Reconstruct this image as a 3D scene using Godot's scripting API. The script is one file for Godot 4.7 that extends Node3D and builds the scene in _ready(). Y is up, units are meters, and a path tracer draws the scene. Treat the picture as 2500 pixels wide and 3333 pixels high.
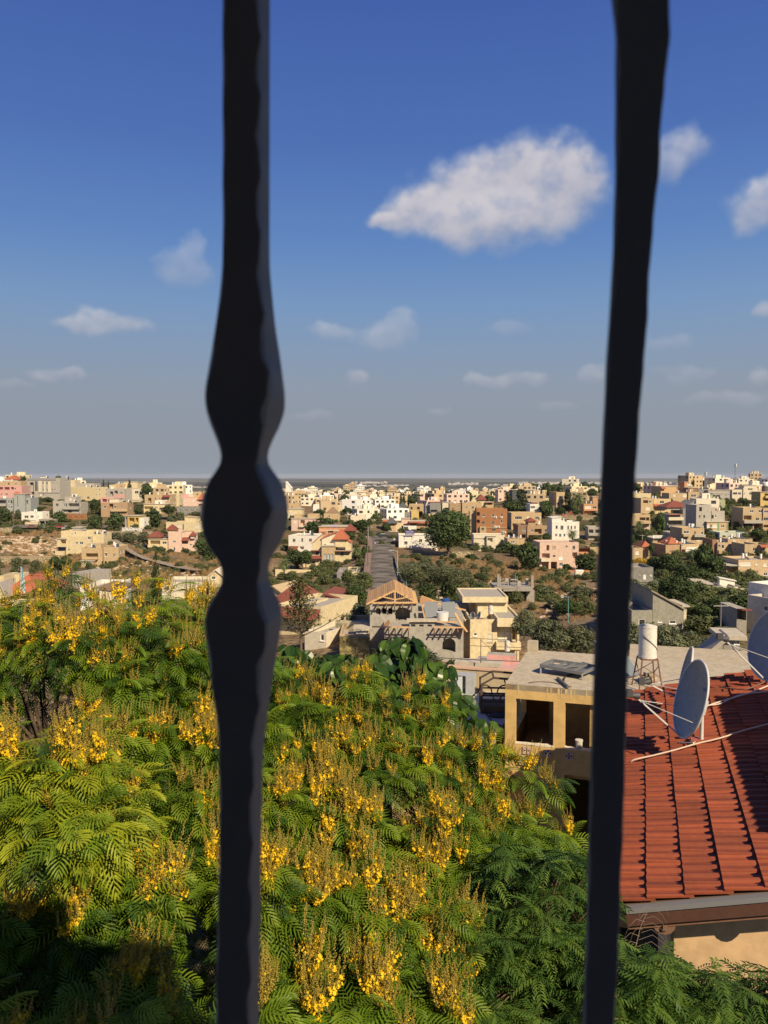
extends Node3D
# A hillside town seen from a barred window: helpers first, then the setting, the town, the near roofs, the plants.
const F := 2595.0
const CX := 1250.0
const CY := 1666.5
const PITCH := -0.0468
const EYE := Vector3(0, 40, 0)
const SUN := Vector3(0.42, 0.62, 0.66)
const VIEWS := [[0, 1500, 2.37], [850, 1500, 3.016], [1300, 1500, 2.552], [2000, 1500, 3.318], [850, 1750, 1.843], [1350, 2000, 2.212], [1900, 1900, 2.765], [1900, 2400, 2.372], [0, 1530, 4.74], [350, 1530, 4.74], [900, 1540, 4.74], [1250, 1540, 4.74], [1600, 1540, 4.74], [0, 1740, 4.74], [850, 1880, 4.1475], [1180, 1900, 3.072], [0, 0, 1.0]]
const PAL := {
	"cr": [0.64, 0.55, 0.35], "cw": [0.68, 0.62, 0.49], "wh": [0.78, 0.76, 0.70], "pk": [0.62, 0.36, 0.33], "pl": [0.66, 0.49, 0.40], "gr": [0.25, 0.25, 0.25], "gl": [0.42, 0.40, 0.36],
	"tn": [0.50, 0.38, 0.23], "tb": [0.40, 0.28, 0.17], "br": [0.26, 0.17, 0.11], "ob": [0.36, 0.17, 0.075], "or": [0.58, 0.28, 0.15], "ye": [0.60, 0.45, 0.18], "gn": [0.38, 0.42, 0.25],
	"dk": [0.09, 0.10, 0.11], "dg": [0.14, 0.17, 0.15], "co": [0.37, 0.355, 0.32], "rd": [0.41, 0.13, 0.065], "dr": [0.22, 0.065, 0.045], "cy": [0.70, 0.60, 0.39], "bg": [0.33, 0.36, 0.36],
}
var rng := RandomNumberGenerator.new()
var mats := {}
var texs := {}
var taken := {}
var pts := []            # ground samples: photo column, log distance, height, weight
var meshes := {}
var spots := []          # photo column and log distance of each building

class Geo:
	var v := PackedVector3Array()
	var n := PackedVector3Array()
	var c := PackedColorArray()
	var ix := PackedInt32Array()
	var col := Color.WHITE
	var tint := false
	func vert(p: Vector3, nn: Vector3) -> int:
		v.append(p)
		n.append(nn)
		if tint:
			c.append(col)
		return v.size() - 1
	func quad(a: Vector3, b: Vector3, e: Vector3, d: Vector3) -> void:   # counter-clockwise from outside
		var nn := (e - a).cross(d - b).normalized()
		var k := vert(a, nn)
		vert(b, nn)
		vert(e, nn)
		vert(d, nn)
		ix.append_array([k, k + 2, k + 1, k, k + 3, k + 2])
	func tri(a: Vector3, b: Vector3, e: Vector3) -> void:
		var nn := (b - a).cross(e - a).normalized()
		var k := vert(a, nn)
		vert(b, nn)
		vert(e, nn)
		ix.append_array([k, k + 2, k + 1])
	func bx(x0: float, y0: float, z0: float, x1: float, y1: float, z1: float) -> void:
		box(Transform3D(Basis(), Vector3(x0 + x1, y0 + y1, z0 + z1) / 2), Vector3(x1 - x0, y1 - y0, z1 - z0))
	func box(t: Transform3D, s: Vector3) -> void:
		var h := s / 2
		var p := []
		for k in 8:
			p.append(t * Vector3(h.x if k & 1 else -h.x, h.y if k & 2 else -h.y, h.z if k & 4 else -h.z))
		quad(p[4], p[5], p[7], p[6])
		quad(p[1], p[0], p[2], p[3])
		quad(p[5], p[1], p[3], p[7])
		quad(p[0], p[4], p[6], p[2])
		quad(p[6], p[7], p[3], p[2])
		quad(p[0], p[1], p[5], p[4])
	func beam(a: Vector3, b: Vector3, w: float, h: float) -> void:
		var z := (b - a).normalized()
		var up := Vector3.UP if absf(z.y) < 0.95 else Vector3.RIGHT
		var x := up.cross(z).normalized()
		box(Transform3D(Basis(x, z.cross(x), z), (a + b) / 2), Vector3(w, h, a.distance_to(b)))
	func tube(p: Array, r: Array, sides := 6, cap := true) -> void:
		var base := v.size()
		var side := Vector3.ZERO
		for k in p.size():
			var t: Vector3 = (p[mini(k + 1, p.size() - 1)] - p[maxi(k - 1, 0)]).normalized()
			if side == Vector3.ZERO or absf(side.dot(t)) > 0.97:
				side = t.cross(Vector3.UP if absf(t.y) < 0.9 else Vector3.RIGHT).normalized()
			side = (side - t * side.dot(t)).normalized()
			var up := side.cross(t)
			for j in sides:
				var a := TAU * j / sides
				var d := side * cos(a) + up * sin(a)
				vert(p[k] + d * float(r[k]), d)
		for k in p.size() - 1:
			for j in sides:
				var a := base + k * sides + j
				var b := base + k * sides + (j + 1) % sides
				ix.append_array([a, b, a + sides, b, b + sides, a + sides])
		if cap:
			for e in [0, p.size() - 1]:
				var t: Vector3 = (p[1] - p[0]).normalized() * -1.0 if e == 0 else (p[e] - p[e - 1]).normalized()
				var m := vert(p[e], t)
				var first := v.size()
				for j in sides:
					vert(v[base + e * sides + j], t)
				for j in sides:
					if e == 0:
						ix.append_array([m, first + (j + 1) % sides, first + j])
					else:
						ix.append_array([m, first + j, first + (j + 1) % sides])
	func blob(o: Vector3, r: Vector3, rings := 6, sides := 8) -> void:
		var base := v.size()
		for k in rings + 1:
			var a := PI * k / rings
			for j in sides:
				var b := TAU * j / sides
				var d := Vector3(sin(a) * cos(b), cos(a), sin(a) * sin(b))
				vert(o + d * r, (d / r).normalized())
		for k in rings:
			for j in sides:
				var a := base + k * sides + j
				var b := base + k * sides + (j + 1) % sides
				ix.append_array([a, a + sides, b, b, a + sides, b + sides])
	func add(g: Geo, t: Transform3D) -> void:
		var k := v.size()
		for i in g.v.size():
			v.append(t * g.v[i])
			n.append((t.basis * g.n[i]).normalized())
			if tint:
				c.append(g.c[i] if g.tint else col)
		for i in g.ix:
			ix.append(k + i)
	func into(m: ArrayMesh) -> void:
		if ix.is_empty():
			return
		var a := []
		a.resize(Mesh.ARRAY_MAX)
		a[Mesh.ARRAY_VERTEX] = v
		a[Mesh.ARRAY_NORMAL] = n
		if tint:
			a[Mesh.ARRAY_COLOR] = c
		a[Mesh.ARRAY_INDEX] = ix
		m.add_surface_from_arrays(Mesh.PRIMITIVE_TRIANGLES, a)
	func mesh() -> ArrayMesh:
		var m := ArrayMesh.new()
		into(m)
		return m

func ray(px: float, py: float) -> Vector3:
	var d := Vector3((px - CX) / F, -(py - CY) / F, -1.0).rotated(Vector3.RIGHT, PITCH)
	return d / -d.z

func at(px: float, py: float, d: float) -> Vector3:
	return EYE + ray(px, py) * d

func pix(view: int, x: float, y: float) -> Vector2:
	var w: Array = VIEWS[view]
	return Vector2(w[0] + x / w[2], w[1] + y / w[2])

func obj(called: String, g, m, parent: Node = self) -> MeshInstance3D:
	var o := MeshInstance3D.new()
	o.name = called if parent != self else numbered(called)
	o.mesh = g.mesh() if g is Geo else g
	if m is Array:
		for k in mini(m.size(), o.mesh.get_surface_count()):
			o.set_surface_override_material(k, m[k])
	else:
		o.material_override = m
	parent.add_child(o, true)
	return o

func numbered(called: String) -> String:
	taken[called] = taken.get(called, -1) + 1
	return called if taken[called] == 0 else "%s_%03d" % [called, taken[called]]

func tag(o: Node, label: String, category: String, group := "", kind := "") -> Node:
	if label:
		o.set_meta("label", label)
	if category:
		o.set_meta("category", category)
	if group:
		o.set_meta("group", group)
	if kind:
		o.set_meta("kind", kind)
	return o

func thing(called: String, where: Vector3, turn: float, label: String, category: String, group := "") -> Node3D:
	var o := Node3D.new()
	o.name = numbered(called)
	o.position = where
	o.rotation.y = turn
	add_child(o)
	tag(o, label, category, group)
	return o

func lin(c) -> Color:
	return (c if c is Color else Color(c[0], c[1], c[2])).linear_to_srgb()

func noise_tex(called: String, px: int, low: float, high: float, freq: float, oct := 5, streak := 1.0) -> ImageTexture:
	if texs.has(called):
		return texs[called]
	var f := FastNoiseLite.new()
	f.seed = hash(called) % 1000
	f.frequency = freq
	f.fractal_octaves = oct
	f.noise_type = FastNoiseLite.TYPE_SIMPLEX_SMOOTH
	var im: Image
	if streak == 1.0:
		im = f.get_seamless_image(px, px)
		im.convert(Image.FORMAT_RGB8)
		for y in px:
			for x in px:
				var k := lerpf(low, high, im.get_pixel(x, y).r)
				im.set_pixel(x, y, Color(k, k, k))
	else:
		im = Image.create(px, px, false, Image.FORMAT_RGB8)
		for y in px:
			for x in px:
				var a := TAU * x / px
				var s := f.get_noise_3d(cos(a) * px / TAU * streak, sin(a) * px / TAU * streak, absf(y - px / 2.0))
				var g := f.get_noise_3d(cos(a) * px / 3.0, sin(a) * px / 3.0, absf(y - px / 2.0) * 3.0 + 500.0)
				var k := clampf(lerpf(low, high, 0.5 + 0.55 * s + 0.35 * g), 0.0, 1.0)
				im.set_pixel(x, y, Color(k, k * 0.99, k * 0.97))
	texs[called] = ImageTexture.create_from_image(im)
	return texs[called]

# kinds: wall (stucco with faint streaks), plain, leaf (light comes through), metal
func mat(c, rough := 0.9, kind := "plain", scale := 0.25) -> StandardMaterial3D:
	if c is String:
		c = PAL[c]
	var key := "%s %s %s %s" % [c, rough, kind, scale]
	if mats.has(key):
		return mats[key]
	var m := StandardMaterial3D.new()
	m.albedo_color = lin(c)
	m.roughness = rough
	if kind == "wall" or kind == "rough":
		m.albedo_texture = noise_tex("stucco", 256, 0.86, 1.06, 0.02, 4, 1.6) if kind == "wall" else noise_tex("grime", 256, 0.5, 1.12, 0.012, 5)
		m.uv1_triplanar = true
		m.uv1_world_triplanar = true
		m.uv1_scale = Vector3(scale, scale, scale)
		if kind == "rough":
			m.heightmap_enabled = true
			m.heightmap_texture = noise_tex("grain", 256, 0.0, 1.0, 0.05, 4)
			m.heightmap_scale = 2.0
	elif kind == "leaf":
		m.cull_mode = BaseMaterial3D.CULL_DISABLED
		m.backlight_enabled = true
		m.backlight = Color(0.62, 0.68, 0.3)
		m.metallic_specular = 0.35
	elif kind == "metal":
		m.metallic = 0.85
	elif kind == "glass":
		m.metallic_specular = 0.7
	mats[key] = m
	return m

func build_view() -> void:
	var cam := Camera3D.new()
	cam.name = "camera"
	cam.position = EYE
	cam.rotation.x = PITCH
	cam.fov = rad_to_deg(2.0 * atan(1666.5 / F))
	cam.near = 0.02
	cam.far = 60000.0
	var lens := CameraAttributesPhysical.new()
	lens.frustum_focal_length = 4.0
	lens.exposure_aperture = 1.8
	lens.frustum_focus_distance = 60.0
	lens.frustum_near = 0.02
	lens.frustum_far = 60000.0
	cam.attributes = lens
	add_child(cam)
	cam.fov = rad_to_deg(2.0 * atan(1666.5 / F))
	cam.near = 0.02
	cam.far = 60000.0
	var sun := DirectionalLight3D.new()
	sun.name = "sun"
	sun.light_energy = 1.6
	sun.light_color = Color(1.0, 0.92, 0.78)
	sun.light_angular_distance = 0.5
	sun.shadow_enabled = true
	sun.look_at_from_position(SUN * 10.0, Vector3.ZERO)
	add_child(sun)
	var e := Environment.new()
	e.background_mode = Environment.BG_SKY
	e.tonemap_mode = Environment.TONE_MAPPER_LINEAR
	e.tonemap_exposure = 1.3
	e.sdfgi_enabled = true
	e.ssao_enabled = true
	e.ssil_enabled = true
	e.fog_enabled = true
	e.fog_density = 0.000028
	e.fog_light_color = Color(0.93, 0.95, 1.0)
	var pan := PanoramaSkyMaterial.new()
	pan.panorama = ImageTexture.create_from_image(sky_image())
	var sky := Sky.new()
	sky.sky_material = pan
	e.sky = sky
	e.background_energy_multiplier = 0.79
	var w := WorldEnvironment.new()
	w.name = "world"
	w.environment = e
	add_child(w)

func sky_row(y: float) -> Color:   # colour of the air at a photo row
	var k := [[-2600, 52, 76, 140], [0, 66, 95, 165], [500, 79, 113, 178], [800, 97, 134, 189], [1000, 119, 150, 190], [1150, 133, 154, 180], [1280, 142, 153, 168], [1420, 144, 151, 162], [1500, 145, 151, 161], [1545, 147, 153, 162]]
	var a: Array = k[0]
	for b in k:
		if b[0] >= y:
			var t: float = clampf((y - a[0]) / maxf(b[0] - a[0], 1), 0, 1)
			return Color8(int(lerpf(a[1], b[1], t)), int(lerpf(a[2], b[2], t)), int(lerpf(a[3], b[3], t)))
		a = b
	return Color8(148, 153, 162)

func sky_image() -> Image:
	var w := 4096
	var h := 2048
	var im := Image.create(w, h, false, Image.FORMAT_RGB8)
	for y in h:
		var el := (0.5 - (y + 0.5) / h) * PI
		im.fill_rect(Rect2i(0, y, w, 1), sky_row(1545.0 - tan(clampf(el, -0.2, 1.0)) * F))
	var f := FastNoiseLite.new()
	f.seed = 11
	f.noise_type = FastNoiseLite.TYPE_SIMPLEX_SMOOTH
	f.frequency = 0.0055
	f.fractal_octaves = 6
	f.fractal_gain = 0.52
	var g := FastNoiseLite.new()
	g.seed = 5
	g.frequency = 0.004
	g.fractal_octaves = 4
	# clouds: photo centre, half size, strength, evenness; several lobes make one cloud
	var clouds := [
		[[[1690, 575, 215, 150], [1840, 610, 150, 170], [1500, 650, 230, 135], [1360, 690, 160, 85], [1590, 735, 270, 110], [1260, 715, 80, 38]], 0.97],
		[[[2235, 480, 95, 75], [2160, 540, 80, 70]], 0.62],
		[[[2480, 660, 130, 90]], 0.85],
		[[[590, 870, 120, 70], [620, 800, 55, 55]], 0.38],
		[[[360, 1045, 170, 48], [270, 1060, 90, 32]], 0.62],
		[[[1270, 1085, 130, 62], [1290, 1035, 70, 40], [1090, 1080, 95, 38]], 0.40],
		[[[1670, 1070, 110, 38]], 0.22],
		[[[180, 1218, 90, 28]], 0.42],
		[[[1670, 1235, 150, 40], [1580, 1240, 80, 26]], 0.40],
		[[[1150, 1230, 60, 38]], 0.42],
		[[[1930, 1230, 60, 40]], 0.40],
		[[[2250, 1215, 120, 36], [2170, 1120, 90, 30]], 0.22],
		[[[2500, 1000, 50, 40]], 0.6],
		[[[2480, 1215, 60, 36]], 0.4],
		[[[2350, 1300, 190, 30]], 0.25],
		[[[1420, 1330, 60, 20], [1000, 1345, 90, 22]], 0.18],
		[[[1800, 1320, 90, 24]], 0.18],
		[[[60, 1250, 90, 20]], 0.25],
	]
	for c in clouds:
		for l in c[0]:
			var d := ray(l[0], l[1])
			var k := 1.0 / sqrt(1.0 + d.x * d.x)
			l[0] = atan2(d.x, 1.0) * F
			l[1] = -atan(d.y * k) * F
	var r := RandomNumberGenerator.new()
	r.seed = 77
	for i in 46:
		var az := r.randf_range(0.62, TAU - 0.62) * F
		var el := -r.randf_range(0.06, 0.62)
		var s := r.randf_range(70, 210) * (0.35 + absf(el) * 1.6)
		clouds.append([[[az, el * F, s * 1.5, s * 0.7], [az + s, el * F + s * 0.2, s, s * 0.55]], 0.3 + absf(el)])
	for c in clouds:
		var lo := Vector2(1e9, 1e9)
		var hi := -lo
		for l in c[0]:
			lo = lo.min(Vector2(l[0] - l[2] * 1.5, l[1] - l[3] * 1.6))
			hi = hi.max(Vector2(l[0] + l[2] * 1.5, l[1] + l[3] * 1.6))
		var k := w / (TAU * F)
		for yy in range(int(h / 2.0 + lo.y * k), int(h / 2.0 + hi.y * k) + 1):
			for xx in range(int(lo.x * k), int(hi.x * k) + 1):
				if yy < 0 or yy >= h / 2 - 6:
					continue
				var x := xx / k
				var y := (yy - h / 2.0) / k
				var wx := x + 42.0 * g.get_noise_2d(x * 1.2, y * 1.2)
				var wy := y + 30.0 * g.get_noise_2d(x * 1.2 + 900, y * 1.2)
				var d := -1.0
				var mass := 0.0
				var low := 0.0
				for l in c[0]:
					var q := Vector2((wx - l[0]) / l[2], (wy - l[1]) / l[3])
					var v := 1.0 - q.length()
					mass += pow(maxf(0.0, 1.25 - q.length_squared()), 2.0)
					if v > d:
						d = v
					low = maxf(low, clampf(0.5 + (l[1] - wy) / l[3] * 0.55 + (l[0] - wx) / l[2] * 0.08, 0, 1) * clampf(v + 0.7, 0, 1))
				d = maxf(-0.6, sqrt(mass) * 0.62 - 0.31)
				var n := f.get_noise_2d(x * 1.5, y * 1.9)
				var soft: float = smoothstep(-0.12, 0.5, d * 1.15 + n * 0.2)
				if soft <= 0.004:
					continue
				var a: float = soft * clampf(c[1] * (1.0 + 0.3 * n), 0, 1) * 0.92 * lerpf(0.6, 1.0, smoothstep(0.1, 0.55, low))
				var shade := clampf(0.26 + 0.70 * low + n * 0.16, 0, 1)
				var cc := Color8(140, 144, 166).lerp(Color8(218, 210, 211), shade)
				var px := posmod(xx, w)
				im.set_pixel(px, yy, im.get_pixel(px, yy).lerp(cc, a))
	return im

# ---------------------------------------------------------------- ground
func sample(px: float, d: float, y: float, weight := 1.0) -> void:
	pts.append([px, log(d), y, weight])

const ROWS := 190
const COLS := 141
var grid := PackedFloat32Array()

func row_depth(k: float) -> float:
	return 3.2 * pow(1.028, k) if k < 195 else 0.0

func make_grid() -> void:
	grid.resize(ROWS * COLS)
	for i in ROWS:
		for j in COLS:
			grid[i * COLS + j] = shepard(-1200.0 + j * 35.0, row_depth(i))
	for pass_ in 9:
		var old := grid.duplicate()
		for i in range(1, ROWS - 1):
			if pass_ > 1 and row_depth(i) > 150.0:
				break
			for j in range(1, COLS - 1):
				var k := i * COLS + j
				grid[k] = old[k] * 0.28 + (old[k - 1] + old[k + 1] + old[k - COLS] + old[k + COLS]) * 0.18

func ground_y(px: float, d: float) -> float:
	var r := log(d / 3.2) / log(1.028)
	if r >= ROWS - 1.01:
		return shepard(px, d)
	r = maxf(r, 0.0)
	var c := clampf((px + 1200.0) / 35.0, 0.0, COLS - 1.01)
	var i := int(r)
	var j := int(c)
	var u := c - j
	var v := r - i
	var k := i * COLS + j
	return lerpf(lerpf(grid[k], grid[k + 1], u), lerpf(grid[k + COLS], grid[k + COLS + 1], u), v)

func shepard(px: float, d: float) -> float:
	var ld := log(d)
	var s := 0.0
	var t := 0.0
	for p in pts:
		var a: float = (px - p[0]) / 230.0
		var b: float = (ld - p[1]) / 0.14
		var k: float = p[3] / pow(a * a + b * b + 0.02, 1.6)
		s += k
		t += k * p[2]
	return t / s

func ground_at(p: Vector3) -> float:
	var d := maxf(EYE.z - p.z, 3.0)
	return ground_y(CX + p.x / d * F, d)

func build_ground() -> void:
	for q in [[-600, 4, 29.5], [1250, 4, 29.5], [3200, 4, 29.5], [0, 9, 28.6], [1250, 9, 28.4], [2500, 9, 29.5], [0, 16, 27.5], [1250, 16, 27], [2500, 16, 28.5], [-300, 30, 25], [500, 30, 24.5], [1250, 30, 24], [2000, 28, 25.5], [2900, 28, 26.5], [0, 50, 21.5], [900, 50, 20], [1600, 50, 21.5], [2400, 45, 24], [300, 85, 16], [1100, 85, 18.5], [2100, 85, 21.5], [-500, 85, 15], [3100, 85, 25], [300, 140, 8], [1000, 140, 11.5], [1600, 140, 12], [-500, 140, 8], [3100, 150, 20], [800, 185, 7], [400, 190, 7],
		[-900, 300, 12], [-900, 470, 26], [3300, 300, 24], [3300, 470, 40], [-900, 700, 22], [-300, 700, 24], [300, 640, 20], [3300, 700, 34], [2400, 700, 32], [700, 640, 10], [700, 900, 0], [0, 1000, 4], [1100, 650, 6], [1500, 650, 8], [1100, 900, 4], [1500, 900, 7], [2000, 900, 14], [1000, 1350, 2], [1500, 1300, 3], [2000, 1300, 8], [2600, 1200, 18], [1200, 1900, -4], [1800, 1900, -4], [0, 1700, -20], [2600, 1900, 0],
		[600, 2600, -22], [1500, 2600, -22], [2500, 2600, -14], [-900, 2600, -30], [3300, 2600, -10]]:
		sample(q[0], q[1], q[2], 1.3)
	for px in [-900, 100, 900, 1700, 2500, 3300]:
		for d in [4200, 7000]:
			sample(px, d, -60.0, 2.0)
	make_grid()
	var bumps := PackedFloat32Array()
	var rows := []
	var d := 3.2
	while d < 6000.0:
		rows.append(d)
		d *= 1.028
	var cols := []
	for k in 141:
		cols.append(-1200.0 + k * 35.0)
	var f := FastNoiseLite.new()
	f.seed = 4
	f.frequency = 0.035
	f.fractal_octaves = 5
	var h := FastNoiseLite.new()
	h.seed = 9
	h.frequency = 0.012
	h.fractal_octaves = 4
	var g := Geo.new()
	g.tint = true
	for r in rows:
		for px in cols:
			var x: float = (px - CX) / F * r
			var y := ground_y(px, r)
			bumps.append((f.get_noise_2d(x, r) * 0.5 + f.get_noise_2d(x * 4, r * 4) * 0.18) * clampf(r / 60.0, 0.3, 1.6))
			var a := clampf(0.5 + 1.3 * f.get_noise_2d(x * 0.9 + 70, r * 0.9), 0, 1)
			var b: float = smoothstep(-0.12, 0.25, h.get_noise_2d(x, r))
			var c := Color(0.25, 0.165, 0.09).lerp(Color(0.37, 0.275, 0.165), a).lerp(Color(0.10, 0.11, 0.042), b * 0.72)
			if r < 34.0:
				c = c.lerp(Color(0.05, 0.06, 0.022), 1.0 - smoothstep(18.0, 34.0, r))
			if r > 900.0:
				var field := h.get_noise_2d(floorf(x / 260.0) * 53.0, floorf(r / 420.0) * 91.0)
				c = c.lerp(Color(0.10, 0.115, 0.06).lerp(Color(0.21, 0.185, 0.115), clampf(field + 0.4, 0, 1)), smoothstep(900, 2200, r))
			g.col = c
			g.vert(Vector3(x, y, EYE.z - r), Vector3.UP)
	var w := cols.size()
	for i in g.v.size():
		g.v[i].y += bumps[i] - 0.02
	for i in rows.size() - 1:
		for j in w - 1:
			var a := i * w + j
			g.ix.append_array([a, a + w, a + 1, a + 1, a + w, a + w + 1])
	for i in rows.size():
		for j in w:
			var a := g.v[maxi(i - 1, 0) * w + j]
			var b := g.v[mini(i + 1, rows.size() - 1) * w + j]
			var l := g.v[i * w + maxi(j - 1, 0)]
			var rr := g.v[i * w + mini(j + 1, w - 1)]
			g.n[i * w + j] = (rr - l).cross(b - a).normalized()
	var m := StandardMaterial3D.new()
	m.vertex_color_use_as_albedo = true
	m.roughness = 1.0
	m.albedo_texture = noise_tex("soil", 512, 0.45, 1.2, 0.02, 6)
	m.uv1_triplanar = true
	m.uv1_world_triplanar = true
	m.uv1_scale = Vector3.ONE * 0.09
	m.metallic_specular = 0.2
	tag(obj("ground", g, m), "dry brown hillside and valley floor under the town", "ground", "", "structure")
	# the plain beyond, out to the horizon
	var p := Geo.new()
	p.tint = true
	var far_rows: Array[float] = []
	for i in 64:
		far_rows.append(2400.0 * pow(1.036, i))
	var fcols := 90
	for r in far_rows:
		for k in fcols + 1:
			var x: float = lerpf(-1.0, 1.0, float(k) / fcols) * r * 0.95
			var fld := h.get_noise_2d(floorf(x / 900.0 + r * 0.0004) * 41.0, floorf(log(r) * 9.0) * 63.0)
			p.col = Color(0.028, 0.04, 0.026).lerp(Color(0.17, 0.145, 0.10), clampf(0.3 + fld * 1.9, 0, 1))
			p.vert(Vector3(x, -62.0, -r), Vector3.UP)
	for i in far_rows.size() - 1:
		for j in fcols:
			var a := i * (fcols + 1) + j
			p.ix.append_array([a, a + fcols + 1, a + 1, a + 1, a + fcols + 1, a + fcols + 2])
	tag(obj("plain", p, m), "flat hazy farmland plain stretching to the horizon", "plain", "", "structure")
	# hills along the horizon
	var hg := Geo.new()
	for line in [[11000.0, 26.0, 0.0], [16500.0, 10.0, 300.0]]:
		var last := []
		for k in 121:
			var x: float = lerpf(-0.75, 0.75, k / 120.0) * float(line[0])
			var top: float = -62.0 + line[1] * (0.55 + 0.9 * f.get_noise_2d(x * 0.006 + line[2], 3.0) + 0.25 * f.get_noise_2d(x * 0.03, line[2]))
			var now := [Vector3(x, -70.0, -line[0]), Vector3(x, maxf(top, -60.0), -line[0] - 500.0), Vector3(x, -70.0, -line[0] - 2500.0)]
			if k:
				hg.quad(last[0], now[0], now[1], last[1])
				hg.quad(last[1], now[1], now[2], last[2])
			last = now
	tag(obj("hills", hg, mat([0.10, 0.115, 0.075], 1.0)), "low hazy hills along the horizon", "hills", "", "structure")

# ---------------------------------------------------------------- houses
# a wall face from o along ax (outward = ax x up) with openings [u0, v0, u1, v1, depth, arched, closed at the back]
func facade(g: Geo, o: Vector3, ax: Vector3, w: float, h: float, ops: Array) -> void:
	var up := Vector3.UP
	var n := ax.cross(up)
	var us := [0.0, w]
	var vs := [0.0, h]
	for q in ops:
		for k in [0, 2]:
			q[k] = clampf(q[k], 0.0, w)
			if not us.has(q[k]):
				us.append(q[k])
		for k in [1, 3]:
			q[k] = clampf(q[k], 0.0, h)
			if not vs.has(q[k]):
				vs.append(q[k])
	us.sort()
	vs.sort()
	for i in us.size() - 1:
		var from := 0
		for j in vs.size():
			var hole := j == vs.size() - 1
			if not hole:
				var cu: float = (us[i] + us[i + 1]) / 2
				var cv: float = (vs[j] + vs[j + 1]) / 2
				for q in ops:
					if cu > q[0] and cu < q[2] and cv > q[1] and cv < q[3]:
						hole = true
						break
			if hole:
				if j > from:
					g.quad(o + ax * us[i] + up * vs[from], o + ax * us[i + 1] + up * vs[from], o + ax * us[i + 1] + up * vs[j], o + ax * us[i] + up * vs[j])
				from = j + 1
	for q in ops:
		var a: Vector3 = o + ax * q[0] + up * q[1]
		var b: Vector3 = o + ax * q[2] + up * q[1]
		var c: Vector3 = o + ax * q[2] + up * q[3]
		var d: Vector3 = o + ax * q[0] + up * q[3]
		var i: Vector3 = -n * q[4]
		g.quad(a, b, b + i, a + i)
		g.quad(b, c, c + i, b + i)
		g.quad(c, d, d + i, c + i)
		g.quad(d, a, a + i, d + i)
		if q[6]:
			g.quad(a + i, b + i, c + i, d + i)
		if q[5]:
			var rise: float = minf((q[2] - q[0]) * 0.5, (q[3] - q[1]) * 0.4) * q[5]
			var mid := (c + d) / 2 - up * rise
			var half: Vector3 = (c - d) / 2
			var last := d - up * rise
			for k in range(1, 9):
				var t := PI - PI * k / 8.0
				var p := mid + half * cos(t) + up * rise * sin(t)
				var top := d + (c - d) * (0.0 if k <= 4 else 1.0)
				if k <= 4:
					g.tri(last + n * 0.01, p + n * 0.01, d + n * 0.01)
				else:
					g.tri(last + n * 0.01, p + n * 0.01, c + n * 0.01)
				g.quad(p, last, last + i, p + i)
				if k == 4:
					pass
				last = p

func window_part(parent: Node, o: Vector3, ax: Vector3, w: float, h: float, kind: String, frame_c: String, glass) -> void:
	var fr := Geo.new()
	var t := 0.07
	fr.bx(0, 0, -0.11, t, h, -0.03)
	fr.bx(w - t, 0, -0.11, w, h, -0.03)
	fr.bx(t, 0, -0.11, w - t, t, -0.03)
	fr.bx(t, h - t, -0.11, w - t, h, -0.03)
	if w > 0.9:
		fr.bx(w / 2 - 0.035, t, -0.10, w / 2 + 0.035, h - t, -0.04)
	if w > 2.4:
		fr.bx(w / 4 - 0.03, t, -0.10, w / 4 + 0.03, h - t, -0.04)
		fr.bx(w * 0.75 - 0.03, t, -0.10, w * 0.75 + 0.03, h - t, -0.04)
	fr.bx(-0.08, -0.09, -0.1, w + 0.08, -0.005, 0.09)
	var basis := Basis(ax, Vector3.UP, ax.cross(Vector3.UP))
	var f := obj("window", fr, mat(frame_c, 0.6), parent)
	f.transform = Transform3D(basis, o)
	var pn := Geo.new()
	if kind == "s":
		var y := t
		while y < h - t - 0.02:
			var y2 := minf(y + 0.24, h - t)
			pn.bx(t, y, -0.09, w - t, y2 - 0.025, -0.05)
			y = y2
		obj("shutter", pn, mat(glass, 0.7), f)
	else:
		pn.bx(t, t, -0.10, w - t, h - t, -0.075)
		obj("pane", pn, glass_mat(), f)

func glass_mat() -> StandardMaterial3D:
	return mat([0.035, 0.04, 0.045] if rng.randf() < 0.7 else [0.075, 0.085, 0.09], 0.12, "glass")

func hip(g: Geo, x0: float, z0: float, x1: float, z1: float, y: float, rise: float, thick := 0.18) -> void:
	var w := x1 - x0
	var d := z1 - z0
	var k := minf(w, d) / 2
	var a := Vector3(x0, y, z0)
	var b := Vector3(x1, y, z0)
	var c := Vector3(x1, y, z1)
	var e := Vector3(x0, y, z1)
	var r0 := Vector3(x0 + k, y + rise, z0 + k) if w >= d else Vector3(x0 + k, y + rise, z0 + k)
	var r1 := Vector3(x1 - k, y + rise, z1 - k)
	var dn := Vector3.DOWN * thick
	if w >= d:
		g.quad(e, c, r1, r0)
		g.quad(b, a, r0, r1)
		g.tri(c, b, r1)
		g.tri(a, e, r0)
	else:
		g.quad(c, b, r0, r1)
		g.quad(a, e, r1, r0)
		g.tri(e, c, r1)
		g.tri(b, a, r0)
	g.quad(e + dn, c + dn, c, e)
	g.quad(c + dn, b + dn, b, c)
	g.quad(b + dn, a + dn, a, b)
	g.quad(a + dn, e + dn, e, a)
	g.quad(a + dn, b + dn, c + dn, e + dn)

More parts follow.
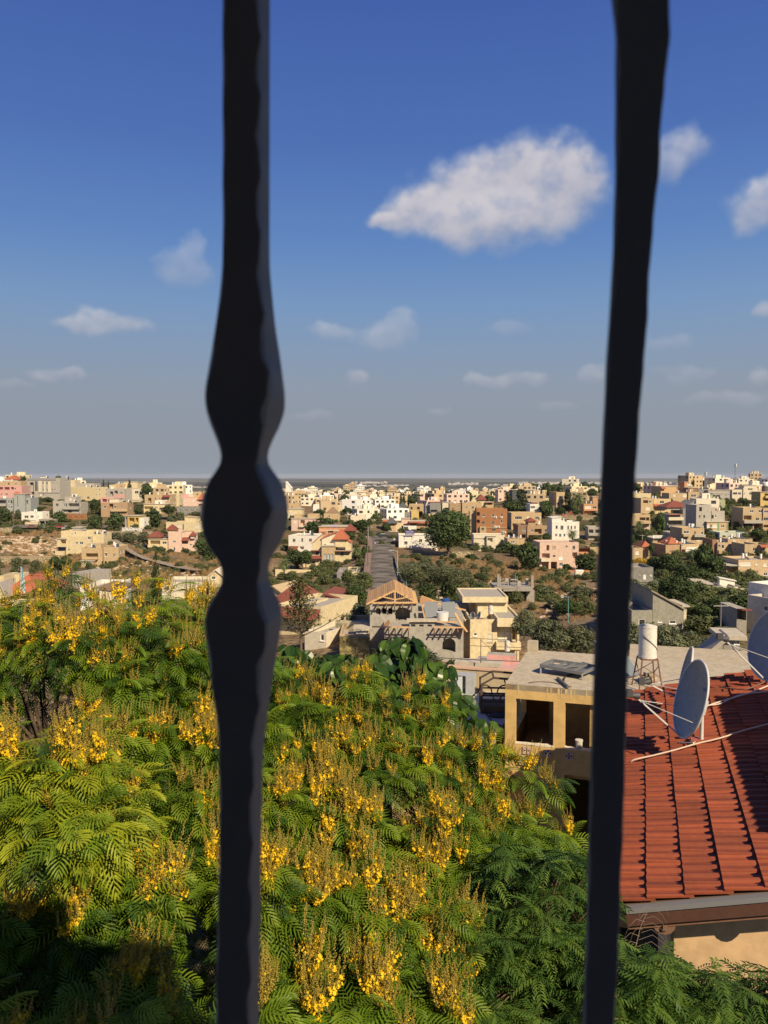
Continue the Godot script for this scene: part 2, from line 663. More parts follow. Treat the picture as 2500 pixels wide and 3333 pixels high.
func tank_mesh() -> ArrayMesh:
	if not meshes.has("tank"):
		var g := Geo.new()
		g.tube([Vector3(0, 0.5, 0), Vector3(0, 1.75, 0)], [0.33, 0.33], 10)
		var f := Geo.new()
		for s in [[-0.25, -0.25], [0.25, -0.25], [-0.25, 0.25], [0.25, 0.25]]:
			f.bx(s[0] - 0.02, 0, s[1] - 0.02, s[0] + 0.02, 0.5, s[1] + 0.02)
		var m := g.mesh()
		f.into(m)
		meshes["tank"] = m
	return meshes["tank"]

func panel_mesh() -> ArrayMesh:
	if not meshes.has("panel"):
		var g := Geo.new()
		g.box(Transform3D(Basis(Vector3.RIGHT, -0.75), Vector3(0, 0.75, 0)), Vector3(1.0, 1.9, 0.08))
		var f := Geo.new()
		f.beam(Vector3(-0.45, 0, 0.7), Vector3(-0.45, 1.4, -0.6), 0.04, 0.04)
		f.beam(Vector3(0.45, 0, 0.7), Vector3(0.45, 1.4, -0.6), 0.04, 0.04)
		f.beam(Vector3(-0.45, 0, -0.6), Vector3(-0.45, 1.4, -0.6), 0.04, 0.04)
		f.beam(Vector3(0.45, 0, -0.6), Vector3(0.45, 1.4, -0.6), 0.04, 0.04)
		var m := g.mesh()
		f.into(m)
		meshes["panel"] = m
	return meshes["panel"]

# one building; blocks are [x0, y0, x1, y1, forward, length, colour, roof, openings] with x and y read off one enlarged view
func house(called: String, label: String, cat: String, view: int, depth: float, yaw: float, blocks: Array, group := "", auto := true) -> Node3D:
	var base := -1e9
	for b in blocks:
		base = maxf(base, b[3])
	var p0 := pix(view, blocks[0][0], base)
	var a := at(p0.x, p0.y, depth)
	var turn := deg_to_rad(yaw)
	var r := Vector3(cos(turn), 0, -sin(turn))
	var n := Vector3(sin(turn), 0, cos(turn))
	var root := thing(called, a, turn, label, cat, group)
	spots.append([p0.x, pix(view, blocks[0][2], base).x, log(depth)])
	for b in blocks:
		if b[3] > base - 14 and b[4] > -20:
			for t in [0.0, 0.5, 1.0]:
				var p := pix(view, lerpf(b[0], b[2], t), base)
				sample(p.x, depth, a.y - 0.2, 0.5)
	var uv := func(x: float, y: float, off: float) -> Vector2:
		var p := pix(view, x, y)
		var d := ray(p.x, p.y)
		var q: Vector3 = d * ((a + n * off - EYE).dot(n) / d.dot(n)) + EYE - a
		return Vector2(q.dot(r), q.y)
	for b in blocks:
		var lo: Vector2 = uv.call(b[0], b[3], b[4])
		var hi: Vector2 = uv.call(b[2], b[1], b[4])
		var w := hi.x - lo.x
		var off: float = b[4]
		var ln: float = b[5] if b[5] > 0 else maxf(5.0, w * 0.8)
		var c = b[6]
		var v0 := lo.y - (5.0 if b[3] > base - 14 else 0.0)
		var h := hi.y - v0
		var g := Geo.new()
		var ops := []
		var adds := []
		for q in (b[8] if b.size() > 8 else []):
			var q0: Vector2 = uv.call(q[1], q[4], off) - Vector2(lo.x, v0)
			var q1: Vector2 = uv.call(q[3], q[2], off) - Vector2(lo.x, v0)
			var k: String = q[0]
			q0.x = maxf(q0.x, 0.03)
			q1.x = minf(q1.x, w - 0.03)
			q1.y = minf(q1.y, h - 0.05)
			if k in ["w", "s"]:
				ops.append([q0.x, q0.y, q1.x, q1.y, 0.16, 0.0, false])
			elif k in ["v", "V"]:
				ops.append([q0.x, q0.y, q1.x, q1.y, 1.7 if k == "v" else 4.0, 0.0, true])
			elif k in ["a", "g"]:
				ops.append([q0.x, q0.y, q1.x, q1.y, 0.3 if k == "g" else 2.0, 1.0, k == "a"])
			adds.append([k, q0, q1, q[5] if q.size() > 5 else ""])
		var o := Vector3(lo.x, v0, off)
		facade(g, o, Vector3.RIGHT, w, h, ops)
		# the side walls, with windows on the one that can be seen
		var cam := root.to_local(EYE) if root.is_inside_tree() else Vector3.ZERO
		for side in [1, -1]:
			var so := Vector3(lo.x + w, v0, off) if side == 1 else Vector3(lo.x, v0, off - ln)
			var ax := Vector3(0, 0, -side)
			var sops := []
			var seen := cam.x > lo.x + w + 2.0 if side == 1 else cam.x < lo.x - 2.0
			if auto and seen and ln > 4.5 and hi.y - lo.y > 2.4:
				var floors := maxi(1, int((hi.y - lo.y) / 3.0))
				for k in floors:
					var y: float = lo.y - v0 + (hi.y - lo.y) * (k + 0.36) / floors
					var m := int(ln / 3.4)
					for j in m:
						if rng.randf() < 0.55:
							var ww: float = rng.randf_range(0.8, 1.5)
							var x: float = ln * (j + 0.5) / m - ww / 2
							sops.append([x, y, x + ww, y + rng.randf_range(0.9, 1.25), 0.16, 0.0, false])
			facade(g, so, ax, ln, h, sops)
			for q in sops:
				window_part(root, so + ax * q[0] + Vector3.UP * q[1], ax, q[2] - q[0], q[3] - q[1], "w", "wh", "wh")
		facade(g, Vector3(lo.x + w, v0, off - ln), Vector3.LEFT, w, h, [])
		var roof = b[7]
		var x0 := lo.x
		var x1 := lo.x + w
		var z1 := off
		var z0 := off - ln
		var top := hi.y
		var rg := Geo.new()
		var rc = [0.40, 0.37, 0.32]
		var rname := "roof"
		if roof is String and roof == "f":
			var t := 0.22
			var dn := minf(0.55, h * 0.2)
			for q in [[x0, z1 - t, x1, z1], [x0, z0, x1, z0 + t], [x0, z0 + t, x0 + t, z1 - t], [x1 - t, z0 + t, x1, z1 - t]]:
				g.quad(Vector3(q[0], top, q[3]), Vector3(q[2], top, q[3]), Vector3(q[2], top, q[1]), Vector3(q[0], top, q[1]))
			var y := top - dn
			g.quad(Vector3(x1 - t, y, z1 - t), Vector3(x0 + t, y, z1 - t), Vector3(x0 + t, top, z1 - t), Vector3(x1 - t, top, z1 - t))
			g.quad(Vector3(x0 + t, y, z0 + t), Vector3(x1 - t, y, z0 + t), Vector3(x1 - t, top, z0 + t), Vector3(x0 + t, top, z0 + t))
			g.quad(Vector3(x0 + t, y, z1 - t), Vector3(x0 + t, y, z0 + t), Vector3(x0 + t, top, z0 + t), Vector3(x0 + t, top, z1 - t))
			g.quad(Vector3(x1 - t, y, z0 + t), Vector3(x1 - t, y, z1 - t), Vector3(x1 - t, top, z1 - t), Vector3(x1 - t, top, z0 + t))
			rg.quad(Vector3(x0 + t, y, z1 - t), Vector3(x1 - t, y, z1 - t), Vector3(x1 - t, y, z0 + t), Vector3(x0 + t, y, z0 + t))
			if auto and w > 5.0 and ln > 4.0:
				for k in rng.randi_range(0, 3):
					var tx := rng.randf_range(x0 + 0.8, x1 - 0.8)
					var tz := rng.randf_range(z0 + 1.0, z1 - 1.2)
					var tk := obj("water_tank", tank_mesh(), [mat("wh", 0.45), mat([0.2, 0.15, 0.12], 0.8)], root)
					tk.position = Vector3(tx, y, tz)
					if rng.randf() < 0.6:
						var sp := obj("solar_panel", panel_mesh(), [mat([0.05, 0.06, 0.08], 0.2), mat([0.3, 0.3, 0.3], 0.6)], root)
						sp.position = Vector3(tx + 0.9, y, tz + 0.3)
						sp.rotation.y = 0.6
		elif roof is String and roof == "n":
			rg.bx(x0 - 0.3, top, z0 - 0.3, x1 + 0.3, top + 0.22, z1 + 0.3)
			rc = [0.52, 0.47, 0.38]
		elif roof is String or roof[0] == "t":
			rc = rc if roof is String else PAL[roof[1]]
			rg.quad(Vector3(x0, top, z1), Vector3(x1, top, z1), Vector3(x1, top, z0), Vector3(x0, top, z0))
		elif roof[0] == "h":
			rc = PAL[roof[3]] if roof[3] is String else roof[3]
			hip(rg, x0 - roof[2], z0 - roof[2], x1 + roof[2], z1 + roof[2], top, roof[1])
		elif roof[0] == "g":      # gable towards the camera
			rc = PAL[roof[3]] if roof[3] is String else roof[3]
			var mid := (x0 + x1) / 2
			g.tri(Vector3(x0, top, z1), Vector3(x1, top, z1), Vector3(mid, top + roof[1], z1))
			for s in [-1, 1]:
				var eave := Vector3(mid + s * (w / 2 + roof[2]), top - roof[1] * roof[2] / (w / 2), 0)
				var rd := Vector3(mid, top + roof[1] + 0.03, 0)
				rg.box(slab(eave + Vector3(0, 0, z1 + roof[2]), rd + Vector3(0, 0, z1 + roof[2]), rd + Vector3(0, 0, z0 - roof[2])), Vector3(eave.distance_to(rd), 0.16, ln + 2 * roof[2]))
		elif roof[0] == "s":      # one slope: rises at the left and right ends of the front
			rc = PAL[roof[3]] if roof[3] is String else roof[3]
			var ya := top + float(roof[1])
			var yb := top + float(roof[2])
			g.quad(Vector3(x0, top, z1), Vector3(x1, top, z1), Vector3(x1, yb, z1), Vector3(x0, ya, z1))
			g.quad(Vector3(x1, top, z1), Vector3(x1, top, z0), Vector3(x1, yb, z0), Vector3(x1, yb, z1))
			g.quad(Vector3(x0, top, z0), Vector3(x0, top, z1), Vector3(x0, ya, z1), Vector3(x0, ya, z0))
			var ov := 0.25
			var A := Vector3(x0 - ov, ya + 0.12, z1 + ov)
			var B := Vector3(x1 + ov, yb + 0.12, z1 + ov)
			var C := Vector3(x1 + ov, yb + 0.12, z0 - ov)
			rg.box(slab(A, B, C), Vector3(A.distance_to(B), 0.2, B.distance_to(C)))
		obj("wall", g, mat(c, 0.92, "wall", 0.22), root)
		obj(rname, rg, mat(rc, 0.9, "wall", 0.35), root)
		for q in adds:
			var q0: Vector2 = q[1]
			var q1: Vector2 = q[2]
			var ww := q1.x - q0.x
			var hh := q1.y - q0.y
			var u := lo.x + q0.x
			var y := v0 + q0.y
			var cc = q[3]
			var pg := Geo.new()
			match q[0]:
				"w", "s":
					window_part(root, Vector3(u, y, off), Vector3.RIGHT, ww, hh, q[0], "wh" if rng.randf() < 0.6 else "gl", cc if cc else "cw")
				"g":
					pg.bx(u, y, off - 0.26, u + ww, y + hh, off - 0.22)
					obj("pane", pg, mat([0.30, 0.36, 0.38], 0.15, "glass"), root)
					var mg := Geo.new()
					mg.bx(u + ww / 2 - 0.05, y, off - 0.215, u + ww / 2 + 0.05, y + hh, off - 0.16)
					mg.bx(u, y + hh * 0.55, off - 0.215, u + ww, y + hh * 0.55 + 0.09, off - 0.165)
					obj("window_frame", mg, mat("wh", 0.6), root)
				"p":
					pg.bx(u, y, off + 0.003, u + ww, y + hh, off + 0.09)
					obj("wall_panel", pg, mat(cc, 0.85, "wall", 0.3), root)
				"b":
					pg.bx(u, y, off + 0.003, u + ww, y + hh, off + 0.22)
					obj("cornice", pg, mat(cc, 0.85), root)
				"c":
					pg.bx(u, y - 0.18, off + 0.003, u + ww, y, off + 1.25)
					pg.bx(u, y, off + 1.12, u + ww, y + hh, off + 1.25)
					pg.bx(u, y, off + 0.003, u + 0.13, y + hh, off + 1.117)
					pg.bx(u + ww - 0.13, y, off + 0.003, u + ww, y + hh, off + 1.117)
					obj("balcony", pg, mat(cc if cc else c, 0.9, "wall", 0.3), root)
				"A":
					var p := Vector3(u, y, off + 1.4)
					pg.box(slab(p, p + Vector3(ww, 0, 0), Vector3(u + ww, y + hh, off - 0.0)), Vector3(ww, 0.14, Vector2(1.4, hh).length()))
					obj("awning", pg, mat(cc if cc else "rd", 0.85, "wall", 0.5), root)
				"x":
					pg.bx(u, y, off + 0.003, u + ww, y + hh, off + 0.38)
					var ac := obj("air_conditioner", pg, mat("wh", 0.5), root)
					var fan := Geo.new()
					fan.tube([Vector3(u + ww * 0.4, y + hh / 2, off + 0.385), Vector3(u + ww * 0.4, y + hh / 2, off + 0.40)], [hh * 0.38, hh * 0.38], 10)
					obj("fan_grille", fan, mat([0.06, 0.06, 0.06], 0.7), ac)
	return root

# a thin box lies with its front edge a-b and reaches to c (the far right corner)
func slab(a: Vector3, b: Vector3, c: Vector3) -> Transform3D:
	var x := (b - a).normalized()
	var z := (b - c).normalized()
	var y := z.cross(x).normalized()
	if y.y < 0:
		y = -y
	z = x.cross(y)
	return Transform3D(Basis(x, y, z), (a + c) / 2)

func wall_thing(called: String, label: String, cat: String, view: int, x0: float, y0a: float, x1: float, y0b: float, y1: float, depth: float, depth2: float, thick: float, c, bump := "rough") -> void:
	var a := pix(view, x0, y1)
	var b := pix(view, x1, y1)
	var ta := pix(view, x0, y0a)
	var tb := pix(view, x1, y0b)
	var A := at(a.x, a.y, depth)
	var B := at(b.x, b.y, depth2)
	var TA := at(ta.x, ta.y, depth)
	var TB := at(tb.x, tb.y, depth2)
	A.y -= 3.0
	B.y -= 3.0
	sample(a.x, depth, A.y + 2.6, 0.6)
	sample(b.x, depth2, B.y + 2.6, 0.6)
	var n := Vector3(B.z - A.z, 0, A.x - B.x).normalized() * thick   # away from the camera
	if n.z > 0:
		n = -n
	var g := Geo.new()
	A = Vector3(TA.x, A.y, TA.z)
	B = Vector3(TB.x, B.y, TB.z)
	g.quad(A, B, TB, TA)
	g.quad(B + n, A + n, TA + n, TB + n)
	g.quad(TA, TB, TB + n, TA + n)
	g.quad(B, B + n, TB + n, TB)
	g.quad(A + n, A, TA, TA + n)
	tag(obj(called, g, mat(c, 0.95, bump, 0.35)), label, cat)

# ---------------------------------------------------------------- trees
func leaf_card(g: Geo, p: Vector3, n: Vector3, s: float, tilt: float) -> void:
	var a := n.cross(Vector3(rng.randf_range(-1, 1), rng.randf_range(-1, 1), rng.randf_range(-1, 1))).normalized()
	var b := n.cross(a).normalized()
	var l := s * rng.randf_range(0.7, 1.4)
	var w := l * tilt
	var up := n * l * 0.22
	var k := g.vert(p - a * l, (n - a * 0.35).normalized())
	g.vert(p + b * w + up, (n + b * 0.3).normalized())
	g.vert(p + a * l, (n + a * 0.35).normalized())
	g.vert(p - b * w + up, (n - b * 0.3).normalized())
	g.ix.append_array([k, k + 1, k + 2, k, k + 2, k + 3])

func crown_mesh(kind: String, variant: int, fine: int) -> ArrayMesh:
	var key := "crown %s %d %d" % [kind, variant, fine]
	if meshes.has(key):
		return meshes[key]
	rng.seed = hash(key)
	var g := Geo.new()
	g.tint = true
	var count: int = [1700, 5200, 12000][fine]
	var size: float = [0.058, 0.036, 0.0225][fine]
	var clumps := []
	if kind == "cypress":
		for k in 26:
			var y := rng.randf_range(0.03, 0.97)
			var r := 0.42 * pow(1.0 - y, 0.6) * minf(1.0, y * 7.0 + 0.45)
			clumps.append([Vector3(rng.randf_range(-0.4, 0.4) * r, y, rng.randf_range(-0.4, 0.4) * r), Vector3(r * 0.85 + 0.05, 0.09, r * 0.85 + 0.05)])
	elif kind == "pine":
		for k in 30:
			var y := rng.randf_range(0.08, 0.96)
			var r := 0.48 * (1.0 - y * 0.82)
			var a := rng.randf() * TAU
			clumps.append([Vector3(cos(a) * r * 0.62, y, sin(a) * r * 0.62), Vector3(r * 0.45 + 0.03, 0.055, r * 0.45 + 0.03)])
	else:
		var num := 40
		for k in num:
			var y := 1.0 - 1.92 * (k + 0.5) / num
			var fl := sqrt(1.0 - y * y) * rng.randf_range(0.75, 1.08)
			var d := Vector3(cos(k * 2.4) * fl, y, sin(k * 2.4) * fl) * rng.randf_range(0.72, 1.05)
			if k % 4 == 3:
				d *= 0.45
			var r := rng.randf_range(0.10, 0.19)
			clumps.append([Vector3(d.x * 0.36, 0.5 + d.y * 0.36, d.z * 0.36), Vector3(r, r * 0.85, r)])
	var tot := 0.0
	for q in clumps:
		tot += q[1].x * q[1].y
	for q in clumps:
		var shade := rng.randf_range(0.72, 1.25)
		var warm := rng.randf_range(-0.08, 0.14)
		var m := int(count * q[1].x * q[1].y / tot)
		for k in m:
			var d := Vector3(rng.randfn(), rng.randfn(), rng.randfn()).normalized()
			if d.y < -0.3 and rng.randf() < 0.5:
				d.y = -d.y
			var lump := 1.0 + 0.22 * sin(d.x * 9.0 + shade * 40.0) * sin(d.y * 8.0) + 0.15 * sin(d.z * 13.0)
			var p: Vector3 = q[0] + d * q[1] * lump * rng.randf_range(0.72, 1.08)
			var s := shade * rng.randf_range(0.8, 1.22)
			g.col = Color(s * (1.0 + warm), s, s * (1.0 - warm))
			leaf_card(g, p, (d + Vector3(rng.randfn(), rng.randfn(), rng.randfn()) * 0.45).normalized(), size, 0.34 if kind != "broad" else 0.55)
	meshes[key] = g.mesh()
	return meshes[key]

func trunk_mesh(variant: int) -> ArrayMesh:
	var key := "trunk %d" % variant
	if not meshes.has(key):
		rng.seed = hash(key)
		var g := Geo.new()
		var top := Vector3(rng.randf_range(-0.04, 0.04), 0.36, rng.randf_range(-0.04, 0.04))
		g.tube([Vector3(0, -0.12, 0), Vector3(0.01, 0.12, 0), top], [0.045, 0.034, 0.026], 7)
		for k in 6:
			var a := TAU * k / 6 + rng.randf()
			var e := Vector3(cos(a) * 0.24, rng.randf_range(0.52, 0.85), sin(a) * 0.24)
			g.tube([top, top.lerp(e, 0.5) + Vector3(0, 0.05, 0), e], [0.02, 0.013, 0.005], 5)
		meshes[key] = g.mesh()
	return meshes[key]

func palm_mesh(variant: int) -> ArrayMesh:
	var key := "palm %d" % variant
	if not meshes.has(key):
		rng.seed = hash(key)
		var g := Geo.new()
		g.tint = true
		for k in 44:
			var a := TAU * k / 44 * 5.0 + rng.randf() * 0.4
			var lift := lerpf(1.25, -0.7, k / 43.0)
			var out := Vector3(cos(a), 0, sin(a))
			var side := Vector3(-sin(a), 0, cos(a))
			var p := Vector3.ZERO
			var el := lift
			var last := p
			var s := rng.randf_range(0.8, 1.2)
			g.col = Color(s, s, s * 0.9) if k < 36 else Color(2.2, 1.5, 0.8)
			for i in 12:
				p += (out * cos(el) + Vector3.UP * sin(el)) * 0.045
				el -= 0.13
				var ll := 0.13 * sin(PI * (i + 1.5) / 13.5)
				var along := (p - last).normalized()
				for q in [-1, 1]:
					for h in 2:
						var o := last.lerp(p, h * 0.5)
						var tip: Vector3 = o + side * q * ll * 0.85 + along * ll * 0.6 + Vector3.DOWN * ll * 0.35
						g.tri(o, o + along * 0.018, tip)
				g.quad(last - side * 0.004, last + side * 0.004, p + side * 0.004, p - side * 0.004)
				last = p
		meshes[key] = g.mesh()
	return meshes[key]

func leaf_mat(c: Array, shine := 0.5) -> StandardMaterial3D:
	var key := "crownmat %s %s" % [c, shine]
	if not mats.has(key):
		var m := StandardMaterial3D.new()
		m.albedo_color = lin(c)
		m.vertex_color_use_as_albedo = true
		m.cull_mode = BaseMaterial3D.CULL_DISABLED
		m.roughness = shine
		m.metallic_specular = 0.3
		m.backlight_enabled = true
		m.backlight = Color(0.4, 0.46, 0.2)
		mats[key] = m
	return mats[key]

func tree(view: int, kind: String, x: float, y0: float, y1: float, w: float, depth: float, label: String, group := "") -> void:
	var p := pix(view, x, y1)
	var q := pix(view, x, y0)
	var base := at(p.x, p.y, depth)
	var h := at(q.x, q.y, depth).y - base.y
	var wide: float = w / VIEWS[view][2] * depth / F
	sample(p.x, depth, base.y - 0.2, 0.3 if depth > 140.0 else 0.04)
	var name_of: String = {"o": "olive_tree", "b": "broadleaf_tree", "c": "cypress_tree", "p": "pine_tree", "d": "palm_tree", "u": "bush", "y": "flowering_bush"}[kind]
	var t := thing(name_of, base, 0.0, label, "bush" if kind in ["u", "y"] else "palm" if kind == "d" else "tree", group)
	var k := rng.randi() % 3
	var px := wide / depth * F
	var fine := 0 if px < 75 else 1 if px < 150 else 2
	var turn := rng.randf() * TAU
	if kind == "d":
		var tr := Geo.new()
		tr.tube([Vector3(0, -1.0, 0), Vector3(wide * 0.02, h * 0.4, 0), Vector3(0, h * 0.72, 0)], [wide * 0.05, wide * 0.04, wide * 0.045], 8)
		obj("trunk", tr, mat([0.17, 0.12, 0.08], 0.95, "rough", 1.0), t)
		var c := obj("crown", palm_mesh(k), leaf_mat([0.13, 0.17, 0.07]), t)
		c.position = Vector3(0, h * 0.70, 0)
		c.scale = Vector3.ONE * wide * 1.02
		c.rotation.y = turn
		return
	var low := 0.0 if kind in ["u", "y", "c"] else 0.02 if px > 60 else 0.06
	var col: Array = {"o": [0.14, 0.155, 0.085], "b": [0.062, 0.092, 0.03], "c": [0.042, 0.065, 0.024], "p": [0.055, 0.07, 0.034], "u": [0.085, 0.105, 0.042], "y": [0.45, 0.30, 0.03]}[kind]
	var tone: float = [0.85, 1.0, 1.22][rng.randi() % 3]
	col = [col[0] * tone, col[1] * tone, col[2] * tone]
	if kind != "u" and kind != "y":
		var tr := obj("trunk", trunk_mesh(k), mat([0.13, 0.095, 0.065], 0.95), t)
		tr.scale = Vector3(minf(wide, h), h, minf(wide, h))
		tr.rotation.y = turn
	var c := obj("crown", crown_mesh({"o": "olive", "b": "broad", "c": "cypress", "p": "pine", "u": "broad", "y": "broad"}[kind], k, fine), leaf_mat(col), t)
	c.scale = Vector3(wide * 1.06, h * (1.0 - low) * 1.08, wide * 1.06)
	c.position.y = h * low - h * 0.06
	c.rotation.y = turn
	rng.seed = hash(label) % 100000

func build_left_ridge() -> void:
	house("apartment_building", "grey four storey apartment block with tall glass strip on the left ridge", "building", 8, 470, -4, [[425, 122, 920, 475, 0, 14, "gl", "f", [["w", 540, 170, 580, 330], ["w", 655, 180, 676, 216], ["w", 655, 285, 676, 320], ["w", 715, 183, 736, 216], ["w", 715, 285, 736, 322], ["w", 795, 183, 818, 216], ["w", 795, 285, 818, 322], ["w", 838, 190, 855, 216], ["w", 838, 282, 855, 316], ["w", 878, 185, 890, 205], ["w", 878, 285, 890, 305], ["p", 600, 165, 640, 340, "cw"], ["p", 680, 180, 702, 345, "cw"], ["p", 742, 180, 782, 345, "cw"], ["b", 425, 125, 865, 158, "gr"], ["s", 620, 362, 642, 400], ["w", 665, 365, 685, 400], ["v", 485, 335, 530, 385], ["v", 460, 190, 520, 330], ["b", 596, 344, 920, 356, "gr"]]], [215, 395, 425, 455, 2, 8, "cw", "f"]])
	house("pink_house", "pink house with open upper veranda at the far left of the ridge", "house", 8, 445, 3, [[-60, 245, 335, 425, 0, 12, "pk", "f", [["v", -30, 262, 45, 300], ["v", 68, 262, 148, 305], ["v", 170, 262, 215, 300], ["w", 226, 270, 246, 305], ["w", 12, 360, 32, 382], ["w", 86, 360, 120, 382], ["A", 230, 335, 305, 368, "rd"]]]])
	house("grey_house", "blue grey modern house with tall ribbed stair tower", "house", 8, 402, 2, [[110, 430, 475, 612, 0, 10, "bg", "f", [["w", 125, 462, 150, 515], ["w", 165, 462, 190, 515], ["w", 198, 462, 213, 515], ["v", 370, 465, 430, 520], ["w", 130, 550, 150, 595], ["w", 170, 550, 190, 595]]], [215, 375, 385, 612, 1.6, 6, "bg", "n", [["w", 265, 395, 281, 580], ["p", 325, 395, 335, 580, "gl"]]], [-60, 440, 110, 612, -1, 9, "gr", "f", [["v", -20, 465, 90, 510], ["c", -40, 520, 105, 550, "gl"]]]])
	house("white_house", "small white house with two wide windows above the left street", "house", 8, 386, -3, [[335, 650, 555, 880, 0, 9, "wh", "f", [["w", 378, 700, 440, 740], ["w", 468, 700, 520, 736], ["b", 335, 772, 555, 782, "gl"]]], [555, 645, 655, 880, -2, 7, "wh", "f", [["w", 578, 700, 598, 740]]]])
	house("garage", "low grey carport with a parked white car below the white house", "garage", 8, 380, 0, [[600, 765, 860, 900, 0, 8, "co", "n", [["V", 612, 786, 690, 895], ["V", 700, 786, 800, 895]]], [385, 800, 600, 900, -1, 6, "tn", "f", [["b", 395, 815, 590, 830, "cw"]]]], "", false)
	house("grey_house", "grey house with long balcony and a white roof room on the left slope", "house", 8, 396, -2, [[820, 480, 975, 665, 0, 9, "gl", "f", [["w", 862, 515, 905, 555]]], [975, 500, 1245, 665, -0.6, 9, "gl", "f", [["w", 985, 512, 1003, 562], ["w", 1012, 512, 1036, 562], ["v", 1058, 512, 1225, 562], ["c", 975, 568, 1242, 600, "gl"], ["v", 1050, 610, 1110, 655]]], [1000, 412, 1170, 500, -3, 6, "gl", "f", [["s", 1070, 428, 1105, 480]]]])
	house("cream_house", "big cream cube of a house with stained blank wall on the left ridge", "house", 8, 492, -14, [[1080, 265, 1460, 500, 0, 14, "cr", "f", [["w", 1345, 410, 1380, 438], ["w", 1230, 408, 1255, 417], ["w", 1268, 408, 1285, 417]]]])
	house("cream_house", "pale low house with solar tanks behind the stained cream cube", "house", 8, 545, 0, [[1045, 155, 1155, 300, 0, 10, "cr", "f", [["s", 1098, 205, 1115, 235]]], [1155, 205, 1460, 300, -1, 12, "gl", "f", [["p", 1180, 180, 1290, 204, "cw"]]]])
	house("tan_house", "flat tan house just behind the pink veranda house", "house", 8, 500, 0, [[75, 172, 320, 300, 0, 12, "tn", "f", [["w", 120, 195, 150, 225], ["w", 230, 200, 255, 230]]], [-30, 182, 75, 300, 1, 10, "tn", "f"]])
	house("red_roof_house", "house with red hipped roof at the top left of the ridge", "house", 8, 570, 0, [[75, 145, 275, 230, 0, 10, "cw", ["h", 3.2, 0.6, "rd"]]])
	house("unfinished_house", "long grey and pale house with raw concrete wall beside the large ridge tree", "house", 9, 472, -3, [[-20, 290, 278, 475, 0, 12, "gl", "f", [["v", 38, 330, 88, 400], ["v", 108, 318, 158, 370], ["w", 196, 335, 232, 368], ["p", 92, 376, 275, 432, "pk"]]], [278, 285, 374, 495, 0.5, 12, "co", "f"], [374, 288, 495, 495, 0, 12, "cw", "f", [["w", 422, 322, 480, 363], ["b", 374, 455, 495, 470, "tn"]]]])
	house("brown_house", "brown house with curved balcony and pink roof room", "house", 9, 395, 3, [[-100, 502, 310, 660, 0, 11, "tb", "f", [["w", -60, 550, -20, 588], ["v", 28, 520, 90, 592], ["w", 100, 550, 136, 588], ["w", 208, 555, 238, 588], ["c", 60, 598, 312, 632, "tn"]]], [-105, 425, 95, 502, -2, 8, "pk", "f", [["v", -80, 445, -10, 492]]], [30, 442, 180, 502, -1, 7, "cw", "n"]])
	house("beige_house", "beige two storey house with a dark red awning on its upper right", "house", 9, 430, 0, [[575, 380, 970, 560, 0, 12, "tn", "f", [["v", 625, 430, 676, 508], ["w", 733, 425, 750, 455], ["w", 788, 425, 806, 455], ["s", 880, 435, 920, 476], ["A", 852, 388, 985, 420, "dr"]]]])
	house("cream_house", "narrow bright cream house right of the beige house with awning", "house", 9, 448, 0, [[970, 362, 1108, 560, 0, 10, "cr", "f", [["w", 1035, 440, 1052, 470]]]])
	house("cream_house", "low cream house with deep dark porch below the beige house", "house", 9, 408, 0, [[560, 528, 930, 650, 0, 9, "cr", "n", [["v", 566, 560, 706, 602], ["w", 728, 568, 775, 584], ["w", 800, 578, 842, 616]]], [735, 470, 845, 528, -2, 6, "wh", "f", [["w", 785, 490, 812, 525]]]])
	house("pink_house", "pink house with shaded side wall and red roofed porch near the turned bar", "house", 9, 405, 10, [[1170, 432, 1400, 620, 0, 11, "pl", "f", [["s", 1185, 457, 1215, 492], ["s", 1310, 455, 1345, 492]]], [1140, 375, 1330, 432, -4, 8, "pk", "f", [["p", 1255, 345, 1325, 410, "cw"]]], [1330, 338, 1450, 432, -5, 8, "tn", "f", [["w", 1372, 362, 1400, 390]]], [1400, 452, 1508, 620, 0.3, 8, "pl", ["h", 3.0, 0.5, "rd"], [["v", 1405, 458, 1495, 488], ["v", 1405, 522, 1470, 560]]]])
	house("cream_house", "cream house with pitched cream roof and a dark pine before it on the ridge", "house", 9, 525, 0, [[245, 192, 465, 310, 0, 11, "cr", ["s", 0.3, 0.0, "cw"]], [112, 215, 268, 310, 1, 10, "tn", "f", [["w", 200, 240, 225, 268]]], [28, 228, 112, 310, 2, 8, "cr", "f"]])
	house("yellow_house", "small house with yellow framed balconies between the street trees", "house", 9, 366, -6, [[310, 712, 480, 892, 0, 9, "ye", "n", [["v", 330, 735, 415, 800], ["v", 432, 735, 475, 800], ["w", 345, 850, 400, 882], ["v", 432, 850, 475, 880]]], [480, 735, 560, 892, -1, 8, "wh", "f"], [270, 712, 310, 892, -1, 7, "gl", "n"]])
	house("cream_villa", "cream villa with two wide white shutters behind the pink turret villa", "house", 9, 372, -3, [[905, 802, 1178, 1050, 0, 11, "cr", "f", [["s", 1070, 840, 1155, 902], ["p", 975, 860, 1016, 902, "cw"]]], [1178, 808, 1480, 1050, 1.2, 11, "cr", "f", [["s", 1350, 850, 1448, 906], ["w", 1385, 965, 1422, 1005], ["b", 1180, 930, 1345, 945, "tn"]]], [1190, 742, 1370, 808, -3, 7, "cr", ["s", 0.7, 0.1, "tn"]]])
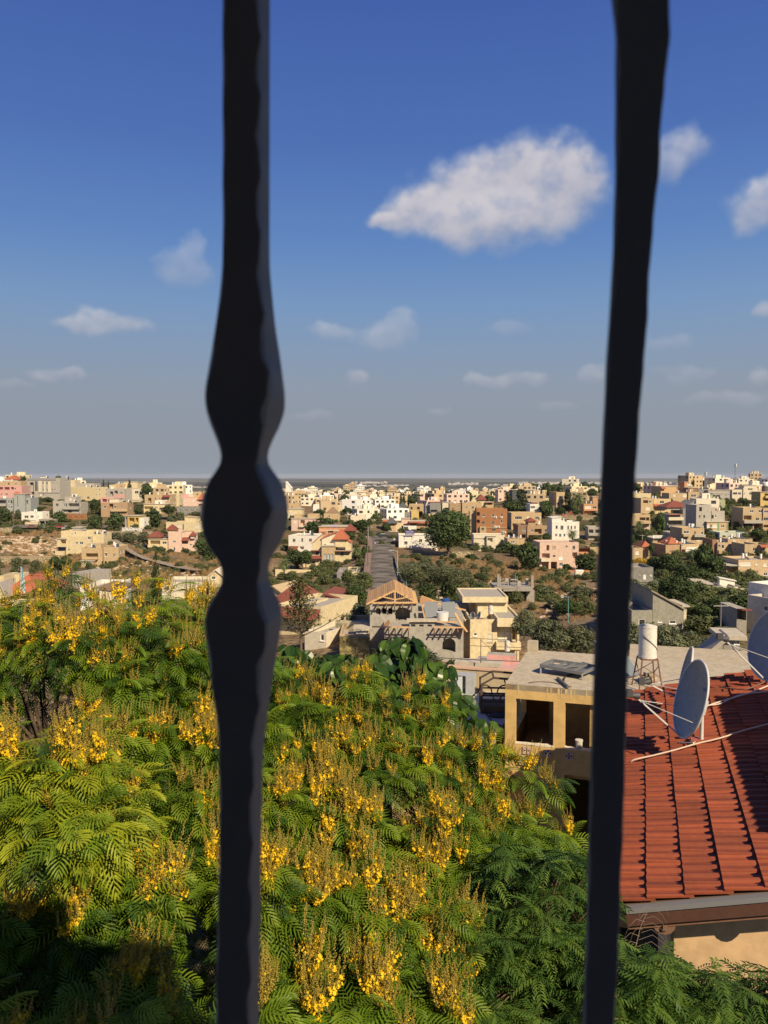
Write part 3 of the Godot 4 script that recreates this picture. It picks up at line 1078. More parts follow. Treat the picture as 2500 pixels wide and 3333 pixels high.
	house("pink_villa", "pink and cream turreted villa with dark red skirt roofs on the left slope", "house", 0, 318, 4, [[1145, 605, 1300, 712, 0, 10, "cr", "n", [["v", 1160, 614, 1236, 645], ["w", 1252, 622, 1286, 642], ["c", 1145, 645, 1236, 662, "cr"]]], [1300, 545, 1400, 712, 0.8, 9, "pl", "f", [["w", 1335, 615, 1356, 632], ["w", 1338, 665, 1353, 695]]], [1400, 557, 1500, 712, -0.5, 8, "pl", "f", [["v", 1405, 618, 1450, 640], ["w", 1403, 665, 1420, 692], ["w", 1465, 640, 1480, 655], ["A", 1393, 590, 1462, 616, "dr"]]], [1150, 585, 1238, 605, -0.2, 7, "cr", ["h", 2.2, 0.8, "dr"]], [1290, 530, 1350, 548, -2, 5, "cr", ["h", 2.0, 0.6, "dr"]], [1470, 575, 1500, 600, 0.6, 3, "pl", ["h", 1.5, 0.5, "dr"]]])
	house("cream_house", "large cream three storey house behind the tan stone villa", "house", 13, 300, -2, [[1020, 28, 1400, 345, 0, 11, "cr", "f", [["w", 1055, 108, 1085, 123], ["w", 1165, 110, 1205, 146], ["w", 1232, 110, 1284, 151], ["w", 1050, 218, 1078, 239], ["w", 1355, 30, 1400, 75], ["v", 1045, 308, 1115, 340]]], [945, -55, 1445, 200, -5, 8, "cr", "f", [["w", 1150, -40, 1170, 0], ["w", 1100, -20, 1120, 10]]], [1400, -10, 1600, 200, -2.5, 8, "cr", "f"], [880, 72, 1020, 190, 0.4, 5, "cr", "n", [["v", 936, 80, 1018, 140]]], [850, 255, 978, 345, 1.0, 4, "cr", "f"], [1118, -105, 1250, -55, -6, 5, "gl", "n"]])
	house("tan_villa", "tan stone villa with pointed arches and a deep veranda on the left slope", "house", 13, 270, 2, [[1265, 205, 1600, 545, 0, 11, "tn", "f", [["v", 1325, 288, 1512, 346], ["c", 1300, 346, 1520, 372, "tn"], ["a", 1570, 410, 1598, 500]]], [1600, 192, 1830, 545, 0.8, 11, "tn", "f", [["w", 1620, 285, 1656, 336], ["b", 1612, 278, 1664, 284, "cr"], ["a", 1612, 410, 1650, 500], ["a", 1675, 408, 1722, 500], ["w", 1748, 292, 1770, 334], ["w", 1776, 290, 1796, 332], ["w", 1790, 400, 1812, 440]]], [1250, 412, 1442, 545, 2.4, 3, "tn", "n", [["w", 1316, 430, 1396, 487]]], [1340, 150, 1560, 205, -3, 6, "tn", "f", [["p", 1380, 165, 1440, 195, "cr"]]]])
	house("concrete_house", "grey unfinished concrete house with three pale window boards below the tan villa", "house", 13, 172, -18, [[1120, 595, 1350, 800, 0, 8, "co", "", [["s", 1188, 660, 1216, 716], ["s", 1230, 652, 1266, 712], ["s", 1295, 645, 1325, 702]]]], "", false)
	house("red_roof_house", "house with bright orange red tiled roof left edge above the blossoms", "house", 13, 118, 8, [[60, 915, 640, 1060, 0, 12, "cr", ["h", 2.6, 0.6, "rd"]], [-60, 900, 70, 1060, 3, 5, "cr", ["g", 1.5, 0.3, "gl"], [["w", 10, 965, 50, 1020]]]])
	house("cream_house", "row of rough cream roof walls behind the orange red roof", "house", 13, 150, 0, [[-30, 640, 60, 800, 0, 6, "cr", "f"], [60, 665, 220, 800, -1, 6, "tn", "f"], [225, 615, 298, 800, 0, 4, "cr", "f"], [298, 690, 460, 800, -1, 6, "cw", "f"]], "", false)
	house("white_house", "white house with arched garden wall showing over the blossoms left of the turned bar", "house", 0, 140, 0, [[1250, 935, 1605, 1010, 0, 8, "cw", "f"], [1610, 885, 1720, 1010, 1, 5, "cr", ["g", 1.0, 0.3, "cw"], [["w", 1630, 890, 1665, 915]]]], "", false)
	house("white_house", "white rough plastered house with brown roof edge hidden in the blossoms", "house", 0, 105, 0, [[620, 975, 860, 1120, 0, 8, "wh", "f", [["w", 700, 1030, 740, 1070]]], [770, 1015, 900, 1120, 1.5, 6, "cw", ["s", 0.5, 0.1, "br"]]], "", false)
	wall_thing("stone_terrace_wall", "pale rough stone terrace wall under the bare left slope", "wall", 13, -60, 345, 790, 335, 455, 262, 262, 1.5, [0.50, 0.40, 0.25])
	wall_thing("stone_wall", "low cream stone wall along the left street above the scrub", "wall", 8, -40, 895, 190, 885, 985, 350, 350, 1.0, [0.50, 0.42, 0.27])
	wall_thing("garden_wall", "white low garden wall under the yellow balcony house", "wall", 9, 220, 885, 530, 892, 945, 352, 352, 0.4, "wh")
	wall_thing("stone_wall", "long tan retaining wall behind the olive trees left of the turned bar", "wall", 9, -30, 945, 690, 950, 1010, 345, 345, 0.8, [0.46, 0.38, 0.26])
	wall_thing("retaining_wall", "plain grey concrete wall under the pink house with red porch", "wall", 9, 1070, 560, 1520, 555, 665, 398, 398, 0.6, "co")
	wall_thing("garden_wall", "low stone wall in front of the pink turret villa", "wall", 0, 1090, 715, 1470, 705, 742, 306, 306, 0.5, [0.45, 0.36, 0.25])
	wall_thing("garden_fence", "orange brown garden fence beside the parked cars on the left street", "fence", 8, 985, 665, 1340, 675, 710, 388, 388, 0.3, [0.42, 0.20, 0.09])

func build_centre() -> void:
	house("white_tower_house", "tall white building with sloped roof and a single window beside the ball of the bar", "building", 10, 620, 0, [[145, 320, 226, 470, 0, 12, "wh", ["s", 9.5, 4.0, "wh"], [["w", 168, 346, 192, 374]]], [226, 400, 450, 470, -3, 16, "cw", "f"]])
	house("tan_house", "tan flat roofed house with stair box below the white sloped tower", "house", 10, 482, 0, [[185, 465, 352, 590, 0, 12, "tn", "f", [["w", 230, 510, 250, 535]]], [300, 445, 350, 465, -2, 5, "tn", "f"]])
	house("cream_house", "pale house with small square windows left of the dark garden trees", "house", 10, 432, 0, [[160, 560, 402, 700, 0, 10, "cr", "n"], [172, 600, 266, 700, 2, 6, "cw", "f", [["w", 195, 610, 210, 622], ["w", 225, 610, 240, 622], ["w", 205, 645, 230, 690]]]])
	house("pink_brown_house", "wide pinkish brown house with flat overhanging roof behind the orange house", "house", 10, 380, -3, [[230, 705, 585, 890, 0, 11, "pl", "n", [["s", 275, 730, 316, 770], ["v", 370, 722, 436, 800], ["w", 482, 738, 526, 768], ["c", 355, 800, 442, 824, "cw"]]], [480, 632, 645, 700, -4, 6, "tn", "f"], [275, 640, 382, 700, -3, 6, "tn", "f"], [585, 745, 720, 890, -1, 8, "tb", "", [["A", 585, 702, 722, 742, "dr"]]]])
	house("tan_house", "dull tan house with brown hipped roof room in the middle of town", "house", 10, 402, 0, [[730, 622, 965, 720, 0, 11, "tn", "f", [["w", 800, 650, 825, 685]]], [782, 612, 935, 625, -2, 8, "cw", ["h", 3.0, 0.5, "br"]]])
	house("yellow_house", "long yellow and cream house with white annex in the middle of town", "house", 10, 520, 0, [[665, 462, 790, 590, 0, 14, "ye", "f"], [790, 500, 1058, 590, 1, 12, "cr", "f", [["w", 900, 520, 925, 545], ["A", 845, 528, 960, 552, "tb"]]], [565, 487, 665, 590, 1, 10, "wh", "f"]])
	house("cream_house", "two cream blocks on either side of a dark conifer in the middle of town", "house", 10, 455, 0, [[1198, 545, 1312, 640, 0, 10, "cr", "f"], [1390, 537, 1552, 640, 0, 10, "cr", "f", [["w", 1450, 570, 1470, 600]]], [1170, 612, 1285, 660, 3, 8, "tn", ["g", 1.5, 0.3, "tn"]]])
	house("white_house", "white blank walled house by the dark conifer in the middle of town", "house", 10, 402, 0, [[1143, 658, 1300, 760, 0, 10, "cw", "f"], [1300, 648, 1372, 760, -1, 8, "cw", "f"]])
	house("orange_house", "orange house with flat white roof and a hipped side porch", "house", 10, 335, -2, [[655, 830, 1078, 1010, 0, 11, "or", "n", [["w", 695, 910, 750, 952], ["w", 790, 906, 820, 922], ["w", 920, 900, 962, 928], ["p", 665, 875, 960, 888, "cw"]]], [1078, 885, 1172, 1010, 0.5, 8, "tb", ["h", 2.6, 1.2, "dr"], [["V", 1085, 890, 1165, 950]]]])
	house("white_house", "white two storey house with red awning left of the yellow villa", "house", 1, 305, -12, [[270, 735, 535, 930, 0, 12, "wh", "f", [["w", 308, 765, 338, 797], ["w", 395, 760, 412, 792], ["w", 470, 763, 498, 790], ["A", 275, 838, 365, 868, "dr"], ["w", 285, 885, 310, 915], ["v", 380, 840, 420, 868]]]])
	var villa := house("yellow_villa", "yellow stone villa with three tall arched windows and stepped orange roofs", "house", 1, 270, -2, [[595, 840, 722, 1068, 1.2, 10, "tn", "n", [["g", 614, 912, 641, 1012], ["g", 647, 910, 674, 1012], ["g", 680, 912, 706, 1012], ["v", 612, 1044, 660, 1064]]], [722, 885, 888, 1068, 0, 9, "cr", "", [["w", 778, 892, 811, 933], ["w", 740, 898, 762, 913], ["w", 825, 965, 851, 1010], ["w", 728, 980, 743, 1000], ["A", 726, 848, 892, 886, "dr"]]], [490, 880, 595, 1068, 0, 8, "cr", "", [["w", 535, 887, 568, 927], ["v", 490, 975, 531, 1011], ["w", 540, 978, 553, 993], ["w", 568, 978, 581, 993], ["A", 488, 846, 592, 880, "dr"], ["A", 458, 930, 592, 958, "dr"]]], [413, 1012, 595, 1068, 2, 5, "cr", "f", [["v", 425, 1044, 480, 1064], ["v", 495, 1044, 590, 1064]]], [595, 775, 725, 840, -2.5, 7, "cw", ["s", 0.2, 2.2, "rd"], [["w", 618, 816, 638, 838]]], [725, 766, 828, 845, -2, 7, "cr", ["h", 3.2, 0.9, "rd"]], [500, 822, 600, 882, -3, 7, "cr", ["s", 0.2, 3.6, "rd"]], [828, 815, 880, 885, -3, 6, "cr", ["s", 1.8, 0.2, "rd"]]])
	villa.get_child_count()
	wall_thing("retaining_wall", "tall plain cream retaining wall below the yellow villa", "wall", 4, 85, 190, 445, 198, 312, 252, 252, 1.0, "cr", "wall")
	house("grey_house", "grey block with cream centre strip and bare flat roof at the road foot", "house", 4, 232, 0, [[455, 207, 512, 348, 0, 12, "gr", "f", [["w", 482, 233, 503, 256], ["w", 482, 283, 503, 306]]], [512, 203, 573, 348, 0.5, 12, "cr", "f", [["w", 527, 234, 539, 242], ["w", 546, 234, 559, 242]]], [573, 207, 613, 348, 0, 12, "gr", "f", [["w", 577, 233, 599, 256], ["w", 583, 284, 599, 306]]], [613, 257, 690, 348, 0.3, 7, "gr", "f", [["w", 640, 278, 650, 298], ["w", 660, 280, 672, 290], ["p", 617, 272, 672, 276, "wh"]]]])
	house("white_house", "long white building with pinkish ground floor doors beside the uphill road", "building", 2, 286, 0, [[-5, 622, 318, 795, 0, 12, "wh", "f", [["w", 40, 668, 68, 692], ["w", 163, 650, 190, 674], ["w", 242, 672, 268, 694], ["w", 48, 745, 75, 768], ["w", 132, 752, 158, 772], ["p", 108, 718, 198, 792, "pl"], ["p", 213, 722, 306, 792, "pl"]]], [-42, 660, -5, 795, -3, 7, "tb", "n", [["v", -38, 670, -10, 712]]]], "", false)
	house("red_roof_house", "row of low houses with three flat red awning roofs behind the road", "house", 11, 380, 0, [[180, 765, 270, 910, 0, 9, "cr", "f"], [60, 770, 180, 910, 0.6, 9, "tn", ["h", 2.6, 0.8, "dk"], [["v", 90, 775, 165, 812], ["w", 90, 855, 125, 900]]], [-20, 720, 60, 820, -3, 8, "pl", "n", [["A", -30, 703, 78, 748, "rd"]]], [300, 812, 500, 910, 1, 7, "wh", "f", [["w", 302, 825, 372, 862]]], [270, 705, 400, 812, -2, 8, "pl", "n", [["v", 300, 780, 380, 810]]], [390, 745, 690, 855, -1, 9, "tb", "n", [["A", 385, 706, 560, 762, "rd"], ["A", 512, 712, 690, 774, "rd"], ["v", 400, 780, 500, 815]]]])
	house("grey_house", "dark grey house and pavilion roof above the red awning row", "house", 11, 470, 0, [[85, 542, 218, 690, 0, 10, "gr", "f", [["w", 90, 580, 115, 620]]], [232, 545, 350, 690, -2, 8, "cr", ["h", 4.0, 1.4, "dk"]]])
	house("tan_house", "tan half finished house with open bays in the middle of town", "house", 11, 462, -3, [[390, 482, 610, 620, 0, 11, "tn", "f", [["v", 510, 520, 552, 562], ["v", 410, 520, 440, 560]]]])
	house("green_house", "small yellow green house with dark side below the half finished tan house", "house", 11, 428, 0, [[420, 587, 537, 720, 0, 9, "ye", "f"], [315, 600, 420, 720, -1, 8, "gr", "f", [["w", 355, 655, 385, 690]]]])
	house("red_roof_house", "blue grey house with bright red gabled porch above the giant tree", "house", 11, 442, 0, [[640, 500, 880, 700, 0, 10, "bg", "f", [["w", 650, 550, 672, 590]]], [710, 562, 878, 620, 3, 6, "gr", ["s", 4.0, 4.0, "rd"], [["v", 718, 565, 820, 600]]], [690, 622, 860, 720, 4, 4, "cr", "f"], [900, 545, 1112, 620, 1, 8, "cw", ["s", 3.4, 3.0, "gl"]]])
	house("tan_house", "wide tan house with row of small windows behind the giant tree", "house", 11, 425, -2, [[1205, 455, 1505, 640, 0, 12, "tn", "f", [["w", 1258, 512, 1286, 542], ["w", 1355, 514, 1385, 546], ["w", 1410, 514, 1433, 546]]], [1010, 472, 1205, 640, -1, 12, "tb", "f", [["w", 1140, 507, 1162, 530]]]])
	house("tower_house", "cream roof rooms with dark red hipped caps behind the brown apartment block", "house", 11, 455, 0, [[1450, 408, 1562, 520, 0, 8, "cr", ["h", 3.0, 0.8, "dr"]], [1565, 450, 1690, 520, 1, 8, "tn", "n", [["A", 1562, 420, 1690, 452, "rd"], ["v", 1600, 455, 1660, 485]]]])
	house("brown_apartment_building", "rust brown four storey apartment block with white air conditioners", "building", 2, 360, -3, [[640, 398, 896, 645, 0, 12, "ob", "f", [["w", 688, 440, 711, 464], ["w", 768, 440, 789, 464], ["w", 843, 438, 857, 460], ["w", 685, 503, 709, 525], ["w", 767, 503, 789, 527], ["w", 840, 492, 855, 516], ["w", 765, 565, 801, 582], ["w", 840, 567, 866, 582], ["v", 643, 425, 668, 456], ["v", 643, 488, 668, 516], ["x", 788, 460, 809, 476], ["x", 835, 460, 856, 476], ["x", 860, 586, 883, 601], ["x", 783, 540, 808, 554], ["x", 812, 540, 834, 554], ["b", 725, 552, 896, 557, "tb"]]], [668, 545, 722, 645, 1.2, 4, "tn", "f", [["w", 680, 555, 705, 575]]], [583, 420, 640, 645, -3, 9, "tn", "f"]])
	house("white_house", "pale grey white house with projecting stair bay below the brown apartment block", "house", 2, 326, -2, [[617, 615, 878, 780, 0, 10, "cw", "f", [["w", 672, 700, 697, 712], ["v", 620, 745, 655, 775], ["w", 798, 703, 822, 726], ["w", 840, 650, 860, 675], ["b", 617, 640, 722, 645, "gl"]]], [725, 628, 800, 780, 1.3, 5, "cw", "n", [["w", 740, 703, 765, 728], ["v", 732, 640, 775, 672], ["w", 730, 750, 790, 766]]]])
	house("tan_house", "square tan house with one wide dark window right of the brown block", "house", 2, 376, 3, [[930, 430, 1180, 560, 0, 11, "tn", "f", [["w", 960, 460, 1018, 486], ["s", 1060, 463, 1085, 477], ["w", 1128, 463, 1156, 482], ["x", 1158, 466, 1172, 482], ["v", 940, 518, 985, 545]]]])
	house("brown_house", "brown house with deep corner veranda and red capped roof stair", "house", 2, 342, 4, [[1062, 535, 1252, 645, 0, 11, "tb", "f", [["w", 1095, 565, 1115, 592], ["v", 1123, 565, 1182, 606], ["w", 1207, 568, 1229, 590], ["v", 1072, 616, 1180, 645]]], [985, 530, 1062, 645, -0.6, 9, "br", "f", [["w", 1020, 568, 1050, 582], ["v", 1000, 610, 1050, 640]]], [1070, 500, 1130, 535, -3, 5, "tb", ["h", 1.4, 0.6, "dr"]]])
	house("white_house", "bright white house with four slim windows right of the brown veranda house", "house", 2, 320, 0, [[1267, 505, 1495, 650, 0, 10, "wh", "f", [["w", 1298, 537, 1315, 564], ["w", 1337, 537, 1363, 574], ["w", 1395, 538, 1409, 568], ["w", 1422, 540, 1436, 568], ["w", 1452, 540, 1466, 568], ["w", 1293, 605, 1312, 626], ["w", 1327, 605, 1346, 629], ["w", 1362, 605, 1379, 629]]], [1267, 480, 1345, 505, -0.2, 8, "wh", ["s", 0.2, 0.5, "wh"]]])
	house("pink_house", "pale pink three storey house with stilted balcony above the brown field", "house", 2, 265, 3, [[1165, 675, 1490, 910, 0, 10, "pl", "f", [["s", 1270, 705, 1301, 732, "tb"], ["w", 1382, 703, 1399, 717], ["w", 1437, 705, 1461, 734], ["w", 1272, 780, 1299, 804], ["s", 1325, 795, 1358, 822, "wh"], ["w", 1395, 793, 1408, 801], ["w", 1328, 845, 1359, 873], ["v", 1437, 760, 1480, 812], ["v", 1222, 700, 1246, 746], ["v", 1185, 768, 1250, 808], ["V", 1258, 838, 1310, 905], ["v", 1185, 838, 1240, 900], ["c", 1172, 808, 1250, 830, "cw"]]]])
	house("tan_house", "low tan house with white board on its roof left of the dark trees", "house", 2, 315, 0, [[898, 645, 1040, 700, 0, 9, "tn", "f", [["w", 925, 666, 956, 682], ["p", 915, 602, 945, 645, "wh"]]]])
	house("modern_house", "dark green modern house with red sign high above the trees", "house", 2, 482, 0, [[1000, 245, 1150, 345, 0, 12, "dg", "n", [["p", 1097, 258, 1128, 280, "rd"], ["v", 1003, 252, 1062, 272], ["v", 1062, 292, 1100, 322], ["p", 1040, 290, 1062, 322, "cw"], ["p", 1112, 288, 1150, 305, "cw"]]], [938, 243, 1000, 345, -0.5, 12, "dk", "f"]])
	house("pale_blue_house", "pale bluish house with a long window and red roof cap below the dark modern house", "house", 2, 402, 2, [[1085, 358, 1175, 440, 0, 9, "wh", "f", [["w", 1088, 375, 1128, 394]]], [1100, 345, 1146, 358, -2, 5, "dr", "n"]])
	house("tan_house", "tall tan house with dark left side beside the palm cluster", "house", 12, 432, 12, [[998, 292, 1130, 520, 0, 10, "tn", "f", [["s", 1020, 370, 1060, 402], ["w", 1000, 460, 1050, 490], ["v", 1060, 420, 1115, 460]]]])
	house("orange_tan_house", "orange tan house with white shutters beside the hammered bar", "house", 12, 430, 0, [[1420, 470, 1640, 660, 0, 10, [0.52, 0.31, 0.17], "f", [["s", 1440, 508, 1537, 548], ["w", 1560, 512, 1620, 548], ["v", 1425, 585, 1610, 632], ["b", 1420, 552, 1640, 580, "or"]]], [1560, 365, 1640, 470, -2, 7, [0.52, 0.31, 0.17], "n"]])
	house("grey_house", "pale grey house with slatted balconies just left of the hammered bar", "house", 12, 330, -6, [[1490, 830, 1680, 1043, 0, 9, "gl", "f", [["v", 1500, 870, 1572, 922], ["v", 1600, 870, 1670, 922], ["c", 1488, 930, 1672, 955, "gl"]]]])
	house("orange_house", "orange walled house with dark red roof right of the pink house", "house", 2, 300, 0, [[1488, 752, 1600, 800, 0, 7, "or", "", [["A", 1486, 692, 1580, 722, "dr"], ["v", 1495, 726, 1580, 752]]], [1580, 715, 1660, 800, -1, 7, "tn", "f"]])
	house("cream_house", "small cream tower block behind the dark modern house", "building", 12, 640, 0, [[785, 262, 852, 340, 0, 9, "cr", "f", [["w", 795, 285, 810, 300], ["w", 825, 285, 840, 300]]]])
	house("tan_house", "orange tan low house right of the dark modern house", "house", 12, 560, 0, [[718, 325, 842, 400, 0, 10, [0.55, 0.38, 0.2], "f"]])
	house("cream_house", "pale domed house on the skyline right of the small cream tower block", "house", 12, 700, 0, [[980, 262, 1080, 310, 0, 12, "cw", "f", [["w", 1000, 275, 1015, 290]]], [1005, 245, 1055, 262, -2, 7, "cw", ["h", 4.5, 0.0, "cw"]]])
	house("white_house", "long white row house on the skyline beside the hammered bar", "house", 12, 660, 0, [[1420, 225, 1640, 300, 0, 12, "cw", "f", [["w", 1450, 240, 1470, 260], ["w", 1520, 240, 1545, 262]]], [1540, 205, 1600, 225, -2, 8, "cr", "f"]])
	house("cream_house", "cream low house in front of the small cream tower block", "house", 12, 505, 0, [[770, 385, 905, 440, 0, 9, "cr", "f"], [905, 360, 990, 440, -3, 8, "cw", "f"]])
	wall_thing("retaining_wall", "long stepped stone retaining wall behind the bright white house", "wall", 2, 1255, 450, 1645, 452, 480, 400, 400, 0.8, [0.40, 0.30, 0.20])
	wall_thing("stone_wall", "pale rough stone wall just under the stepped retaining wall", "wall", 2, 1360, 480, 1645, 478, 508, 396, 396, 0.8, [0.46, 0.38, 0.25])
	wall_thing("garden_fence", "rust orange sheet metal fence below the pink house", "fence", 2, 1352, 906, 1580, 908, 936, 246, 246, 0.15, [0.40, 0.18, 0.08], "plain")
	wall_thing("garden_wall", "low grey wall under the rust orange fence", "wall", 2, 1250, 925, 1600, 938, 962, 243, 243, 0.5, "co")
	wall_thing("stone_wall", "cream stone wall under the giant tree beside the white building", "wall", 2, 368, 752, 615, 756, 800, 270, 270, 0.6, [0.50, 0.42, 0.26])
	wall_thing("stone_wall", "brown stone wall at the top of the road", "wall", 1, 1062, 685, 1350, 700, 745, 335, 330, 0.6, [0.24, 0.20, 0.16])

func build_right_ridge() -> void:
	house("cream_house", "cream blank fronted house just right of the hammered bar on the ridge", "house", 3, 380, 0, [[150, 350, 396, 560, 0, 12, "cr", "f", [["w", 280, 376, 301, 384]]]])
	house("tan_house", "tan two storey house with small red awning on the right ridge", "house", 3, 360, 6, [[285, 402, 422, 560, 0, 11, "tn", "f", [["v", 310, 425, 365, 456], ["w", 372, 427, 400, 455], ["s", 340, 500, 382, 532]]], [422, 410, 610, 560, -0.8, 11, [0.60, 0.47, 0.28], "f", [["w", 490, 430, 536, 461], ["v", 430, 505, 545, 540], ["A", 405, 464, 552, 496, "rd"]]]])
	house("tan_house", "orange tan house with dark gable side at the ridge top", "house", 3, 452, 8, [[500, 277, 672, 370, 0, 11, [0.58, 0.39, 0.21], "n", [["A", 486, 282, 546, 302, "rd"]]]])
	house("tan_house", "wide tan house with white shutters in the middle of the right ridge", "house", 3, 412, 0, [[590, 348, 797, 450, 0, 11, "tn", "f", [["s", 635, 360, 662, 389], ["s", 740, 360, 792, 390]]], [797, 335, 910, 450, 0.8, 11, "tn", "f", [["w", 825, 363, 882, 390]]], [797, 292, 900, 335, -3, 7, "br", "n", [["p", 830, 298, 850, 330, "tn"]]]])
	house("tower", "square orange brick stair tower on the skyline", "tower", 3, 470, 10, [[755, 228, 792, 320, 0, 7, "or", "n", [["p", 775, 240, 788, 290, "tn"]]]])
	house("unfinished_house", "dark house with big maroon hipped roof and stacked open balconies", "house", 3, 322, 5, [[570, 575, 735, 790, 0, 9, "co", "", [["v", 580, 640, 730, 692], ["c", 570, 606, 735, 636, "cw"], ["v", 580, 715, 705, 782], ["A", 568, 553, 720, 580, "rd"], ["c", 570, 692, 730, 712, "gr"]]], [735, 530, 862, 790, -0.8, 9, "gr", ["s", 0.0, 3.8, "gr"], [["w", 775, 576, 806, 606]]], [566, 498, 830, 530, -3, 9, "co", ["h", 2.4, 0.7, "dr"]]])
	house("grey_house", "grey unfinished house with vine pergola roof and green posts", "house", 3, 300, 4, [[880, 475, 1046, 760, 0, 9, "gl", "f", [["v", 915, 500, 946, 545], ["w", 910, 585, 931, 616], ["w", 958, 585, 981, 616]]], [1046, 540, 1192, 760, -0.8, 9, "gl", "f", [["v", 1048, 585, 1072, 622], ["w", 1085, 585, 1105, 612]]], [998, 660, 1230, 760, 1.2, 4, "tn", "n", [["s", 1000, 686, 1026, 720], ["w", 1030, 686, 1056, 722], ["s", 1060, 686, 1111, 722], ["w", 1150, 690, 1186, 722], ["p", 1115, 662, 1128, 752, [0.15, 0.34, 0.16]], ["p", 1214, 665, 1227, 752, [0.15, 0.34, 0.16]]]], [1046, 505, 1110, 540, -3, 6, "gl", "", [["p", 1087, 515, 1112, 540, "rd"]]]])
	house("green_house", "pale green house with grey sloping roofs on the right ridge", "house", 3, 372, 0, [[1060, 418, 1197, 520, 0, 9, "gn", "f", [["w", 1120, 455, 1150, 476]]], [940, 440, 1060, 520, -1, 9, "gn", ["s", 0.4, 3.8, "gr"]]])
	house("grey_house", "flat grey concrete house with dark open bays above the pale green house", "house", 3, 412, 4, [[1010, 320, 1246, 440, 0, 11, "gl", "n", [["v", 1060, 370, 1092, 406], ["v", 1096, 370, 1141, 406], ["w", 1195, 370, 1212, 386], ["b", 1010, 345, 1246, 356, "co"]]], [905, 305, 1010, 440, -3, 9, "gr", "f"]])
	house("cream_house", "long bright cream house with dark slit windows at the right ridge top", "house", 3, 430, 0, [[1270, 310, 1390, 430, 0, 11, "cw", "f", [["w", 1280, 340, 1327, 362], ["w", 1335, 340, 1366, 362]]], [1390, 292, 1548, 430, 0.6, 11, "cw", "f", [["w", 1455, 340, 1491, 366], ["v", 1440, 296, 1492, 313], ["w", 1400, 345, 1412, 360]]], [1400, 268, 1530, 292, -3, 7, "cw", "n"]])
	house("yellow_house", "ochre yellow house with open balconies at the right edge of the ridge", "house", 3, 400, 0, [[1575, 340, 1720, 480, 0, 10, "ye", "n", [["v", 1622, 352, 1662, 376], ["v", 1622, 405, 1664, 432], ["c", 1620, 376, 1700, 398, "ye"]]]])
	house("tan_house", "large tan house on stilts with long grey balcony at the right edge", "house", 3, 302, 0, [[1385, 505, 1602, 760, 0, 10, "tn", "f", [["w", 1460, 530, 1502, 560], ["w", 1555, 530, 1596, 560], ["v", 1395, 590, 1482, 636], ["w", 1525, 614, 1562, 642], ["c", 1366, 642, 1600, 668, "gl"], ["V", 1392, 672, 1495, 735], ["V", 1505, 672, 1590, 735]]], [1602, 508, 1720, 760, 0.5, 10, "tn", "f", [["w", 1615, 536, 1662, 562], ["w", 1610, 612, 1662, 642], ["v", 1610, 690, 1680, 720]]]])
	house("tan_house", "tan house with two small balconies beside the banner building", "house", 3, 270, 3, [[728, 725, 970, 885, 0, 10, "tn", "f", [["w", 745, 756, 806, 786], ["w", 860, 760, 879, 791], ["w", 935, 762, 961, 796], ["s", 888, 842, 926, 866], ["s", 750, 837, 842, 868, "tn"], ["c", 730, 790, 806, 810, "tn"], ["c", 850, 794, 968, 815, "gl"]]]])
	house("shop_building", "low shop building with white banner along its roof edge", "building", 3, 282, 0, [[412, 838, 602, 945, 0, 10, "tn", "n", [["v", 475, 880, 542, 915], ["v", 425, 882, 466, 912]]], [605, 780, 700, 945, -3, 8, "gl", "n", [["V", 615, 795, 695, 880]]]])
	house("tan_house", "tan house with bright white end wall and red hipped cap", "house", 3, 248, 10, [[722, 897, 916, 1035, 0, 9, [0.55, 0.42, 0.27], "f", [["p", 772, 930, 910, 1006, "wh"], ["w", 725, 905, 746, 921], ["v", 725, 956, 765, 1008]]], [552, 905, 722, 1035, -0.6, 9, [0.45, 0.31, 0.19], "f"], [590, 890, 700, 906, -2, 5, "tn", ["h", 1.9, 0.5, "rd"]]])
	house("tan_house", "tan house with shadowed porch directly right of the hammered bar", "house", 3, 300, 0, [[150, 578, 386, 700, 0, 9, "tn", "f", [["v", 272, 610, 336, 642], ["v", 342, 610, 377, 645], ["c", 268, 648, 384, 672, "tn"]]], [320, 690, 386, 790, -0.5, 8, "pl", ""]])
	house("tan_house", "small tan house with white shutter and red roof beside the yellow bush", "house", 3, 245, 0, [[190, 938, 306, 1070, 0, 8, "tn", "f", [["s", 228, 975, 266, 1012]]], [306, 925, 380, 1070, -3, 6, "tb", ["h", 1.7, 0.5, "rd"]]])
	house("white_house", "low pale green white building with dark bays left of the right tree", "house", 3, 282, 0, [[1135, 772, 1440, 860, 0, 9, [0.5, 0.55, 0.46], "f", [["v", 1165, 805, 1202, 842], ["v", 1225, 810, 1287, 842], ["v", 1320, 820, 1362, 842]]]])
	house("tan_house", "wide tan house with long shaded balcony beside the tall garden tree", "house", 3, 246, -3, [[1112, 882, 1392, 1045, 0, 10, [0.55, 0.42, 0.26], "f", [["w", 1120, 905, 1146, 926], ["w", 1155, 906, 1186, 946], ["w", 1235, 908, 1261, 923], ["w", 1345, 906, 1371, 946], ["v", 1122, 998, 1240, 1030], ["v", 1256, 1000, 1342, 1030], ["c", 1114, 966, 1368, 994, "tn"]]], [1225, 845, 1492, 890, -4, 8, "tn", "f", [["s", 1285, 855, 1311, 876], ["s", 1425, 857, 1451, 884]]], [1055, 850, 1112, 1045, -1, 9, [0.35, 0.2, 0.12], "f"]])
	house("tan_house", "tan corner house with red awning and dark arcade at the right edge", "house", 3, 236, 0, [[1405, 900, 1560, 1045, 0, 9, "tn", "f", [["w", 1494, 937, 1531, 971], ["v", 1425, 1008, 1550, 1040]]], [1560, 905, 1720, 1045, 0.6, 9, "tn", "f", [["A", 1545, 892, 1650, 930, "rd"], ["w", 1575, 947, 1622, 968], ["v", 1565, 1008, 1690, 1040]]]])
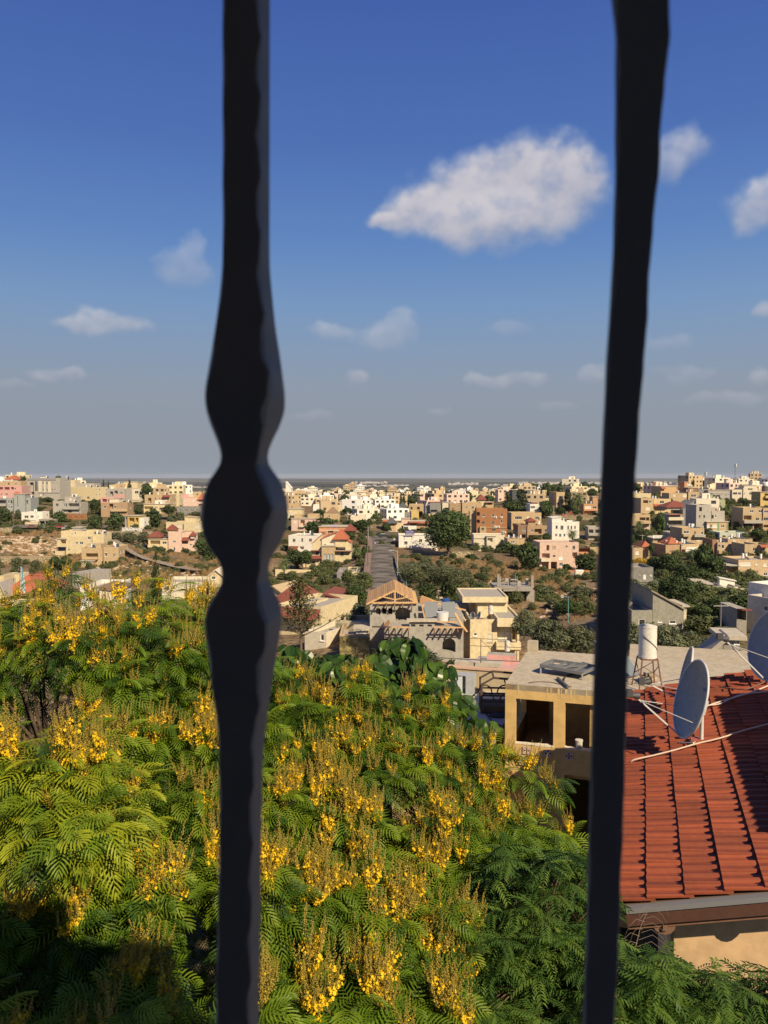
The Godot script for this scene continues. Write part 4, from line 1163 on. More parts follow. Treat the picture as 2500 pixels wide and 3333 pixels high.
	house("tan_house", "long tan house with four framed windows near the right edge", "house", 3, 210, 2, [[1335, 1067, 1720, 1310, 0, 10, [0.57, 0.43, 0.27], "f", [["s", 1350, 1092, 1476, 1136], ["s", 1520, 1102, 1551, 1136], ["s", 1610, 1107, 1646, 1141], ["w", 1380, 1195, 1427, 1231], ["w", 1510, 1201, 1552, 1236], ["w", 1610, 1206, 1652, 1241]]], [1205, 1130, 1335, 1310, -0.6, 8, "tn", "n", [["v", 1218, 1162, 1322, 1224], ["A", 1205, 1100, 1335, 1130, "gr"]]], [1255, 1272, 1420, 1310, 1.5, 3, [0.42, 0.16, 0.08], "n"]])
	house("white_house", "cluster of low white flat roofs with a sloped white end wall", "house", 3, 166, -4, [[1170, 1362, 1336, 1500, 0, 8, "cw", "f", [["w", 1076, 1410, 1090, 1436], ["w", 1190, 1430, 1282, 1485]]], [1050, 1350, 1170, 1500, -0.4, 8, "co", "f", [["w", 1076, 1410, 1091, 1436], ["w", 1130, 1416, 1156, 1452]]], [1135, 1342, 1300, 1420, -5, 1.5, "wh", ["s", 1.5, 0.8, "wh"]], [890, 1335, 1050, 1500, -1, 8, "gl", "n", [["V", 905, 1376, 1048, 1440]]], [1336, 1380, 1440, 1500, -1.5, 8, "cw", "f"]])
	house("grey_house", "grey rendered house with white door beside the hammered bar", "house", 3, 156, 0, [[170, 1150, 420, 1385, 0, 8, [0.24, 0.235, 0.215], "f", [["s", 310, 1226, 346, 1281, "wh"], ["w", 272, 1223, 287, 1241], ["w", 385, 1228, 403, 1243], ["x", 230, 1316, 266, 1336], ["b", 225, 1296, 420, 1302, "gl"]]], [420, 1300, 470, 1385, -1, 7, "bg", "f"]])
	house("shed_roof_house", "grey house with a single sloping roof behind the white water tank", "house", 6, 104, 0, [[618, 245, 897, 410, 0, 9, [0.30, 0.29, 0.245], ["s", 2.6, 0.1, [0.3, 0.26, 0.19]], [["w", 668, 326, 701, 347], ["w", 770, 330, 832, 360]]], [430, 240, 618, 410, 0.3, 6, [0.30, 0.29, 0.245], "f", [["w", 495, 318, 556, 376]]], [300, 170, 440, 410, -3, 6, [0.26, 0.25, 0.22], "f"], [897, 208, 926, 410, -2.5, 5, "cw", "n"]], "", false)
	house("white_modern_house", "white modern house with shaded flank at the right edge", "house", 6, 98, -66, [[1467, 152, 1800, 460, 0, 9, [0.55, 0.52, 0.46], "f", [["w", 1618, 200, 1660, 240]]], [1480, 30, 1800, 152, -2.5, 6, "wh", "f"]], "", false)
	house("pergola_house", "low house with red tiled pergola left of the white modern house", "house", 6, 96, 0, [[1375, 225, 1470, 420, 0, 5, [0.3, 0.28, 0.25], "", [["v", 1380, 235, 1465, 330], ["A", 1335, 190, 1470, 218, "dr"]]]], "", false)

func build_trees() -> void:
	var list := [
		[8, "b", 370, 95, 175, 95, 520, "small dark tree beside the red hipped roof at top left"],
		[8, "b", 900, 80, 320, 130, 500, "tall dark tree right of the grey apartment block"],
		[8, "b", 740, 415, 505, 170, 440, "low spreading tree before the grey apartment block"],
		[8, "b", 515, 430, 505, 95, 430, "dark tree between blue grey house and apartment block"],
		[8, "u", 270, 868, 1005, 195, 338, "big round dark bush on the bare left slope"],
		[8, "b", 90, 585, 840, 230, 372, "large tree at the left edge above the cream stone wall"],
		[8, "b", 620, 560, 650, 110, 395, "small rounded tree above the white house"],
		[8, "o", 280, 610, 790, 130, 392, "grey green tree left of the white house"],
		[8, "b", 930, 625, 850, 210, 384, "wide tree behind the parked cars"],
		[8, "c", 1598, 150, 290, 36, 600, "slim cypress on the skyline above the cream cube"],
		[8, "b", 1480, 690, 925, 240, 364, "broad leafy street tree left of two above the tan retaining wall"],
		[8, "b", 1380, 850, 940, 135, 350, "rounded dark tree at the end of the left street"],
		[9, "b", 610, 195, 495, 225, 440, "biggest dark tree on the left ridge beside the raw concrete wall"],
		[9, "p", 340, 150, 285, 72, 500, "dark pine before the cream house with pitched roof"],
		[9, "c", 15, 170, 285, 22, 600, "thin cypress at the left end of the ridge skyline"],
		[9, "b", 130, 645, 915, 270, 360, "broad leafy street tree right of two above the tan retaining wall"],
		[9, "b", 720, 595, 920, 260, 376, "tall bushy tree right of the yellow balcony house"],
		[9, "b", 945, 540, 700, 210, 390, "round dark tree below the beige house"],
		[9, "o", 990, 655, 870, 190, 379, "grey green tree below the round dark tree"],
		[9, "o", 1120, 635, 790, 170, 386, "olive tree left of the grey concrete wall"],
		[9, "o", 1350, 635, 740, 250, 390, "olive tree in front of the grey concrete wall"],
		[9, "b", 480, 575, 710, 150, 388, "dark tree right of the brown curved balcony house"],
		[8, "b", 1460, 440, 640, 160, 400, "tree right of the grey balcony house"],
		[0, "o", 890, 548, 645, 120, 328, "leftmost olive tree of the grove above the dirt track"],
		[0, "o", 1000, 545, 645, 125, 326, "middle olive tree of the grove above the dirt track"],
		[0, "o", 1105, 543, 655, 125, 322, "rightmost olive tree of the grove above the dirt track"],
		[0, "o", 1075, 640, 735, 90, 298, "olive tree at the bend of the dirt track"],
		[0, "b", 1245, 658, 722, 80, 300, "dark bush tree at the left foot of the pink turret villa"],
		[0, "u", 1315, 680, 716, 65, 298, "small bush at the middle foot of the pink turret villa"],
		[0, "u", 1435, 675, 716, 70, 296, "small bush at the right foot of the pink turret villa"],
		[0, "b", 1550, 598, 700, 120, 300, "dark tree right of the pink turret villa"],
		[0, "b", 1610, 650, 770, 150, 262, "dark tree low beside the ball of the bar"],
		[0, "b", 745, 548, 592, 70, 306, "small tree behind the large cream house"],
		[13, "o", 265, 340, 570, 200, 232, "lone olive tree before the pale stone terrace wall"],
		[13, "o", 555, 388, 540, 190, 240, "left olive tree below the terrace wall end"],
		[13, "o", 740, 450, 630, 190, 205, "lower olive tree left of the grey unfinished house"],
		[13, "b", 850, 325, 540, 200, 240, "dark tree at the corner below the large cream house"],
		[13, "b", 1010, 330, 520, 190, 236, "dark tree between terrace wall and tan villa"],
		[13, "o", 640, 440, 600, 160, 215, "middle olive tree left of the grey unfinished house"],
		[13, "o", -10, 350, 540, 80, 235, "olive tree cut by the left edge of the view"],
		[0, "o", 905, 885, 975, 70, 160, "small olive tree in the scrub right of the tan villa"],
		[0, "c", 1205, 735, 1075, 92, 100, "tall dark cypress rising behind the blossoms"],
		[1, "d", 940, 815, 1030, 130, 263, "date palm right of the yellow villa"],
		[1, "d", 225, 965, 1085, 160, 236, "low palm above the cream retaining wall"],
		[1, "b", 340, 880, 1035, 190, 262, "dark tree below the white house with red awning"],
		[1, "b", 440, 870, 1030, 130, 258, "dark tree touching the left side of the yellow villa"],
		[1, "b", 850, 695, 810, 130, 300, "dark tree behind the roof of the yellow villa"],
		[1, "b", 520, 585, 745, 180, 340, "dark round tree left of the orange house"],
		[1, "b", 655, 555, 655, 150, 366, "dark tree above the orange house roof"],
		[1, "b", 1000, 725, 830, 90, 310, "dark tree at the left kerb near the top of the road"],
		[1, "p", 1020, 418, 570, 52, 440, "dark conifer between the two cream blocks"],
		[1, "p", 1160, 420, 520, 45, 470, "small dark conifer right of the cream blocks"],
		[1, "b", 1110, 490, 590, 140, 425, "dark tree below the small conifer"],
		[1, "b", 880, 575, 690, 160, 348, "left of two dark trees behind the orange house porch"],
		[1, "b", 1000, 570, 700, 160, 344, "right of two dark trees behind the orange house porch"],
		[1, "d", 1218, 425, 570, 120, 436, "palm beside the dark grey house in the middle of town"],
		[1, "b", 1230, 605, 700, 100, 352, "tree between the red awning houses and the road wall"],
		[1, "b", 580, 475, 548, 130, 415, "dark tree left of the dull tan house"],
		[1, "b", 850, 458, 530, 120, 436, "dark tree right of the dull tan house"],
		[1, "c", 1372, 318, 440, 34, 560, "left of two tall cypresses above the half finished tan house"],
		[1, "c", 1400, 322, 440, 40, 560, "right of two tall cypresses above the half finished tan house"],
		[1, "c", 1640, 330, 450, 40, 540, "lone cypress above the blue grey house"],
		[1, "b", 1475, 355, 440, 110, 520, "round tree right of the two tall cypresses"],
		[1, "b", 1010, 830, 960, 50, 252, "bright green hedge tree beside the road lamp"],
		[2, "b", 405, 402, 760, 440, 268, "huge spreading tree right of the white building"],
		[2, "b", 565, 255, 345, 105, 520, "dark crown rising behind the wide tan house"],
		[2, "p", 1010, 240, 440, 170, 420, "large brownish pine before the dark modern house"],
		[2, "p", 900, 260, 430, 115, 425, "dark pine left of the brownish pine"],
		[2, "b", 950, 320, 440, 160, 415, "dark tree between the two pines"],
		[2, "d", 1480, 245, 440, 150, 418, "tall palm above the stepped retaining wall"],
		[2, "p", 1400, 235, 430, 110, 428, "dark pine left of the tall palm"],
		[2, "b", 1215, 325, 480, 120, 398, "green tree left of the lamp pole above the wall"],
		[2, "b", 1330, 380, 455, 90, 404, "bush left of the digger above the wall"],
		[2, "b", 1465, 390, 452, 90, 406, "clipped tree under the tall palm"],
		[2, "d", 1435, 562, 690, 110, 300, "palm at the corner of the bright white house"],
		[2, "b", 1220, 600, 660, 90, 318, "small dark tree at the foot of the brown veranda house"],
		[2, "b", 1600, 230, 300, 100, 500, "dark tree on the skyline beside the hammered bar"],
		[2, "b", 890, 672, 800, 170, 300, "dark tree right of the pale stair bay house"],
		[2, "b", 1075, 660, 925, 190, 246, "tall dark tree left of the pink house"],
		[2, "b", 965, 690, 820, 150, 284, "middle dark tree left of the pink house"],
		[2, "o", 740, 765, 860, 130, 266, "grey green bush in front of the pale stair bay house"],
		[2, "b", 600, 772, 850, 140, 268, "dark bush at the top of the brown field"],
		[2, "b", 445, 765, 815, 75, 262, "small dark bush under the giant tree"],
		[2, "o", 45, 768, 850, 105, 262, "first olive tree of the back row at the white building"],
		[2, "o", 125, 762, 840, 85, 262, "second olive tree of the back row at the white building"],
		[2, "o", 240, 792, 868, 85, 246, "olive tree under the pinkish doors"],
		[2, "o", 165, 855, 940, 95, 226, "left olive tree of three in the middle of the field"],
		[2, "o", 272, 855, 945, 105, 225, "middle olive tree of three in the middle of the field"],
		[2, "o", 375, 865, 945, 105, 222, "right olive tree of three in the middle of the field"],
		[2, "o", 345, 822, 880, 65, 240, "small olive tree above the right one of three"],
		[2, "o", 60, 845, 925, 80, 238, "olive tree behind the teal lamp post"],
		[2, "o", 90, 915, 1030, 150, 196, "large olive tree at the foot of the road"],
		[2, "b", 232, 1015, 1150, 180, 160, "bright green tree behind the timber roof"],
		[2, "b", 410, 955, 1150, 175, 158, "light green tree with pale stones at its foot"],
		[2, "b", 660, 930, 990, 100, 200, "dark bush on the brown field"],
		[2, "o", 548, 935, 1010, 130, 198, "grey green bush on the brown field"],
		[2, "b", 640, 1042, 1130, 250, 138, "dark hedge trees left of the concrete skeleton"],
		[2, "u", 1335, 935, 985, 90, 216, "bush by the small white box"],
		[2, "o", 1500, 1030, 1165, 210, 168, "olive tree right of the concrete skeleton"],
		[2, "o", 1200, 1045, 1140, 170, 172, "olive bush beside the concrete skeleton"],
		[2, "b", 1545, 765, 925, 190, 256, "dark tree at the right corner of the pink house"],
		[2, "b", 1390, 855, 912, 90, 256, "small tree at the door of the pink house"],
		[2, "o", 1275, 1140, 1210, 110, 150, "small olive bush below the concrete skeleton"],
		[2, "b", 1400, 1150, 1280, 220, 132, "dark bushes around the small teal lamp"],
		[4, "o", 955, 150, 280, 300, 76, "left large olive tree behind the concrete roof"],
		[4, "o", 1120, 170, 290, 280, 74, "right large olive tree behind the concrete roof"],
		[5, "o", 960, 25, 290, 330, 70, "near olive tree touching the back edge of the concrete roof"],
		[5, "o", 1170, 70, 300, 300, 71, "olive tree left of the hammered bar behind the concrete roof"],
		[5, "o", 790, -40, 160, 180, 84, "olive tree at the right corner of the cream flat roofed house"],
		[6, "o", 450, 340, 640, 200, 66, "olive tree left of the white water tank"],
		[6, "o", 745, 350, 680, 330, 60, "olive tree right of the white water tank"],
		[6, "o", 940, 410, 650, 280, 63, "olive tree behind the edge on dish"],
		[6, "o", 1110, 480, 610, 180, 66, "small olive tree left of the stair hut"],
		[6, "b", 1030, 590, 690, 140, 50, "bright green shrub behind the edge on dish"],
		[6, "o", 1290, 385, 450, 260, 80, "hedge below the red tiled pergola"],
		[3, "b", 680, 1225, 1640, 500, 124, "biggest dark leafy tree on the right slope"],
		[3, "o", 300, 1320, 1520, 280, 122, "grey green tree left of the biggest dark leafy tree"],
		[3, "b", 975, 875, 1250, 230, 192, "tall garden tree beside the wide tan house"],
		[3, "b", 1090, 1020, 1230, 220, 188, "reddish tipped tree at the corner of the long tan house"],
		[3, "b", 600, 1010, 1200, 280, 196, "dark shaded tree below the white end wall house"],
		[3, "b", 780, 1120, 1280, 300, 170, "dark tree in front of the tall garden tree"],
		[3, "b", 950, 1160, 1290, 220, 176, "dark bush left of the long tan house"],
		[3, "d", 850, 935, 1100, 170, 212, "palm at the corner of the white end wall house"],
		[3, "b", 1350, 1430, 1680, 240, 110, "dark tree left of the white modern house"],
		[3, "b", 1130, 1470, 1680, 230, 108, "dark tree below the low white flat roofs"],
		[3, "b", 950, 1560, 1680, 230, 106, "light green tree below the biggest dark leafy tree"],
		[3, "b", 1540, 725, 850, 180, 262, "round tree below the stilted tan house"],
		[3, "b", 500, 545, 790, 125, 300, "dark tree left of the maroon hipped roof"],
		[3, "b", 285, 735, 890, 150, 275, "tree beside the hammered bar left of the banner shop"],
		[3, "d", 265, 640, 760, 120, 290, "palm beside the hammered bar"],
		[3, "y", 285, 1050, 1135, 180, 226, "yellow flowering bush beside the hammered bar"],
		[3, "b", 430, 1030, 1210, 160, 200, "dark tree right of the yellow flowering bush"],
		[3, "o", 1440, 420, 482, 240, 398, "long grey green hedge below the cream ridge house"],
		[3, "d", 1228, 470, 620, 130, 330, "palm right of the grey house with pergola roof"],
		[3, "d", 1015, 415, 500, 100, 366, "palm in front of the pale green house"],
		[3, "b", 1320, 530, 650, 110, 318, "dark tree left of the stilted tan house"],
		[3, "c", 850, 200, 285, 34, 600, "left skyline conifer beside the orange stair tower"],
		[3, "c", 1122, 235, 290, 26, 640, "small skyline conifer between the masts"],
		[3, "c", 1178, 215, 290, 30, 640, "pointed skyline conifer left of the taller mast"],
		[3, "b", 235, 240, 350, 130, 430, "dark tree on the ridge beside the hammered bar"],
		[3, "b", 1290, 1240, 1320, 150, 206, "left bush at the foot of the long tan house"],
		[3, "b", 1490, 1255, 1330, 160, 204, "right bush at the foot of the long tan house"],
		[3, "b", 400, 880, 1010, 70, 246, "dark shrub beside the small tan house with red roof"],
		[14, "b", 1290, 85, 370, 320, 118, "dark green tree left of the timber roof"],
		[14, "o", 1330, 325, 640, 280, 100, "olive tree between red porch roof and block house"],
		[14, "o", 1170, 490, 620, 220, 97, "lower olive tree beside the cream villa wall"],
		[14, "o", 880, 185, 260, 190, 200, "left of two bushes at the foot of the cream retaining wall"],
		[14, "o", 990, 185, 270, 150, 198, "right of two bushes at the foot of the cream retaining wall"],
		[14, "b", 300, 135, 220, 130, 215, "left clipped hedge at the foot of the cream retaining wall"],
		[14, "b", 410, 150, 222, 130, 214, "right clipped hedge at the foot of the cream retaining wall"],
		[15, "b", 890, 770, 960, 220, 60, "green shrub below the block house corner"],
		[15, "b", 400, 640, 900, 900, 52, "dark green shrubs behind the large leaved tree"],
	]
	for t in list:
		tree(t[0], t[1], t[2], t[3], t[4], t[5], t[6], t[7])

# ---------------------------------------------------------------- far town, roads, poles, vehicles
func far_house_mesh(k: int) -> ArrayMesh:
	var key := "far %d" % k
	if meshes.has(key):
		return meshes[key]
	rng.seed = 900 + k
	var w := rng.randf_range(9, 15)
	var d := rng.randf_range(9, 13)
	var floors := rng.randi_range(2, 3) if k < 9 else rng.randi_range(4, 6) if k < 12 else 11
	var h := floors * 3.1
	var g := Geo.new()
	var gl := Geo.new()
	for f in 3:
		var ax: Vector3 = [Vector3.RIGHT, Vector3(0, 0, -1), Vector3(0, 0, 1)][f]
		var o: Vector3 = [Vector3(-w / 2, -4, d / 2), Vector3(w / 2, -4, d / 2), Vector3(-w / 2, -4, -d / 2)][f]
		var ln: float = w if f == 0 else d
		var ops := []
		for i in floors:
			var m := int(ln / 3.2)
			for j in m:
				if rng.randf() < 0.75:
					var ww := rng.randf_range(1.0, 2.2)
					var x := ln * (j + 0.5) / m - ww / 2
					ops.append([x, 4 + i * 3.1 + 0.9, x + ww, 4 + i * 3.1 + 2.3, 0.3, 0.0, false])
		facade(g, o, ax, ln, h + 4, ops)
		for q in ops:
			var n := ax.cross(Vector3.UP)
			var a: Vector3 = o + ax * q[0] + Vector3.UP * q[1] - n * 0.25
			gl.quad(a, a + ax * (q[2] - q[0]), a + ax * (q[2] - q[0]) + Vector3.UP * (q[3] - q[1]), a + Vector3.UP * (q[3] - q[1]))
	facade(g, Vector3(w / 2, -4, -d / 2), Vector3.LEFT, w, h + 4, [])
	g.quad(Vector3(-w / 2, h, d / 2), Vector3(w / 2, h, d / 2), Vector3(w / 2, h, -d / 2), Vector3(-w / 2, h, -d / 2))
	g.bx(-w * 0.1, h + 0.01, -d * 0.3, w * 0.25, h + 2.2, 0)
	var t := Geo.new()
	for q in 2 + k % 2:
		var p := Vector3(rng.randf_range(-w, w) * 0.4, h + 0.01, rng.randf_range(0.05, 0.4) * d)
		t.tube([p, p + Vector3.UP * 1.7], [0.4, 0.4], 7)
	var m := g.mesh()
	gl.into(m)
	t.into(m)
	meshes[key] = m
	return m

func build_far_town() -> void:
	rng.seed = 31
	var tones := [["cr", "cream"], ["cw", "pale stone"], ["wh", "white"], ["tn", "tan"], ["pl", "pinkish"]]
	var bands := [[960, 1950, 660, 820, 34], [950, 1980, 820, 1050, 46], [930, 2030, 1050, 1400, 62], [960, 2080, 1400, 1900, 74], [420, 960, 660, 900, 10], [1880, 2520, 620, 900, 44], [900, 1960, 425, 660, 60], [1985, 2520, 400, 620, 46], [-40, 640, 480, 640, 26], [1985, 2300, 300, 400, 8]]
	for b in bands:
		for i in b[4]:
			var px := rng.randf_range(b[0], b[1])
			var d: float = rng.randf_range(b[2], b[3])
			var k := rng.randi_range(0, 8) if rng.randf() < 0.86 or b[0] > 1800 or b[2] < 600 else rng.randi_range(9, 11)
			var clash := false
			for q in spots:
				if px > q[0] - 2600 * 9 / d and px < q[1] + 2600 * 9 / d and absf(log(d) - q[2]) < 0.045:
					clash = true
			if clash:
				continue
			spots.append([px, px, log(d)])
			var tone: Array = tones[[0, 0, 1, 1, 1, 2, 2, 3, 3, 4][rng.randi() % 10]]
			if px > 1980 and rng.randf() < 0.6:
				tone = tones[3]
			var mark := ""
			var best := 1e9
			for q in [[960, "the white sloped tower"], [1060, "the square pale block on the skyline"], [1160, "the tallest tan tower"], [1273, "the pale stepped apartment tower"], [1380, "the two white slab towers"], [1520, "the crown behind the wide tan house"], [1640, "the pines by the dark modern house"], [1760, "the small cream tower block"], [1850, "the pale domed house"], [1960, "the hammered bar"], [2200, "the orange stair tower"], [2380, "the taller radio mast"], [620, "the ball of the turned bar"]]:
				if absf(px - q[0]) < best:
					best = absf(px - q[0])
					mark = q[1]
			mark += ", front rows" if d < 950 else ", middle rows" if d < 1400 else ", last rows"
			var p := at(px, 1545, d)
			p.y = ground_y(px, d) + rng.randf_range(-0.3, 0.3)
			var tall := k >= 9
			var t := thing("far_apartment_block" if tall else "far_house", p, 0, "tiny %s %s near %s" % [tone[1], "apartment block" if tall else "flat roofed house", mark], "building" if tall else "house", "%s %s of the far town near %s" % [tone[1], "apartment blocks" if tall else "houses", mark])
			t.rotation.y = rng.randf_range(-0.5, 0.5)
			var o := obj("wall", far_house_mesh(k), [mat(tone[0], 0.9), mat([0.05, 0.055, 0.06], 0.3), mat("wh", 0.6)], t)
			o.name = "wall"
	# the towers that stand out
	for q in [[1148, 1640, 12, "tallest tan tower left of the far town skyline", "tn", 1573, 1606, 1560], [1128, 1640, 16, "wide tan block beside the tallest tower of the far town", "tn", 1581, 1606, 1600], [1174, 1640, 14, "white stepped block on the far town skyline", "wh", 1580, 1604, 1560],
		[1018, 1640, 16, "square pale block on the left of the far skyline", "cw", 1587, 1604, 1500], [1147, 1640, 13, "tall pale block in front of the far town", "cw", 1610, 1645, 900], [1173, 1640, 13, "grey gridded block right of the tall pale block", "gl", 1622, 1652, 860], [1184, 1640, 12, "pinkish block behind the grey gridded block", "pl", 1606, 1630, 1050],
		[1270, 1640, 15, "pale stepped apartment tower left of the two cypresses", "cw", 1616, 1650, 820], [1277, 1640, 12, "tan tower behind the pale stepped apartment tower", "tn", 1588, 1612, 1150], [1372, 1640, 11, "left white slab tower of the pair on the plain edge", "wh", 1587, 1618, 1300], [1390, 1640, 11, "right white slab tower of the pair on the plain edge", "wh", 1588, 1616, 1320], [1356, 1640, 8, "thin dark block left of the white slab towers", "dk", 1592, 1612, 1360],
		[958, 1640, 12, "left grey tan block of two behind the white sloped tower", "tn", 1608, 1626, 800], [979, 1640, 15, "right tan block of two behind the white sloped tower", "tn", 1606, 1624, 790]]:
		var p := at(q[0], q[6], q[7])
		var h := at(q[0], q[5], q[7]).y - p.y
		var t := thing("tower_block", p, rng.randf_range(-0.4, 0.4), q[3], "building")
		var g := Geo.new()
		var gl := Geo.new()
		var w: float = q[2] * 1.0
		var n := maxi(3, int(h / 3.1))
		for f in 2:
			var ax: Vector3 = [Vector3.RIGHT, Vector3(0, 0, -1)][f]
			if f == 1 and q[0] > 1250:
				ax = Vector3(0, 0, 1)
			var o := Vector3(-w / 2, -10, w / 2) if f == 0 else Vector3(w / 2, -10, w / 2) if ax.z < 0 else Vector3(-w / 2, -10, -w / 2)
			var ops := []
			for i in n:
				for j in 4:
					var x := w * (j + 0.5) / 4 - w * 0.075
					ops.append([x, 10 + h * (i + 0.3) / n, x + w * 0.15, 10 + h * (i + 0.75) / n, 0.4, 0.0, false])
			facade(g, o, ax, w, h + 10, ops)
			var nn := ax.cross(Vector3.UP)
			for r in ops:
				var a: Vector3 = o + ax * r[0] + Vector3.UP * r[1] - nn * 0.3
				gl.quad(a, a + ax * (r[2] - r[0]), a + ax * (r[2] - r[0]) + Vector3.UP * (r[3] - r[1]), a + Vector3.UP * (r[3] - r[1]))
		facade(g, Vector3(-w / 2, -10, -w / 2) if q[0] <= 1250 else Vector3(w / 2, -10, w / 2), Vector3(0, 0, 1 if q[0] <= 1250 else -1), w, h + 10, [])
		facade(g, Vector3(w / 2, -10, -w / 2), Vector3.LEFT, w, h + 10, [])
		obj("wall", g, mat(q[4], 0.9), t)
		obj("windows", gl, mat([0.05, 0.055, 0.06], 0.3), t).set_meta("kind", "stuff")
		var r := Geo.new()
		r.bx(-w / 2, h, -w / 2, w / 2, h + 0.5, w / 2)
		r.bx(-w * 0.2, h + 0.5, -w * 0.2, w * 0.2, h + 3.0, w * 0.2)
		obj("roof", r, mat(q[4], 0.9), t)
	# settlements on the plain and the ridge beyond: too far to count
	var far := Geo.new()
	for s in [[930, 1080, 4600, 46], [1010, 1090, 5200, 30], [1120, 1330, 7200, 60], [1320, 1400, 5200, 24], [1460, 1560, 8200, 30], [1590, 1720, 7800, 46], [1690, 1960, 8600, 90], [1530, 1620, 3400, 26], [560, 700, 6200, 36], [380, 480, 9000, 20], [2060, 2500, 9000, 40], [1150, 1260, 9500, 30]]:
		for i in s[3]:
			var d: float = s[2] * rng.randf_range(0.94, 1.06)
			var p := at(rng.randf_range(s[0], s[1]), 1545, d)
			var z := rng.randf_range(5, 18)
			far.bx(p.x - z, -63, p.z - 8, p.x + z, -62 + rng.randf_range(4, 12) * (2.0 if s[2] > 8000 else 1.0), p.z + 8)
	tag(obj("far_settlements", far, mat([0.45, 0.42, 0.38], 0.9)), "pale specks of distant villages scattered over the hazy plain", "village", "", "stuff")
	# dark groves in the plain and the far town
	for part in 2:
		var where := []
		if part == 0:
			for i in 620:
				var px := rng.randf_range(860, 2080)
				var d := 620.0 * pow(3.2, rng.randf())
				where.append([px, d, rng.randf_range(6, 12)])
		else:
			for i in 420:
				where.append([rng.randf_range(-200, 2700), 2400 * pow(3.0, rng.randf()), rng.randf_range(10, 26)])
		var mm := MultiMesh.new()
		mm.transform_format = MultiMesh.TRANSFORM_3D
		mm.mesh = crown_mesh("broad", 1, 0)
		rng.seed = 77 + part
		mm.instance_count = where.size()
		for i in where.size():
			var q: Array = where[i]
			var p := at(q[0], 1545, q[1])
			p.y = ground_y(q[0], q[1]) - 0.5 if part == 0 else -62.5
			var s: float = q[2]
			mm.set_instance_transform(i, Transform3D(Basis.from_scale(Vector3(s * (1.0 if part == 0 else 3.0), s * rng.randf_range(0.6, 1.1), s)).rotated(Vector3.UP, rng.randf() * (TAU if part == 0 else 0.3)), p))
		var mi := MultiMeshInstance3D.new()
		mi.name = "garden_trees" if part == 0 else "far_groves"
		mi.multimesh = mm
		mi.material_override = leaf_mat([0.075, 0.105, 0.04])
		add_child(mi)
		tag(mi, ["dark green garden trees filling the far town", "dark groves and hedgerows dotted over the hazy plain"][part], "trees", "", "stuff")

func scatter(called: String, label: String, cat: String, mesh: ArrayMesh, m, areas: Array, sd: int) -> void:
	rng.seed = sd
	var xs := []
	for a in areas:     # photo x0, x1, depth range, how many, sizes
		for i in a[4]:
			var px := rng.randf_range(a[0], a[1])
			var d: float = rng.randf_range(a[2], a[3])
			var p := at(px, 1545, d)
			var s := rng.randf_range(a[5], a[6])
			p.y = ground_y(px, d) - 0.15 * s
			xs.append(Transform3D(Basis.from_scale(Vector3(s, s * rng.randf_range(0.45, 0.9), s)).rotated(Vector3.UP, rng.randf() * TAU), p))
	var mm := MultiMesh.new()
	mm.transform_format = MultiMesh.TRANSFORM_3D
	mm.mesh = mesh
	mm.instance_count = xs.size()
	for i in xs.size():
		mm.set_instance_transform(i, xs[i])
	var mi := MultiMeshInstance3D.new()
	mi.name = called
	mi.multimesh = mm
	mi.material_override = m
	add_child(mi)
	tag(mi, label, cat, "", "stuff")

func rock_mesh() -> ArrayMesh:
	var g := Geo.new()
	rng.seed = 8
	for k in 5:
		var c := Vector3(rng.randf_range(-0.35, 0.35), 0.1, rng.randf_range(-0.35, 0.35))
		g.box(Transform3D(Basis.from_euler(Vector3(rng.randf(), rng.randf(), rng.randf()) * 3.0), c), Vector3(rng.randf_range(0.25, 0.6), rng.randf_range(0.2, 0.45), rng.randf_range(0.25, 0.6)))
	return g.mesh()

func tuft_mesh() -> ArrayMesh:
	var g := Geo.new()
	rng.seed = 18
	for k in 70:
		var a := rng.randf() * TAU
		var p := Vector3(cos(a), 0, sin(a)) * rng.randf() * 0.45
		var t := p + Vector3(rng.randf_range(-0.2, 0.2), rng.randf_range(0.4, 0.95), rng.randf_range(-0.2, 0.2))
		var s := Vector3(-sin(a), 0, cos(a)) * 0.03
		g.tri(p - s, p + s, t)
	return g.mesh()

func build_scrub() -> void:
	var dry := mat([0.36, 0.23, 0.105], 1.0, "leaf")
	scatter("dry_grass", "dry brown weeds and grass on the open slopes", "grass", tuft_mesh(), mat([0.30, 0.19, 0.085], 1.0), [[-40, 360, 255, 350, 700, 1.2, 2.6], [1480, 1900, 178, 262, 900, 0.9, 2.2], [1340, 1560, 195, 260, 250, 0.7, 1.6], [340, 720, 190, 300, 500, 1.0, 2.4], [1620, 1950, 130, 180, 240, 0.8, 1.8]], 61)
	scatter("scrub", "low green scrub bushes between houses and on the slopes", "scrub", crown_mesh("olive", 0, 0), leaf_mat([0.13, 0.15, 0.06]), [[-40, 700, 180, 340, 150, 1.2, 3.6], [1320, 1950, 120, 260, 260, 1.2, 4.0], [1980, 2560, 100, 330, 420, 2.0, 5.5], [-60, 700, 340, 480, 260, 2.0, 5.0], [900, 1960, 290, 470, 380, 2.0, 5.0], [1980, 2560, 330, 460, 260, 2.5, 5.5], [850, 1200, 120, 290, 170, 2.0, 5.0]], 62)
	scatter("rubble", "pale broken rocks strewn over the bare left slope", "rocks", rock_mesh(), mat([0.52, 0.42, 0.31], 1.0), [[-40, 190, 285, 330, 900, 0.5, 2.0], [1390, 1620, 160, 210, 260, 0.4, 1.5], [300, 380, 205, 262, 220, 0.6, 2.0], [340, 640, 190, 260, 160, 0.4, 1.3], [1760, 1950, 140, 190, 150, 0.4, 1.2]], 63)

